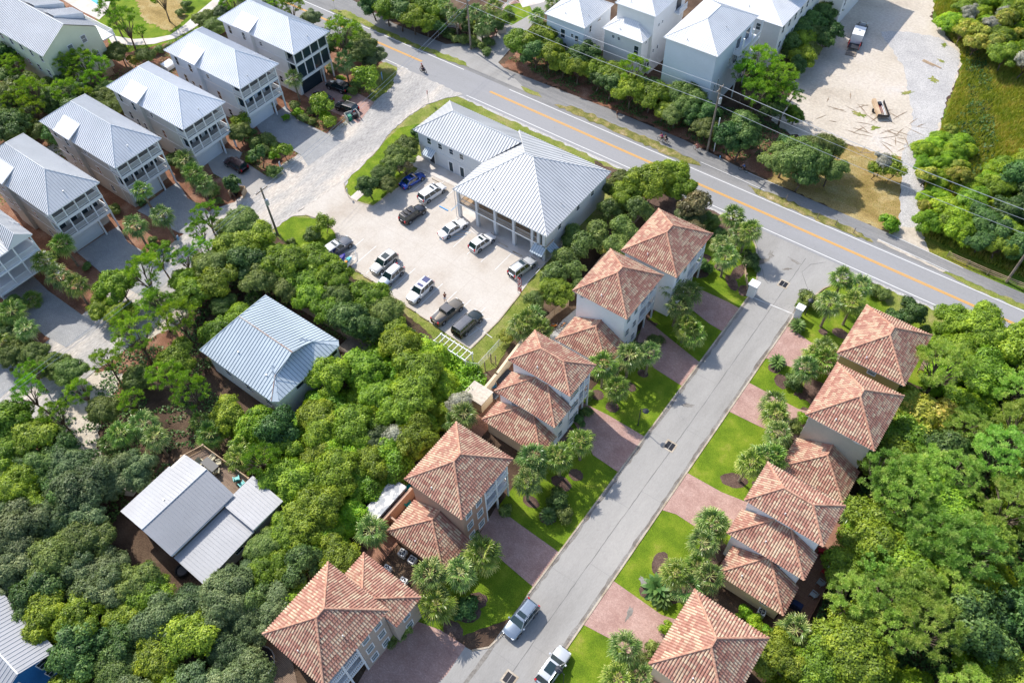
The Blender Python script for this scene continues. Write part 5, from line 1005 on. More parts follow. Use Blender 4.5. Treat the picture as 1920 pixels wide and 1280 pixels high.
boxes_thing('boat_trailer', 'galvanised twin jet ski trailer in the parking lot', 'trailer', c, rz, [('frame', 'galv_steel', [(-1.5, 1.7, -1.05, -.97, .38, .46), (-1.5, 1.7, .97, 1.05, .38, .46), (-1.5, -1.42, -1, 1, .38, .46), (.9, .98, -1, 1, .38, .46), (-.4, -.3, -1, 1, .36, .44)]), ('drawbar', 'galv_steel', [([(1.6, -1, .42), (3.1, 0, .42)], .045), ([(1.6, 1, .42), (3.1, 0, .42)], .045), ([(2.6, 0, .1), (2.6, 0, .7)], .04)]), ('wheel', 'black_rubber', [([(-.3, -1.3, .28), (-.3, -1.1, .28)], .28)]), ('wheel', 'black_rubber', [([(-.3, 1.1, .28), (-.3, 1.3, .28)], .28)])], z=.09)
# ---------------------------------------------------------------- people and bicycles
flat('skin', (.42, .24, .16), .6); flat('hair_brown', (.06, .03, .015), .8); flat('cloth_black', (.02, .02, .025), .9); flat('cloth_pink', (.55, .05, .2), .9); flat('cloth_salmon', (.6, .22, .18), .9); flat('cloth_blue', (.05, .15, .4), .9); flat('cloth_white', (.7, .7, .7), .9); flat('cloth_brown', (.14, .05, .03), .9); flat('cloth_navy', (.02, .03, .09), .9)
def skin_mesh(name, chains, mat, parent, root=0):
    V, E, Rd = [], [], []; idx = {}
    for ch in chains:
        prev = None
        for key, p, r in ch:
            if key in idx: i = idx[key]
            else: i = len(V); idx[key] = i; V.append(p); Rd.append(r)
            if prev is not None: E.append((prev, i))
            prev = i
    me = bpy.data.meshes.new(name); me.from_pydata(V, E, []); me.materials.append(MATS[mat])
    o = bpy.data.objects.new(name, me); COL.objects.link(o); o.parent = parent
    o.modifiers.new('skin', 'SKIN').use_smooth_shade = True
    for i, r in enumerate(Rd): me.skin_vertices[0].data[i].radius = (r, r)
    me.skin_vertices[0].data[root].use_root = True; s_ = o.modifiers.new('sub', 'SUBSURF'); s_.levels = 1; s_.render_levels = 1
    return o
def person(label, loc, rz, pose, shirt, pants, hair='hair_brown', z=0.05, helmet=None, group=None):
    h = thing('person', label, 'person', (loc[0], loc[1], z), rz, group)
    if pose == 'ride':   # seated on a bicycle, hips at .95
        pel, ch, nk, hd = (-.15, 0, .98), (.12, 0, 1.36), (.2, 0, 1.52), (.27, 0, 1.68)
        kn = [(.25, -.13, .72), (.22, .13, .92)]; an = [(.05, -.14, .32), (.12, .14, .52)]; el = (.33, .22, 1.18); ha = (.56, .24, 1.06)
    elif pose == 'bend':
        pel, ch, nk, hd = (0, 0, .92), (.28, 0, 1.22), (.4, 0, 1.32), (.52, 0, 1.38); kn = [(.06, -.12, .5), (.06, .12, .5)]; an = [(0, -.13, .08), (0, .13, .08)]; el = (.38, .22, 1.0); ha = (.5, .18, .8)
    else:
        pel, ch, nk, hd = (0, 0, .95), (0, 0, 1.32), (0, 0, 1.5), (.02, 0, 1.66); kn = [(.12, -.1, .5), (-.06, .1, .5)]; an = [(.1, -.1, .08), (-.22, .1, .1)]; el = (.02, .25, 1.13); ha = (.12, .27, .9)
    def sy(p, s): return (p[0], p[1]*s if len(p) == 3 else 0, p[2])
    C1 = [('pel', pel, .14), ('ch', ch, .16), ('nk', nk, .065), ('hd', hd, .105), ('top', (hd[0], 0, hd[2]+.1), .07)]
    chains = [C1]
    for s, k in ((-1, 0), (1, 1)):
        chains.append([('pel', pel, .14), ('hip%d' % k, (pel[0], s*.11, pel[2]-.08), .1), ('kn%d' % k, kn[k], .065), ('an%d' % k, an[k], .045), ('ft%d' % k, (an[k][0]+.16, an[k][1], an[k][2]-.05), .035)])
        chains.append([('ch', ch, .16), ('sh%d' % k, (ch[0]+.02, s*.19, ch[2]+.06), .07), ('el%d' % k, (el[0], s*el[1], el[2]), .045), ('ha%d' % k, (ha[0], s*ha[1], ha[2]), .035)])
    bd = skin_mesh('body', chains, 'skin', h)
    k = 1.14
    sh = [[('pel', lp(pel, ch, .08), .155), ('ch', ch, .175), ('n', lp(ch, nk, .5), .1)]]+[[('ch', ch, .175), ('s%d' % i, (ch[0]+.02, s*.19, ch[2]+.06), .085), ('e%d' % i, lp((ch[0]+.02, s*.19, ch[2]+.06), (el[0], s*el[1], el[2]), .6), .065)] for i, s in enumerate((-1, 1))]
    skin_mesh('shirt', sh, shirt, bd)
    pt = [[('pel', pel, .155), ('h%d' % i, (pel[0], s*.11, pel[2]-.08), .115), ('k%d' % i, lp((pel[0], s*.11, pel[2]-.08), kn[i], .75), .09)] for i, s in enumerate((-1, 1))]
    skin_mesh('shorts', pt, pants, bd)
    q = MB(); q.ball((hd[0]-.02, 0, hd[2]+.05), .125, 10, 8, 0, (1, .9, 1)); q.build('helmet' if helmet else 'hair', helmet or hair, bd, True)
    return h
def bicycle(label, loc, rz, mat, z=0.05, group=None, motor=False, tilt=0):
    h = thing('motorcycle' if motor else 'bicycle', label, 'motorcycle' if motor else 'bicycle', (loc[0], loc[1], z), rz, group); h.rotation_euler[0] = tilt
    R = .33
    for x in (-.52, .55):
        q = MB(); pts = [(x+R*math.cos(a_*math.pi/8), 0, R+R*math.sin(a_*math.pi/8)) for a_ in range(17)]; q.tube(pts, .055 if motor else .028, 5); w_ = q.build('wheel', 'black_rubber', h)
        q = MB()
        for k_ in range(4): q.tube([(x+R*math.cos(k_*math.pi/4), 0, R+R*math.sin(k_*math.pi/4)), (x-R*math.cos(k_*math.pi/4), 0, R-R*math.sin(k_*math.pi/4))], .006, 3)
        q.build('spokes', 'galv_steel', w_)
    q = MB(); r_ = .03
    for A, B in (((-.52, 0, R), (-.05, 0, .3)), ((-.52, 0, R), (-.18, 0, .8)), ((-.05, 0, .3), (-.18, 0, .8)), ((-.05, 0, .3), (.38, 0, .78)), ((-.18, 0, .78), (.38, 0, .82)), ((.38, 0, .85), (.55, 0, R))): q.tube([A, B], r_, 5)
    q.build('frame', mat, h)
    q = MB(); q.box(-.32, -.06, -.08, .08, .86, .93); q.tube([(-.18, 0, .78), (-.18, 0, .88)], .02, 5); q.build('saddle', 'trim_black', h)
    q = MB(); q.tube([(.42, -.28, 1.03), (.36, -.1, 1.0), (.36, .1, 1.0), (.42, .28, 1.03)], .018, 5); q.tube([(.38, 0, .82), (.36, 0, 1.0)], .02, 5); q.build('handlebar', 'dark_metal', h)
    if motor: q = MB(); q.box(-.3, .3, -.13, .13, .3, .78); q.box(-.6, .15, -.12, .12, .72, .84); q.build('engine', 'dark_metal', h)
    return h
def rider(lab_p, lab_b, p, az, shirt, pants, bmat, helmet=None, motor=False, hair='hair_brown'):
    loc = px(*p); bicycle(lab_b, loc, az, bmat, .065, None, motor); person(lab_p, loc, az, 'ride', shirt, pants, hair, .04, helmet)
rider('person in dark clothes riding a motorcycle on the main road', 'dark motorcycle crossing the road mouth', (794, 136), math.pi, 'cloth_brown', 'cloth_navy', 'dark_metal', 'stop_red', True)
rider('cyclist in a pink top with dark hair, leading on the path', 'bicycle of the pink shirted rider', (1240, 266), math.pi*.98, 'cloth_pink', 'cloth_black', 'cloth_white')
rider('cyclist in black beside the pink shirted rider', 'dark bicycle beside the pink shirted rider', (1248, 269), math.pi*.98, 'cloth_black', 'cloth_navy', 'dark_metal')
rider('cyclist in a salmon top near the utility pole', 'bicycle of the salmon shirted rider', (1306, 284), math.pi*.9, 'cloth_salmon', 'cloth_salmon', 'cloth_white')
rider('cyclist in a blue top on the path left of the shady magnolia', 'bicycle of the blue shirted rider', (1393, 322), math.pi, 'cloth_blue', 'cloth_black', 'dark_metal')
person('pedestrian in a reddish top on the shaded path by the hedge', px(1157, 221), 2.8, 'walk', 'cloth_brown', 'cloth_navy')
person('person in brown bending beside the olive pickup truck', px(835, 566), 2.2, 'bend', 'cloth_brown', 'cloth_white', z=.09)
for i, (x, y, a_) in enumerate(((1040, 614, .4), (1047, 618, .9), (1054, 613, 1.3))):
    bicycle(('yellow framed bicycle nearest the palms behind the white house', 'bicycle in the middle of the three behind the white house', 'bicycle nearest the low tiled wing behind the white house')[i], px(x, y), a_, ('seat_orange', 'dark_metal', 'seat_orange')[i], .05, 'bicycles on the flagstone patio', tilt=.15)
# ---------------------------------------------------------------- poles, wires, lamps, signs
def upole(label, base, H, lean=0, transformer=True, arms=1, z=0):
    X, Y = px(*base); h = thing('utility_pole', label, 'utility pole', (X, Y, 0), 0, 'utility poles')
    q = MB(); q.tube([(0, 0, 0), (0, 0, H)], [.2, .13], 10); q.build('pole', 'old_wood', h)
    for k in range(arms):
        q = MB(); zz_ = H-.6-1.0*k; q.box(-.06, .06, -1.15, 1.15, zz_, zz_+.12); ar = q.build('crossarm', 'old_wood', h)
        for y in (-1.05, -.4, .4, 1.05): q = MB(); q.tube([(0, y, zz_+.12), (0, y, zz_+.32)], .05, 6); q.build('insulator', 'galv_steel', ar)
    if transformer: q = MB(); q.tube([(.38, 0, H-3.2), (.38, 0, H-2.2)], .27, 10); q.ball((.38, 0, H-2.2), .27, 10, 5, 0, (1, 1, .35)); q.build('transformer', 'galv_steel', h)
    return h
upole('leaning grey utility pole at the corner of the gravel road and parking entrance', (521, 440), 9.9)
upole('tall pale utility pole at the top edge beside the side street', (883, 93), 13.5, transformer=True)
q = upole('utility pole with white transformer in front of the largest white house', (1326, 283), 13.0, arms=1); c_ = MB(); c_.tube([(1.0, .5, 0), (.9, .3, 7)], .09, 8); c_.build('white_conduit', 'trim_white', q)
upole('utility pole beside the split rail fence at the right edge', (1887, 528), 12.5, transformer=False)
def wire(label, pts, sag=.5, r=.028, mat='galv_steel'):
    q = MB()
    for A, B in zip(pts[:-1], pts[1:]):
        A, B = Vector(A), Vector(B); n = 12; P_ = []
        for i in range(n+1):
            k = i/n; p = A.lerp(B, k); p.z -= sag*4*k*(1-k); P_.append(p)
        q.tube(P_, r, 4)
    tag(q.build('power_line', mat), label, 'power line', 'overhead lines')
pB, pC, pD, pA = px(883, 93), px(1326, 283), px(1887, 528), px(521, 440)
far = (pB[0]-60, pB[1]+2); far2 = (pD[0]+50, pD[1]+.5)
for dy, z, lb in ((0, 13.0, 'topmost wire along the main road'), (-1.0, 12.3, 'upper wire on the camera side along the main road'), (1.0, 12.3, 'upper wire on the far side along the main road'), (0, 9.4, 'lowest and thickest wire along the main road')):
    wire(lb, [(far[0], far[1]+dy, z), (pB[0], pB[1]+dy, z), (pC[0], pC[1]+dy, z), (pD[0], pD[1]+dy, z-.4), (far2[0], far2[1]+dy, z-.4)], .5, .034 if z < 10 else .026)
pE = px(-120, 830, 9.5)
for dy, lb in ((-.4, 'lower of the two wires above the gravel road'), (.4, 'upper of the two wires above the gravel road')):
    wire(lb, [(pB[0]+dy, pB[1], 9.6), (pA[0]+dy, pA[1], 9.3), (pE[0]+dy, pE[1], 9.3)], .9, .024)
def lamp(label, base, hd, H=3.9, head=True):
    X, Y = px(*base); hx, hy = px(*hd, H); h = thing('street_lamp', label, 'street lamp', (X, Y, 0.03), 0, 'street lamps')
    q = MB(); q.tube([(0, 0, 0), (0, 0, .5)], [.11, .07], 8); q.tube([(0, 0, .5), (0, 0, H+.1)], .05, 8); q.build('post', 'trim_dark', h)
    q = MB(); dx, dy = hx-X, hy-Y; q.tube([(0, 0, H), (dx*.5, dy*.5, H+.3), (dx, dy, H+.15)], .03, 6); q.build('arm', 'trim_dark', h)
    q = MB(); q.tube([(dx, dy, H-.08), (dx, dy, H+.02), (dx, dy, H+.2)], [.42, .34, .06], 14); q.build('lamp_shade', 'trim_dark', h)
lamp('black street lamp on the lawn above the storm drain', (1196, 797), (1211, 770)); lamp('black street lamp leaning over the parked silver crossover', (1056, 1283), (1048, 1254))
lamp('black street lamp beside the entrance bush on the right', (1509, 590), (1521, 563), 4.2)
def sign(name, label, base, H, shape, mat, face=0.0, wd=.6, ht=.6, text=None, tmat='trim_white', pole='galv_steel', z=0.0, ts=.25):
    X, Y = px(*base); h = thing(name, label, 'sign', (X, Y, z), face)
    q = MB(); q.tube([(0, 0, 0), (0, 0, H)], .035, 6); q.build('post', pole, h)
    q = MB()
    if shape == 'oct': q.tube([(-.02, 0, H-.35), (-.045, 0, H-.35)], wd/2, 8)
    elif shape == 'dia': q.tube([(-.02, 0, H-.35), (-.045, 0, H-.35)], wd/2, 4)
    else: q.box(-.045, -.02, -wd/2, wd/2, H-ht, H)
    q.build('plate', mat, h)
    if text:
        lettering(text, ts, (-.055, 0, H-.35 if shape == 'oct' else H-ht/2), (math.pi/2, 0, -math.pi/2), h, tmat)
    return h
sign('stop_sign', 'red stop sign at the mouth of the gravel road', (804, 194), 2.75, 'oct', 'stop_red', -2.6+math.pi*1.0, .8, text='STOP', ts=.26)
sign('road_sign', 'yellow road sign at the top edge beside the path', (628, 16), 2.4, 'dia', 'sign_yellow', 2.2, .9)
sign('notice_sign', 'small white notice at the entrance grass corner', (654, 371), 1.9, 'rect', 'trim_white', .5, .5, .6, z=.05); sign('notice_sign', 'small blue sign below the shady tree by the path', (1495, 346), 1.0, 'rect', 'sign_blue', 1.4, .8, .5)
sign('banner', 'blue and white hanging flag at the garden corner beside the main road', (718, 152), 1.9, 'rect', 'sign_blue', .5, .5, 1.4); sign('banner', 'blue and white garden flag in the bed beside the pale grey house driveway', (528, 318), 1.7, 'rect', 'siding_sky', .5, .5, 1.3)
sign('banner', 'bright blue garden banner beside the grey paver driveway with palms', (337, 452), 1.2, 'rect', 'sign_blue', .5, .5, .9); sign('marker_post', 'blue marker post at the edge of the path below the utility pole', (1349, 300), .9, 'rect', 'sign_blue', 1.2, .2, .4)
# feather flag
X, Y = px(971, 549); h = thing('feather_flag', 'tall red feather flag with white letters at the edge of the parking lot', 'flag', (X, Y, .09), 0)
q = MB(); q.tube([(0, 0, 0), (0, 0, 3.4)], .03, 6); q.build('post', 'galv_steel', h)
q = MB(); q.prism([(0, -.02), (.72, -.02), (.72, .02), (0, .02)], .45, 3.2); q.prism([(0, -.02), (.6, -.02), (.6, .02), (0, .02)], 3.2, 3.45); q.build('cloth', 'stop_red', h)
for i, chh in enumerate('NOWL'):
    lettering(chh, .82, (.36, -.035, 2.9-i*.68), (math.pi/2, 0, 0), h, 'trim_white', .004, .02)
# ---------------------------------------------------------------- fences and walls
def fence(name, label, cat, pts, H, mat, style='board', sp=2.4, px_=True, z=0):
    if px_: pts = [px(*p) for p in pts]
    ox, oy = pts[0]; h = thing(name, label, cat, (ox, oy, 0))
    for A, B in zip(pts[:-1], pts[1:]):
        A = Vector((A[0]-ox, A[1]-oy, 0)); B = Vector((B[0]-ox, B[1]-oy, 0)); d = B-A; L = d.length; an = math.atan2(d.y, d.x); cs, sn = math.cos(an), math.sin(an)
        T = lambda p, A=A, cs=cs, sn=sn: (A.x+p[0]*cs-p[1]*sn, A.y+p[0]*sn+p[1]*cs, p[2])
        n = max(1, round(L/sp))
        for i in range(n+1):
            q = MB(T); w_ = .06 if style in ('board', 'rail') else .03; q.box(L*i/n-w_, L*i/n+w_, -w_, w_, 0, H+.1); q.build('post', mat, h)
        q = MB(T)
        if style == 'board':
            m_ = int(L/.16)
            for i in range(m_): q.box(i*.16+.01, i*.16+.15, .03, .055, .05, H+R_.uniform(-.04, .04))
            q.box(0, L, -.02, .03, .4, .5); q.box(0, L, -.02, .03, H-.4, H-.3)
        elif style == 'rail':
            for zz_ in (.35, .7, 1.0): q.box(0, L, -.03, .03, zz_, zz_+.1)
        elif style == 'mesh':
            q.box(0, L, -.02, .02, H-.03, H+.01); i = 0
            while i < L: q.box(i, i+.012, -.005, .005, .05, H); i += .16
            for k_ in range(6): q.box(0, L, -.005, .005, .2+.2*k_, .212+.2*k_)
        elif style == 'wall': q.box(-.1, L+.1, -.13, .13, 0, H); q.box(-.12, L+.12, -.17, .17, H, H+.1)
        q.build('rails' if style in ('rail',) else ('wire_mesh' if style == 'mesh' else ('wall_panel' if style == 'wall' else 'boards')), mat, h)
    return h
fence('rail_fence', 'split rail wooden fence along the path at the right edge', 'fence', [(1775, 482), (1850, 515), (1925, 545), (2010, 582)], 1.1, 'tan_wood', 'rail')
fence('board_fence', 'weathered board fence between the cottage and the parking lot trees', 'fence', [(513, 550), (600, 603), (690, 660)], 1.7, 'old_wood')
fence('board_fence', 'short tan board fence behind the flagstone patio', 'fence', [(1010, 622), (1040, 592), (1065, 575)], 1.6, 'tan_wood'); fence('board_fence', 'long board fence between the office shrubs and the first tiled houses', 'fence', [(1075, 560), (1130, 490), (1190, 420), (1215, 390)], 1.6, 'old_wood')
fence('chain_link_fence', 'chain link fence round the lawn corner below the parking lot', 'fence', [(826, 655), (880, 690), (897, 692), (935, 650), (985, 600)], 1.4, 'galv_steel', 'mesh')
fence('garden_wall', 'cream garden wall behind the stepped roof house', 'wall', [(-41.2, 53.2), (-40.6, 46.5), (-40.4, 41.5)], 2.0, 'stucco_cream', 'wall', 30, False)
fence('garden_wall', 'peach garden wall behind the teal chairs', 'wall', [(-38.4, 34), (-38.6, 27), (-38.6, 20.8)], 2.2, 'stucco_peach', 'wall', 30, False)
fence('entrance_fence', 'tan rail fence beside the white entrance pillar', 'fence', [(-23.6, 85.6), (-20.7, 81.2)], 1.5, 'tan_wood', 'rail', 1.6, False)
fence('board_fence', 'wooden fence behind the pine at the mint building corner', 'fence', [(130, 158), (190, 150), (215, 140)], 1.6, 'tan_wood')
fence('board_fence', 'brown fence along the back of the garden trees by the first beach house', 'fence', [(0, 290), (60, 250), (100, 215), (200, 160)], 1.6, 'old_wood')
fence('gate_fence', 'white picket fence at the top edge by the side street', 'fence', [(820, 52), (860, 55)], 1.1, 'trim_white', 'rail'); fence('gate_fence', 'white rail fence beside the small lawn at the top edge', 'fence', [(940, 22), (965, 3)], 1.2, 'trim_white', 'rail')
fence('rail_fence', 'rusty red rail around the dark deck with the red chairs', 'fence', [(6.9, 54.2), (6.9, 38.5)], .9, 'patio_brick', 'rail', 2.0, False)
for i, (x, y) in enumerate(((1532, 410), (1566, 423), (1600, 438), (1473, 377))):
    X, Y = px(x, y); q = MB(); q.tube([(0, 0, 0), (0, 0, 1.2)], .06, 6); o = q.build('wooden_bollard', 'old_wood'); o.location = (X, Y, .05); tag(o, ('second wooden post from the left on the roadside verge', 'third wooden post from the left on the roadside verge', 'last wooden post at the verge tip', 'first wooden post at the left of the roadside verge')[i], 'post', 'posts on the roadside verge')
for i, (x, y, lb) in enumerate(((910, 695, 'leftmost brown timber post by the cream wall'), (921, 680, 'tallest brown timber post by the cream wall'), (930, 684, 'right brown timber post by the cream wall'))):
    X, Y = px(x, y); q = MB(); q.tube([(0, 0, 0), (0, 0, 2.1)], .08, 6); o = q.build('timber_post', 'old_wood'); o.location = (X, Y, .02); tag(o, lb, 'post', 'posts by the cream wall')
for i, (x, y, rz_, z, mt, lb) in enumerate(((693, 512, 0, 0, 'old_wood', 0),)): pass
def wheelstops():
    n = 0
    for x, y, m_ in ((663+5, 505+3, 'kerb_concrete'), (690, 523, 0), (712, 541, 0), (735, 557, 0), (770, 580, 0), (832, 392, 'sign_blue'), (943, 460, 0), (970, 477, 0), (795, 597, 0), (818, 340, 0)):
        X, Y = px(x, y); q = MB(); q.prism([(-.9, -.08), (.9, -.08), (.9, .08), (-.9, .08)], 0, .13); o = q.build('wheel_stop', 'sign_blue' if m_ == 'sign_blue' else 'kerb_concrete'); o.location = (X, Y, .092); n += 1
        tag(o, 'blue painted wheel stop beside the black SUV' if m_ == 'sign_blue' else ['wheel stop beside the jet ski trailer', 'wheel stop left of the champagne SUV nose', 'wheel stop below the champagne SUV', 'wheel stop left of the boxy white SUV', 'wheel stop under the boxy white SUV nose', '', 'wheel stop next to the white crossover', 'wheel stop left of the silver SUV by the office', 'wheel stop right of the boxy white SUV', 'wheel stop in front of the white minivan'][n-1], 'wheel stop', 'wheel stops of the parking bays')
wheelstops()
# ---------------------------------------------------------------- yards
def ac(label, p, z=0.02, s=1.0):
    h = thing('ac_unit', label, 'air conditioner', (*px(*p), z), .1, 'air conditioners'); q = MB(); q.box(-.42*s, .42*s, -.42*s, .42*s, 0, .8); q.build('casing', 'trim_white', h)
    q = MB(); q.tube([(0, 0, .8), (0, 0, .83)], .34*s, 16); f = q.build('fan_grille', 'trim_dark', h); q = MB(); q.box(-.28, .28, -.05, .05, .83, .85); q.box(-.05, .05, -.28, .28, .831, .852); q.build('blade', 'galv_steel', f)
ac('air conditioner nearest the fan palm behind the peach house wing', (756, 1040)); ac('air conditioner by the corner of the peach house wing', (774, 1053)); ac('upper air conditioner beside the tan house wing', (727, 1070)); ac('lower air conditioner beside the tan house wing', (757, 1093)); ac('air conditioner behind the clipped hedge at the stepped roof house', (1426, 1150)); ac('air conditioner at the vivid blue cottage', (81, 1182), .3)
def drain(label, p, rz_=0):
    h = thing('storm_drain', label, 'drain', (*px(*p), .05), rz_, 'storm drains'); q = MB(); q.box(-.75, .75, -.75, -.55, 0, .02); q.box(-.75, .75, .55, .75, 0, .02); q.box(-.75, -.55, -.55, .55, 0, .02); q.box(.55, .75, -.55, .55, 0, .02); q.build('frame', 'kerb_concrete', h)
    q = MB(); q.box(-.55, -.04, -.55, .55, 0, .015); q.box(.04, .55, -.55, .55, 0, .015); q.build('grate', 'dark_metal', h)
drain('storm drain near the street lamp in mid street', (1256, 836)); drain('storm drain at the street entrance', (1469, 533)); drain('storm drain at the bottom picture edge', (955, 1272))
def chair(label, p, rz_, mat, z=0.05, group=None, cz=None):
    h = thing('garden_chair', label, 'chair', (*px(p[0], p[1], z+.3), z), rz_, group)
    q = MB(); q.box(-.3, .3, -.28, .28, .34, .4); q.build('seat', mat, h)
    q = MB(); q.face([(-.3, -.3, .38), (-.3, .3, .38), (-.5, .3, 1.0), (-.5, -.3, 1.0)]); q.face([(-.34, -.3, .38), (-.54, -.3, 1.0), (-.54, .3, 1.0), (-.34, .3, .38)]); q.build('backrest', mat, h)
    for s in (-1, 1):
        q = MB(); q.box(-.35, .3, s*.34-.05, s*.34+.05, .6, .64); q.build('armrest', mat, h)
        for x in (-.3, .27): q = MB(); q.box(x-.03, x+.03, s*.34-.03, s*.34+.03, 0, .6); q.build('leg', mat, h)
def table(label, p, mat, z=.05, r=.45, hgt=.6, rect=None):
    h = thing('garden_table', label, 'table', (*px(p[0], p[1], z+hgt), z), 0); q = MB()
    if rect: q.box(-rect[0], rect[0], -rect[1], rect[1], hgt-.05, hgt)
    else: q.tube([(0, 0, hgt-.05), (0, 0, hgt)], r, 14)
    q.build('table_top', mat, h)
    for sx in (-1, 1):
        for sy in (-1, 1): k = (rect or (r*.6, r*.6)); q = MB(); q.box(sx*k[0]*.85-.03, sx*k[0]*.85+.03, sy*k[1]*.85-.03, sy*k[1]*.85+.03, 0, hgt-.05); q.build('leg', mat, h)
flat('beige_cloth', (.50, .46, .32), .8)
GC = 'garden chairs'
sheet('patio', [(-38.4, 17), (-38.4, 34), (-36, 34), (-36, 17)], .06, 'patio_brick'); sheet('patio', [(-41, 41.5), (-41, 53.5), (-37, 53.5), (-37, 38), (-39.6, 38)], .05, 'patio_brick')
sheet('patio', [px(1085, 575), px(1055, 600), px(1010, 655), px(1040, 660), px(1110, 590)], .05, 'flagstone')
sheet('deck', [(4.0, 38.0), (7.0, 38.0), (7.0, 54.0), (4.0, 54.0)], .25, 'patio_brick')
chair('teal garden chair on the patio nearer the round teal table', (762, 925), .2, 'teal_plastic', .06, GC); chair('teal garden chair nearer the low tiled wing', (767, 945), .9, 'teal_plastic', .06, GC); table('small round teal table beside the peach house', (766, 912), 'teal_plastic', .06, .35, .5)
chair('turquoise chair on the sun deck farther from the annex roof', (444, 898), 2.6, 'teal_plastic', 2.6, GC); chair('turquoise chair on the sun deck beside the annex roof', (454, 908), 3.0, 'teal_plastic', 2.6, GC)
table('dark dining table on the sun deck', (393, 870), 'trim_dark', 2.6, rect=(1.1, .55), hgt=.75)
for i, (x, y, a_) in enumerate(((377, 868, 0), (398, 860, -1.5), (410, 868, -2.2), (407, 884, 2.4), (391, 878, 1.4))): chair(('first', 'second', 'third', 'fourth', 'fifth')[i]+' beige dining chair clockwise from the deck stairs', (x, y), a_, 'beige_cloth', 2.6, GC)
chair('blue garden chair beside the cream wall, farther from the patio palm', (926, 724), -.6, 'blue_plastic', .06, GC); chair('blue garden chair by the pale shed roof', (913, 746), .4, 'blue_plastic', .06, GC)
table('dark patio table between the blue chairs', (926, 741), 'trim_dark', .06, rect=(.6, .4)); table('long dark table beside the cream wall', (946, 706), 'trim_dark', .06, rect=(.5, 1.3), hgt=.75)
for i, (x, y, a_) in enumerate(((1540, 1032, 2), (1554, 1037, .8), (1556, 1051, 3), (1546, 1071, 3))): chair(('red chair closest to the top tiled roof', 'red chair farthest out on the dark deck', 'red chair above the small white table', 'red chair below the small white table')[i], (x, y), a_, 'red_cloth', .25, GC)
table('small white table between the red chairs', (1554, 1062), 'trim_white', .25, .3, .45)
for i, (x, y, a_) in enumerate(((1537, 1092, 3), (1524, 1114, 3))): chair(('grey chair on the dark deck, upper one', 'grey chair on the dark deck, lower one')[i], (x, y), a_, 'galv_steel', .25, GC)
boxes_thing('grill', 'dark covered grill at the end of the dark deck', 'grill', px(1493, 1136, .7), 0, [('cover', 'cloth_navy', [(-.6, .6, -.35, .35, 0, 1.0)]), ('lid', 'cloth_navy', [(-.5, .5, -.3, .3, 1.0, 1.2)])], z=.25)
h = thing('shed', 'narrow lean to shed with patchy tin roof behind the peach walled patio', 'shed', (-40.2, 23.4, 0)); q = MB(); q.face([(-1.1, -2.9, 2.3), (1.2, -2.9, 2.7), (1.2, 3.1, 2.7), (-1.1, 3.1, 2.3)]); q.box(-1.05, 1.15, -2.85, 3.05, 2.16, 2.27); q.build('roof', 'patchy_tin', h); wall_box(h, -.9, 1.0, -2.6, 2.8, 0, 2.16, 'stucco_peach')
h = thing('shed', 'small shed with pale flat roof at the end of the cream garden wall', 'shed', (*px(897, 745, 1), 0)); q = MB(); q.box(-1.6, 1.6, -1.3, 1.3, 2.0, 2.15); q.build('roof', 'sand', h); wall_box(h, -1.5, 1.5, -1.2, 1.2, 0, 2.0, 'stucco_cream')
h = thing('outdoor_shower', 'small peach block wall with a niche on the walled patio', 'wall', (-37.3, 22.3, .06)); q = MB(); q.box(-.1, .1, -1.0, .2, 0, 1.9); q.box(-1.0, .1, .2, .4, 0, 1.9); q.build('wall', 'stucco_peach', h)
h = thing('pillar', 'white entrance pillar left of the street', 'pillar', (-19.7, 80.6, 0)); q = MB(); q.box(-.55, .55, -.55, .55, 0, 2.4); q.build('shaft', 'stucco_white', h); q = MB(); q.box(-.68, .68, -.68, .68, 2.4, 2.6); q.build('cap', 'trim_white', h)
h = thing('pillar', 'white entrance pillar right of the street', 'pillar', (-12.5, 80.7, 0)); q = MB(); q.box(-.45, .45, -.45, .45, 0, 2.0); q.build('shaft', 'stucco_white', h); q = MB(); q.box(-.57, .57, -.57, .57, 2.0, 2.2); q.build('cap', 'trim_white', h)
h = thing('mailbox', 'black and blue mailbox beside the left entrance pillar', 'mailbox', (*px(1404, 545), .03)); q = MB(); q.tube([(0, 0, 0), (0, 0, 1)], .06, 6); q.build('post', 'trim_dark', h); q = MB(); q.box(-.25, .25, -.2, .2, 1, 1.45); q.build('box', 'blue_plastic', h)
h = thing('mailbox', 'black mailbox at the right entrance pillar', 'mailbox', (*px(1494, 590), .03)); q = MB(); q.tube([(0, 0, 0), (0, 0, .9)], .06, 6); q.build('post', 'trim_dark', h); q = MB(); q.box(-.25, .25, -.2, .2, .9, 1.3); q.build('box', 'trim_dark', h)
h = thing('flag', 'small orange garden flag tied to the palm at the side street', 'flag', (*px(1013, 68), 0)); q = MB(); q.tube([(0, 0, 0), (0, 0, 2.4)], .04, 6); q.build('post', 'old_wood', h); q = MB(); q.box(0, .6, -.02, .02, 1.5, 2.3); q.build('cloth', 'seat_orange', h)
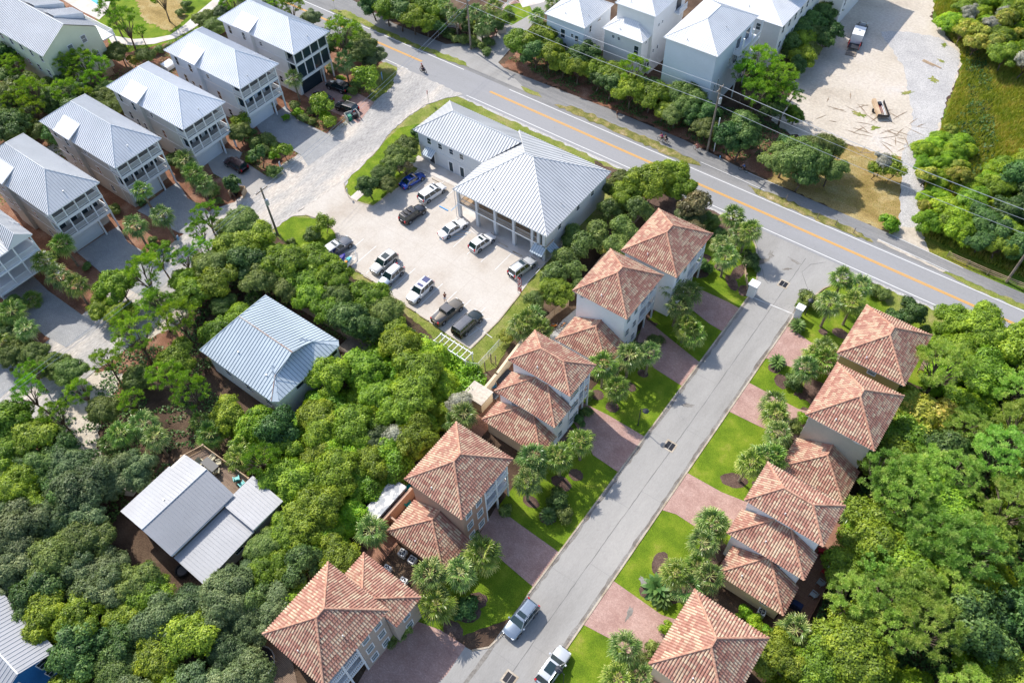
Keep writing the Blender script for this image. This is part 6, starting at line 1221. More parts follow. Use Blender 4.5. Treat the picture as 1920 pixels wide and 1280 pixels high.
def corral(label, p, rz_, mat, z=0.03, bins=('green_plastic', 'dark_metal')):
    h = thing('bin_enclosure', label, 'bin enclosure', (*px(*p), z), rz_); q = MB(); q.box(-1.2, 1.2, .8, .88, 0, 1.3); q.build('rear_panel', mat, h)
    for x in (-1.2, 1.12): q = MB(); q.box(x, x+.08, -.8, .8, 0, 1.3); q.build('side_panel', mat, h)
    for i, bm_ in enumerate(bins):
        b_ = thing('wheelie_bin', ('green', 'black', 'brown')[{'green_plastic': 0, 'dark_metal': 1}.get(bm_, 2)]+' wheelie bin in the '+label, 'bin', (0, 0, 0), 0, 'wheelie bins'); cs, sn = math.cos(rz_), math.sin(rz_); lx = -.5+1.0*i; X, Y = px(*p); b_.location = (X+lx*cs, Y+lx*sn, z); b_.rotation_euler = (0, 0, rz_)
        q = MB(); q.face([(-.28, -.32, .1), (.28, -.32, .1), (.3, -.36, 1.0), (-.3, -.36, 1.0)]); q.box(-.29, .29, -.33, .33, .08, 1.0); q.build('tub', bm_, b_); q = MB(); q.box(-.32, .32, -.38, .36, 1.0, 1.08); q.build('lid', bm_, b_)
corral('grey slatted enclosure at the red paver driveway', (662, 224), -.4+math.pi/2, 'siding_greige'); corral('beige enclosure by the side street at the top edge', (940, 58), 2.4, 'stucco_beige', bins=('dark_metal',)); corral('timber enclosure below the beige driveway', (448, 366), .5, 'tan_wood', bins=('dark_metal',))
h = thing('pergola', 'white ladder like pergola frame beside the chain link fence', 'pergola', (*px(845, 672), 0), -.02)
for y in (0, 1.5): q = MB(); q.box(-3.0, 3.0, y-.06, y+.06, 1.8, 1.95); q.build('beam', 'trim_white', h)
for i in range(8): q = MB(); q.box(-2.8+.8*i-.04, -2.8+.8*i+.04, -.2, 1.7, 1.96, 2.03); q.build('rafter', 'trim_white', h)
for x in (-2.8, 2.8):
    for y in (0, 1.5): post(h, x, y, 0, 1.8, .12)
h = thing('trampoline', 'dark trampoline frame with upright poles beside the tan house', 'trampoline', (*px(487, 1245), 0)); q = MB(); q.tube([(0, 0, .75), (0, 0, .8)], 1.7, 18); q.build('mat', 'cloth_black', h)
q = MB(); q.tube([(1.8*math.cos(a_*math.pi/9), 1.8*math.sin(a_*math.pi/9), .8) for a_ in range(19)], .06, 6); q.build('frame', 'galv_steel', h)
for k in range(4): q = MB(); q.tube([(1.8*math.cos(k*1.57+.8), 1.8*math.sin(k*1.57+.8), 0), (1.8*math.cos(k*1.57+.8), 1.8*math.sin(k*1.57+.8), 2.1)], .05, 6); q.build('pole', 'tan_wood', h)
sheet('deck', [px(560, 1290), px(470, 1290), px(500, 1200), px(545, 1225)], .05, 'wood_deck'); sheet('deck', [px(1200, 1290), px(1160, 1290), px(1225, 1250)], .03, 'walk_concrete')
h = thing('wooden_deck', 'old wooden deck with rails at the right corner of the blue grey cottage', 'deck', (*px(668, 660), 0)); q = MB(); q.box(-2, 2, -1.6, 1.6, .9, 1.05); q.build('deck_floor', 'old_wood', h); railing(h, (-2, -1.55), (2, -1.55), 1.05, mat='old_wood', sp=.2); railing(h, (1.95, -1.5), (1.95, 1.5), 1.05, mat='old_wood', sp=.2); post(h, -1.9, -1.5, 0, .9, .12, 'old_wood'); post(h, 1.9, -1.5, 0, .9, .12, 'old_wood'); post(h, 1.9, 1.5, 0, .9, .12, 'old_wood')
for nm, p, s_, rz_, lb in (('deck_box', (1745, 690), (1.2, .9), 0, 'small brown wooden deck behind the ochre house'), ('deck_box', (1640, 850), (1.6, 1.8), 0, 'wooden balcony deck behind the beige house')):
    h = thing('wooden_deck', lb, 'deck', (*px(*p, 1.0), 0)); q = MB(); q.box(-s_[0], s_[0], -s_[1], s_[1], .8, .95); q.build('deck_floor', 'wood_deck', h)
    for a_, b_ in (((-s_[0], -s_[1]), (s_[0], -s_[1])), ((s_[0], -s_[1]), (s_[0], s_[1])), ((-s_[0], s_[1]), (s_[0], s_[1]))): railing(h, a_, b_, .95, .9, 'tan_wood', .2)
    for sx in (-1, 1):
        for sy in (-1, 1): post(h, sx*s_[0]*.95, sy*s_[1]*.95, 0, .8, .12, 'tan_wood')
h = thing('hot_tub', 'dark round hot tub rim beside the grey cottage', 'hot tub', (*px(343, 1070), 0)); q = MB(); q.tube([(.75*math.cos(a_*math.pi/8), .75*math.sin(a_*math.pi/8), .3) for a_ in range(17)], .12, 6); q.build('ring', 'black_rubber', h); q = MB(); q.tube([(0, 0, 0), (0, 0, .25)], .7, 14); q.build('basin', 'trim_dark', h)
h = thing('hot_tub', 'pale lilac hot tub behind the pale grey house', 'hot tub', (*px(318, 126), .05)); q = MB(); q.box(-1.1, 1.1, -1.1, 1.1, 0, .8); q.build('shell', 'trim_white', h); q = MB(); q.box(-.95, .95, -.95, .95, .8, .86); q.build('cover', 'siding_sky', h)
# ---------------------------------------------------------------- vegetation
def leafmat(name, cols, transl=0.22, rough=0.5, hue=0.35, gain=2.25):
    cols = [(min(.6, c[0]*gain*1.05), min(.6, c[1]*gain), c[2]*gain) for c in cols]
    m, t, b = _new(name, rough, 0.35)
    at_ = t.nodes.new('ShaderNodeAttribute'); at_.attribute_name = 'tint'
    oi = t.nodes.new('ShaderNodeObjectInfo')
    r = ramp(t, [(i/(len(cols)-1), c) for i, c in enumerate(cols)]); t.links.new(at_.outputs['Fac'], r.inputs[0])
    hs = t.nodes.new('ShaderNodeHueSaturation')
    mr = t.nodes.new('ShaderNodeMapRange'); mr.inputs['To Min'].default_value = 0.5-0.022*hue/.35; mr.inputs['To Max'].default_value = 0.5+0.018*hue/.35; t.links.new(oi.outputs['Random'], mr.inputs[0]); t.links.new(mr.outputs[0], hs.inputs['Hue'])
    mv = t.nodes.new('ShaderNodeMapRange'); mv.inputs['To Min'].default_value = .78; mv.inputs['To Max'].default_value = 1.2
    ml = t.nodes.new('ShaderNodeMath'); ml.operation = 'FRACT'; m3 = t.nodes.new('ShaderNodeMath'); m3.operation = 'MULTIPLY'; m3.inputs[1].default_value = 7.31; t.links.new(oi.outputs['Random'], m3.inputs[0]); t.links.new(m3.outputs[0], ml.inputs[0]); t.links.new(ml.outputs[0], mv.inputs[0]); t.links.new(mv.outputs[0], hs.inputs['Value'])
    t.links.new(r.outputs[0], hs.inputs['Color']); t.links.new(hs.outputs[0], b.inputs['Base Color'])
    tr = t.nodes.new('ShaderNodeBsdfTranslucent'); hv = t.nodes.new('ShaderNodeHueSaturation'); hv.inputs['Saturation'].default_value = 1.15; hv.inputs['Value'].default_value = 1.5; t.links.new(hs.outputs[0], hv.inputs['Color']); t.links.new(hv.outputs[0], tr.inputs['Color'])
    mx = t.nodes.new('ShaderNodeMixShader'); mx.inputs[0].default_value = transl; t.links.new(b.outputs[0], mx.inputs[1]); t.links.new(tr.outputs[0], mx.inputs[2]); t.links.new(mx.outputs[0], t.nodes['Material Output'].inputs[0])
leafmat('leaf_bright', [(0.036, 0.066, 0.008), (0.092, 0.150, 0.012), (0.185, 0.245, 0.022)])
leafmat('leaf_oak', [(0.032, 0.055, 0.014), (0.070, 0.108, 0.024), (0.135, 0.175, 0.045)])
leafmat('leaf_olive', [(0.026, 0.045, 0.018), (0.058, 0.090, 0.034), (0.12, 0.155, 0.066)])
leafmat('leaf_dark', [(0.014, 0.034, 0.010), (0.035, 0.075, 0.018), (0.085, 0.14, 0.035)])
leafmat('leaf_vine', [(0.045, 0.085, 0.006), (0.10, 0.19, 0.010), (0.20, 0.28, 0.015)])
leafmat('leaf_gold', [(0.05, 0.075, 0.01), (0.14, 0.17, 0.02), (0.30, 0.23, 0.05)])
leafmat('leaf_grey', [(0.09, 0.10, 0.07), (0.19, 0.20, 0.15), (0.30, 0.30, 0.23)])
leafmat('leaf_bronze', [(0.04, 0.035, 0.02), (0.09, 0.085, 0.035), (0.16, 0.12, 0.06)])
leafmat('needle', [(0.035, 0.075, 0.008), (0.085, 0.16, 0.014), (0.17, 0.25, 0.03)], .25)
leafmat('needle_soft', [(0.055, 0.10, 0.02), (0.13, 0.215, 0.04), (0.22, 0.30, 0.075)], .3)
leafmat('palm_leaf', [(0.018, 0.040, 0.010), (0.060, 0.11, 0.022), (0.24, 0.29, 0.10)], .12, .36)
leafmat('palm_leaf_bright', [(0.022, 0.050, 0.008), (0.075, 0.13, 0.016), (0.27, 0.32, 0.08)], .12, .36)
leafmat('marsh_blade', [(0.05, 0.10, 0.012), (0.14, 0.17, 0.022), (0.27, 0.21, 0.06)], .2)
NR = np.random.default_rng(11)
def quads_mesh(name, C, N, size, tint, mat, aspect=1.0, fold=0.0):
    """leaf clusters: one kite per centre C with normal N"""
    n = len(C); N = N/np.maximum(np.linalg.norm(N, axis=1, keepdims=True), 1e-6)
    A = NR.normal(size=(n, 3)); U = np.cross(N, A); U /= np.maximum(np.linalg.norm(U, axis=1, keepdims=True), 1e-6); V = np.cross(N, U)
    s = (size*NR.uniform(.6, 1.35, n))[:, None]
    v = np.stack([C-U*s*aspect*.5, C-V*s*.32+N*s*.10, C+U*s*aspect*.5-N*s*.12, C+V*s*.32+N*s*.06], 1).reshape(-1, 3)
    return raw_mesh(name, v, 4, np.repeat(tint, 4), mat)
def raw_mesh(name, v, k, tint, mat):
    me = bpy.data.meshes.new(name); nv = len(v); nf = nv//k
    me.vertices.add(nv); me.vertices.foreach_set('co', v.astype(np.float32).ravel()); me.loops.add(nv); me.loops.foreach_set('vertex_index', np.arange(nv, dtype=np.int32))
    me.polygons.add(nf); me.polygons.foreach_set('loop_start', np.arange(0, nv, k, dtype=np.int32)); me.polygons.foreach_set('loop_total', np.full(nf, k, dtype=np.int32))
    a = me.attributes.new('tint', 'FLOAT', 'POINT'); a.data.foreach_set('value', np.clip(tint, 0, 1).astype(np.float32)); me.materials.append(MATS[mat]); me.update(calc_edges=True)
    return me
def ell(n, up=-.35):
    d = NR.normal(size=(n*3+24, 3)); d /= np.linalg.norm(d, axis=1, keepdims=True); d = d[d[:, 2] > up][:n]; return d
def leafy(name, mat, R=3.0, H=2.2, nl=16, per=420, leaf=.28, lobe=(.30, .46), flat_=1.0, droop=0.0, holes=.12, z0=0.0, dome=True):
    """crown round the origin: nl lobes in an ellipsoid R x R x H, leaves on the lobes' shells"""
    Cs, Ns, Ts = [], [], []; big = []
    for i in range(max(5, nl//3)):
        d = ell(1, -.2)[0]; k = NR.uniform(.35, .95)**.6; big.append((np.array([d[0]*R*k, d[1]*R*k, d[2]*H*k*.9+z0]), NR.uniform(.26, .46)*R, NR.normal(0, .12)))
    big.append((np.array([0, 0, H*.35+z0]), .55*R, 0))
    for c0, rb, tb in big:
        for e0 in ell(max(5, int(15*(rb/(.38*R))**1.6)), -.35):
            if NR.random() < holes*.9: continue
            r = NR.uniform(.13, .27)*min(R, 3.0)*(1.25 if R < 1.5 else 1); c = c0+e0*np.array([rb, rb, rb*.85*flat_])*NR.uniform(.75, 1.2)
            n = int(per*.0052*(r/leaf)**2*40*.55)+8; e = ell(n, -.5)
            bp = 1+.25*np.sin(e[:, :1]*6+c[0])*np.sin(e[:, 1:2]*7+c[1]); p = c+e*r*np.array([NR.uniform(.85, 1.3), NR.uniform(.85, 1.3), .8])*bp*(1+NR.normal(0, .14, len(e))[:, None])
            if droop: p[:, 2] -= droop*np.clip(np.hypot(p[:, 0], p[:, 1])-R*.6, 0, None)
            Cs.append(p); Ns.append(e*.75+e0*.45+NR.normal(0, .33, e.shape)+np.array([0, 0, .2])); Ts.append(np.full(len(e), .48+tb+NR.normal(0, .15))+NR.normal(0, .17, len(e)))
    return quads_mesh(name, np.concatenate(Cs), np.concatenate(Ns), leaf, np.concatenate(Ts), mat, 1.15)
def branches(name, R, H, top, nb=7, r0=.22, mat='bark', lean=.4, seed=0):
    rr = random.Random(seed); mb = MB(); h0 = top*.45
    p1 = (rr.uniform(-lean, lean), rr.uniform(-lean, lean), h0); mb.tube([(0, 0, -.1), (p1[0]*.4, p1[1]*.4, h0*.5), p1, (p1[0]*1.4, p1[1]*1.4, top*.8)], [r0, r0*.85, r0*.7, r0*.35], 7)
    for i in range(nb):
        a = 2*math.pi*i/nb+rr.uniform(-.4, .4); l = R*rr.uniform(.55, .9); z1 = top+rr.uniform(-.1, .35)*H
        q = (p1[0]+math.cos(a)*l*.45, p1[1]+math.sin(a)*l*.45, h0+(z1-h0)*.6); e = (math.cos(a)*l, math.sin(a)*l, z1); mb.tube([p1, q, e], [r0*.5, r0*.32, r0*.1], 5)
        for k in range(2):
            b = a+rr.uniform(-.9, .9); mb.tube([q, (q[0]+math.cos(b)*l*.45, q[1]+math.sin(b)*l*.45, z1+rr.uniform(0, .3)*H)], [r0*.25, r0*.07], 4)
    me = bpy.data.meshes.new(name); me.from_pydata(mb.v, [], mb.f); me.materials.append(MATS[mat]); me.polygons.foreach_set('use_smooth', [True]*len(me.polygons)); return me
def pine_crown(name, mat, R=2.4, H=2.4, tufts=55, nd=46, L=.42, wd=.07, spread=.5):
    Cs = []; T = []
    vs = []
    for i in range(tufts):
        d = ell(1, -.3)[0]; k = NR.uniform(.45, 1.0)**.5; c = np.array([d[0]*R*k, d[1]*R*k, d[2]*H*k]); tt = .5+NR.normal(0, .18)
        sub = NR.integers(2, 5)
        for s in range(sub):
            cc = c+NR.normal(0, spread*.45, 3)*np.array([1, 1, .5]); e = ell(nd, -.35); n = len(e); l = L*NR.uniform(.7, 1.2, n)[:, None]
            tip = cc+e*l+np.array([0, 0, .05]); s_ = np.cross(e, NR.normal(size=e.shape)); s_ /= np.linalg.norm(s_, axis=1, keepdims=True); s_ *= wd*.5
            vs.append(np.stack([cc+e*.04-s_*.6, cc+e*l*.6+s_*1.3, tip], 1).reshape(-1, 3)); T.append(np.repeat(tt+NR.normal(0, .15, n), 3))
    return raw_mesh(name, np.concatenate(vs), 3, np.concatenate(T), mat)
def palm_crown(name, mat, n=26, pet=1.1, fan=1.15, seg=17, droop=.8):
    vs, T = [], []
    for i in range(n):
        a = i*2.39996+NR.uniform(-.25, .25); k = i/(n-1); el_ = math.radians(80-122*k**.8+NR.uniform(-9, 9)); l = pet*NR.uniform(.8, 1.15)
        d = np.array([math.cos(a)*math.cos(el_), math.sin(a)*math.cos(el_), math.sin(el_)]); side = np.array([-math.sin(a), math.cos(a), 0]); up = np.cross(d, side); up = up if up[2] > 0 else -up
        o = d*l; o[2] -= .12*l*l*math.cos(el_); w_ = .025
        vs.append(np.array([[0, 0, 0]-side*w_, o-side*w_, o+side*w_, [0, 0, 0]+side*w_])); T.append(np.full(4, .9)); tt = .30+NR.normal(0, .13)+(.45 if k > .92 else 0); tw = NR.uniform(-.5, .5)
        for j in range(seg):
            b = math.radians(-100+200*j/(seg-1)+NR.uniform(-3, 3)); fold = .35*abs(math.sin(b)); dr = d*math.cos(b)+side*math.sin(b)-up*fold*.55+up*tw*math.sin(b)*.4; dr /= np.linalg.norm(dr); fl = fan*(1-.25*abs(b)/1.75)*NR.uniform(.82, 1.12)
            ss = np.cross(dr, up); ss /= np.linalg.norm(ss)+1e-9; w1 = fl*.048; lift = .05*(j % 2)
            m1 = o+dr*fl*.45+up*lift; m2 = o+dr*fl*.78+up*lift*.6; m2[2] -= .10*fl*droop; tip = o+dr*fl*NR.uniform(.95, 1.08); tip[2] -= droop*fl*NR.uniform(.25, .6)
            ro = ss*w1+up*.03*(1 if j % 2 else -1)
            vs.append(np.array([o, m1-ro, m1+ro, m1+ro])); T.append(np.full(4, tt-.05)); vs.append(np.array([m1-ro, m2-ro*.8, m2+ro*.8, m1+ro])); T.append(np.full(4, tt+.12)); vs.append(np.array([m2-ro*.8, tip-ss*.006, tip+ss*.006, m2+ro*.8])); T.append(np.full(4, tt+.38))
    return raw_mesh(name, np.concatenate(vs), 4, np.concatenate(T), mat)
def palm_trunk(name, H, lean, mat='palm_bark', r=.17):
    mb = MB(); n = 9; pts = [(lean*(k/n)**1.6, lean*.3*(k/n)**2, H*k/n) for k in range(n+1)]; mb.tube(pts, [r*1.25]+[r*(1+.06*(k % 2)) for k in range(1, n)]+[r*1.35], 9)
    for k in range(14):
        a = k*2.4; z = H*(.86+.13*(k/14)); x = lean*(z/H)**1.6; mb.tube([(x+.14*math.cos(a), .14*math.sin(a), z), (x+.36*math.cos(a), .36*math.sin(a), z+.22)], [.05, .03], 4)
    me = bpy.data.meshes.new(name); me.from_pydata(mb.v, [], mb.f); me.materials.append(MATS[mat]); return me
def feather(name, mat, n=46, L=1.25, w=.13, rise=55):
    vs, T = [], []
    for i in range(n):
        a = i*2.39996; k = i/n; e0 = math.radians(rise+25-75*k); P = []; p = np.zeros(3); 
        for s in range(6): P.append(p.copy()); el_ = e0-s*.26; p = p+np.array([math.cos(a)*math.cos(el_), math.sin(a)*math.cos(el_), math.sin(el_)])*L/5
        side = np.array([-math.sin(a), math.cos(a), 0]); tt = .45+NR.normal(0, .12)
        for s in range(5): w0, w1 = w*(.5+.5*math.sin(math.pi*(s+.2)/5)), w*(.5+.5*math.sin(math.pi*(s+1.2)/5)) if s < 4 else .01; vs.append(np.array([P[s]-side*w0, P[s+1]-side*w1, P[s+1]+side*w1, P[s]+side*w0])+[0, 0, .05]); T.append(np.full(4, tt+.08*s-.1))
    return raw_mesh(name, np.concatenate(vs), 4, np.concatenate(T), mat)
PR = {}   # kind -> list of (crown mesh, trunk mesh, crown height, crown radius, words)
def reg(kind, crown, trunk, zc, R): PR.setdefault(kind, []).append((crown, trunk, zc, R))
for i in range(4):
    reg('bright', leafy('crown', 'leaf_bright', 3.0, 2.2, 34+3*i, 420, .24, holes=.1), branches('trunk', 3.0, 2.2, 4.4, seed=i), 4.6, 3.5)
    reg('oak', leafy('crown', 'leaf_oak', 3.1, 2.1, 36+2*i, 430, .22, holes=.1), branches('trunk', 3.0, 2.1, 4.2, seed=10+i), 4.4, 3.6)
    reg('olive', leafy('crown', 'leaf_olive', 3.1, 1.9, 38+2*i, 420, .2, (.24, .40), holes=.1), branches('trunk', 3.0, 2.0, 3.8, 9, mat='bark', seed=20+i), 4.0, 3.6)
for i in range(3):
    reg('dark', leafy('crown', 'leaf_dark', 2.8, 2.4, 28, 380, .28, holes=.08), branches('trunk', 2.8, 2.4, 4.2, seed=30+i), 4.4, 3.3)
    reg('vine', leafy('crown', 'leaf_vine', 3.2, 1.6, 36, 420, .23, (.26, .42), .9, .35, .04), branches('trunk', 2.6, 1.4, 3.0, seed=40+i), 3.0, 3.8)
    reg('grey', leafy('crown', 'leaf_grey', 2.4, 1.8, 16, 260, .2, holes=.35), branches('trunk', 2.6, 1.9, 3.8, 12, .16, seed=50+i), 4.0, 3.0)
    reg('pine', pine_crown('crown', 'needle', 2.6, 2.3, 46, 40), branches('trunk', 2.6, 2.2, 6.2, 12, .2, seed=60+i), 6.4, 2.9)
    reg('softpine', pine_crown('crown', 'needle_soft', 3.0, 2.6, 84, 46, .40), branches('trunk', 2.9, 2.4, 6.4, 12, .24, seed=70+i), 6.6, 3.3)
    reg('bush', leafy('crown', 'leaf_oak', .95, .75, 8, 150, .17, (.45, .65), holes=.03), None, .55, 1.25)
    reg('brightbush', leafy('crown', 'leaf_vine', .95, .8, 8, 140, .17, (.45, .65), holes=.03), None, .6, 1.25)
    reg('darkbush', leafy('crown', 'leaf_dark', 1.0, .9, 7, 160, .17, (.5, .7), holes=.02), None, .7, 1.3)
    reg('weeping', leafy('crown', 'leaf_oak', 2.3, 1.7, 20, 300, .24, (.22, .38), 1.1, .5, .18), branches('trunk', 2.3, 1.7, 2.6, 10, .14, seed=80+i), 2.7, 2.8)
    reg('sprig', leafy('crown', 'leaf_bright', 1.2, 1.1, 9, 110, .2, (.35, .5), holes=.25), branches('trunk', 1.1, .9, 1.6, 7, .07, seed=90+i), 1.7, 1.5)
for i in range(2):
    reg('gold', leafy('crown', 'leaf_gold', 3.2, 2.4, 22, 360, .36, holes=.1), branches('trunk', 3, 2.2, 4.4, seed=100+i), 4.6, 3.7)
    reg('magnolia', leafy('crown', 'leaf_dark', 1.0, 1.7, 12, 130, .34, (.35, .55), 1.3, 0, .1), branches('trunk', .9, 1.4, 1.9, 6, .1, seed=110+i), 2.0, 1.3)
    reg('bronze', leafy('crown', 'leaf_bronze', 2.2, 2.2, 16, 230, .27, holes=.25), branches('trunk', 2.2, 2.2, 3.6, 10, .15, seed=115+i), 3.9, 2.6)
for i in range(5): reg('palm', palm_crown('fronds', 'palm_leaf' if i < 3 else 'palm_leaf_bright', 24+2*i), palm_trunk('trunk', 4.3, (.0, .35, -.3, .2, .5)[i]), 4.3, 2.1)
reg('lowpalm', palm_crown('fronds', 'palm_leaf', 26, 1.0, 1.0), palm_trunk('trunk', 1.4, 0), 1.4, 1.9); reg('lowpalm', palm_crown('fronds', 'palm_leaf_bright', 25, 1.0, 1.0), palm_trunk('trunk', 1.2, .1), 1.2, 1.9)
reg('sago', feather('fronds', 'leaf_dark'), palm_trunk('trunk', .4, 0, r=.2), .45, 1.25); reg('bird', feather('fronds', 'leaf_dark', 34, 1.9, .26, 62), None, .1, 1.5); reg('agave', feather('fronds', 'agave_blue' if 'agave_blue' in MATS else 'leaf_grey', 26, .8, .1, 50), None, .1, .8)
WORDS = {'bright': ('bright green leafy tree', 'tree', 'leafy_tree'), 'oak': ('mid green bushy oak', 'tree', 'oak_tree'), 'olive': ('grey green spreading live oak', 'tree', 'live_oak'), 'dark': ('dark green dense tree', 'tree', 'leafy_tree'), 'vine': ('yellow green vine covered tree', 'tree', 'vine_covered_tree'),
         'grey': ('thin greyish half bare tree', 'tree', 'thin_tree'), 'pine': ('feathery bright pine', 'tree', 'pine_tree'), 'softpine': ('soft pale green pine', 'tree', 'pine_tree'), 'bush': ('small round green bush', 'bush', 'garden_bush'), 'brightbush': ('small lime green bush', 'bush', 'garden_bush'),
         'darkbush': ('clipped dark green bush', 'bush', 'clipped_bush'), 'weeping': ('loose weeping green shrub', 'shrub', 'weeping_shrub'), 'sprig': ('young open lime tree', 'tree', 'young_tree'), 'gold': ('golden tinged broadleaf tree', 'tree', 'leafy_tree'), 'magnolia': ('narrow glossy magnolia', 'tree', 'magnolia_tree'), 'bronze': ('bronze leaved open tree', 'tree', 'bronze_tree'),
         'palm': ('fan palm on a trunk', 'palm', 'fan_palm'), 'lowpalm': ('low trunkless fan palm', 'palm', 'fan_palm'), 'sago': ('dark rosette sago palm', 'sago palm', 'sago_palm'), 'bird': ('glossy broad leaved clump', 'plant', 'broad_leaved_plant'), 'agave': ('blue grey agave', 'agave', 'agave')}
GRP = {'tree': 'trees among the houses', 'bush': 'garden bushes', 'palm': 'fan palms', 'shrub': 'shrubs behind the office', 'sago palm': 'sago palms', 'plant': 'leafy plants', 'agave': 'agaves'}
PLANTS = []
PROTO = {}
def plant(kind, x, y, r=None, zc=None, world=False, k=None, tall=1.0):
    """crown centre seen at (x, y); r crown radius in metres"""
    L = PR[kind]; i = (k if k is not None else R_.randrange(len(L))) % len(L); crown, trunk, zc0, R0 = L[i]
    s = (r or R0)/R0*R_.uniform(.95, 1.05); sz = s*tall; H = zc if zc else zc0*sz
    X, Y = (x, y) if world else at(x, y, H)
    nm = WORDS[kind][2]; key = (kind, i)
    h = bpy.data.objects.new(nm, None); COL.objects.link(h); h.location = (X, Y, 0.02); h.rotation_euler = (0, 0, R_.uniform(0, 6.28)); h['category'] = WORDS[kind][1]; h['group'] = GRP[WORDS[kind][1]]
    cn = 'fronds' if kind in ('palm', 'lowpalm', 'sago', 'bird', 'agave') else 'crown'
    c = bpy.data.objects.new(cn, crown); COL.objects.link(c); c.parent = h
    if kind == 'palm': lean = (.0, .35, -.3, .2, .5)[i]; c.location = (lean, lean*.3, H); c.scale = (s, s, s)
    else: c.location = (0, 0, H); c.scale = (s, s, sz)
    if trunk:
        t = bpy.data.objects.new('trunk', trunk); COL.objects.link(t); t.parent = h; t.scale = (s if kind not in ('palm', 'lowpalm') else 1, s if kind not in ('palm', 'lowpalm') else 1, H/zc0)
    PLANTS.append((h, kind, X, Y, H, s*R0)); return h
# palms one by one: crown centre in the plan, crown height
for p in ((81, 492, 5), (120, 460, 4.6), (110, 520, 4.5), (140, 535, 4.2), (20, 585, 4.6), (48, 612, 4.4), (5, 640, 3.5), (267, 357, 6.2), (307, 405, 5.2), (255, 425, 4.6), (358, 322, 4.5), (345, 300, 4), (378, 345, 3.4), (36, 228, 4.5), (645, 112, 5), (656, 95, 4.2), (550, 147, 5), (835, 12, 5), (855, 28, 5), (892, 22, 5), (915, 42, 4), (903, 52, 3), (925, 15, 5),
          (1008, 33, 6.8), (1096, 90, 3.5), (1036, 8, 4), (1378, 405, 5), (1402, 428, 5.2), (1386, 435, 4.2), (1355, 462, 4.8), (1362, 480, 4.5), (1257, 530, 5.5), (1295, 545, 5), (1270, 572, 4.6), (1285, 610, 3.8), (1300, 618, 3), (1132, 686, 5), (1180, 666, 5), (1218, 660, 5), (1150, 722, 4.5), (1090, 824, 5), (1050, 855, 5), (993, 857, 5), (988, 905, 4.5),
          (1003, 880, 4), (870, 777, 3.8), (850, 790, 2.5), (697, 994, 4.2), (902, 1040, 4.6), (863, 1080, 4.8), (803, 1080, 4.8), (820, 1135, 3.8), (227, 810, 4.8), (287, 818, 5), (270, 795, 4.2), (392, 812, 3.4), (448, 855, 3.4), (455, 840, 3), (1581, 522, 4.8), (1614, 536, 4.8), (1557, 572, 4.8), (1600, 568, 4.8), (1516, 690, 4.8), (1546, 676, 4), (1545, 650, 4.4), (1535, 665, 3.4),
          (1452, 776, 4.6), (1460, 812, 4.6), (1455, 862, 4.2), (1400, 868, 4.6), (1430, 858, 4.2), (1328, 975, 4.6), (1318, 1017, 4.6), (1342, 985, 3.6), (1270, 1082, 4.8), (1330, 1080, 4.6), (1302, 1065, 4), (1290, 1100, 3.6), (1176, 1217, 4.6), (1160, 1262, 4.2), (1200, 1270, 3.6), (1600, 958, 3), (1492, 1182, 3.6), (990, 602, 4), (1010, 618, 3.6), (975, 618, 3.2), (1004, 590, 3.6), (1450, 755, 3)):
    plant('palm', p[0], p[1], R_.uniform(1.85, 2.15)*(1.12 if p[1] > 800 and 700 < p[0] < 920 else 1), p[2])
for p in ((1457, 680), (1495, 612), (1028, 967)): plant('sago', p[0], p[1], 1.35, .5)
plant('bird', 1232, 1105, 1.6, .2); plant('bird', 1240, 1122, 1.3, .2); plant('agave', 302, 473, .9, .2); plant('agave', 318, 478, .7, .2)
for p in ((290, 560), (430, 575), (475, 562), (462, 590), (510, 960), (60, 560), (430, 625), (205, 830), (1610, 985), (175, 200), (375, 790), (190, 160)): plant('lowpalm', p[0], p[1], 1.7)
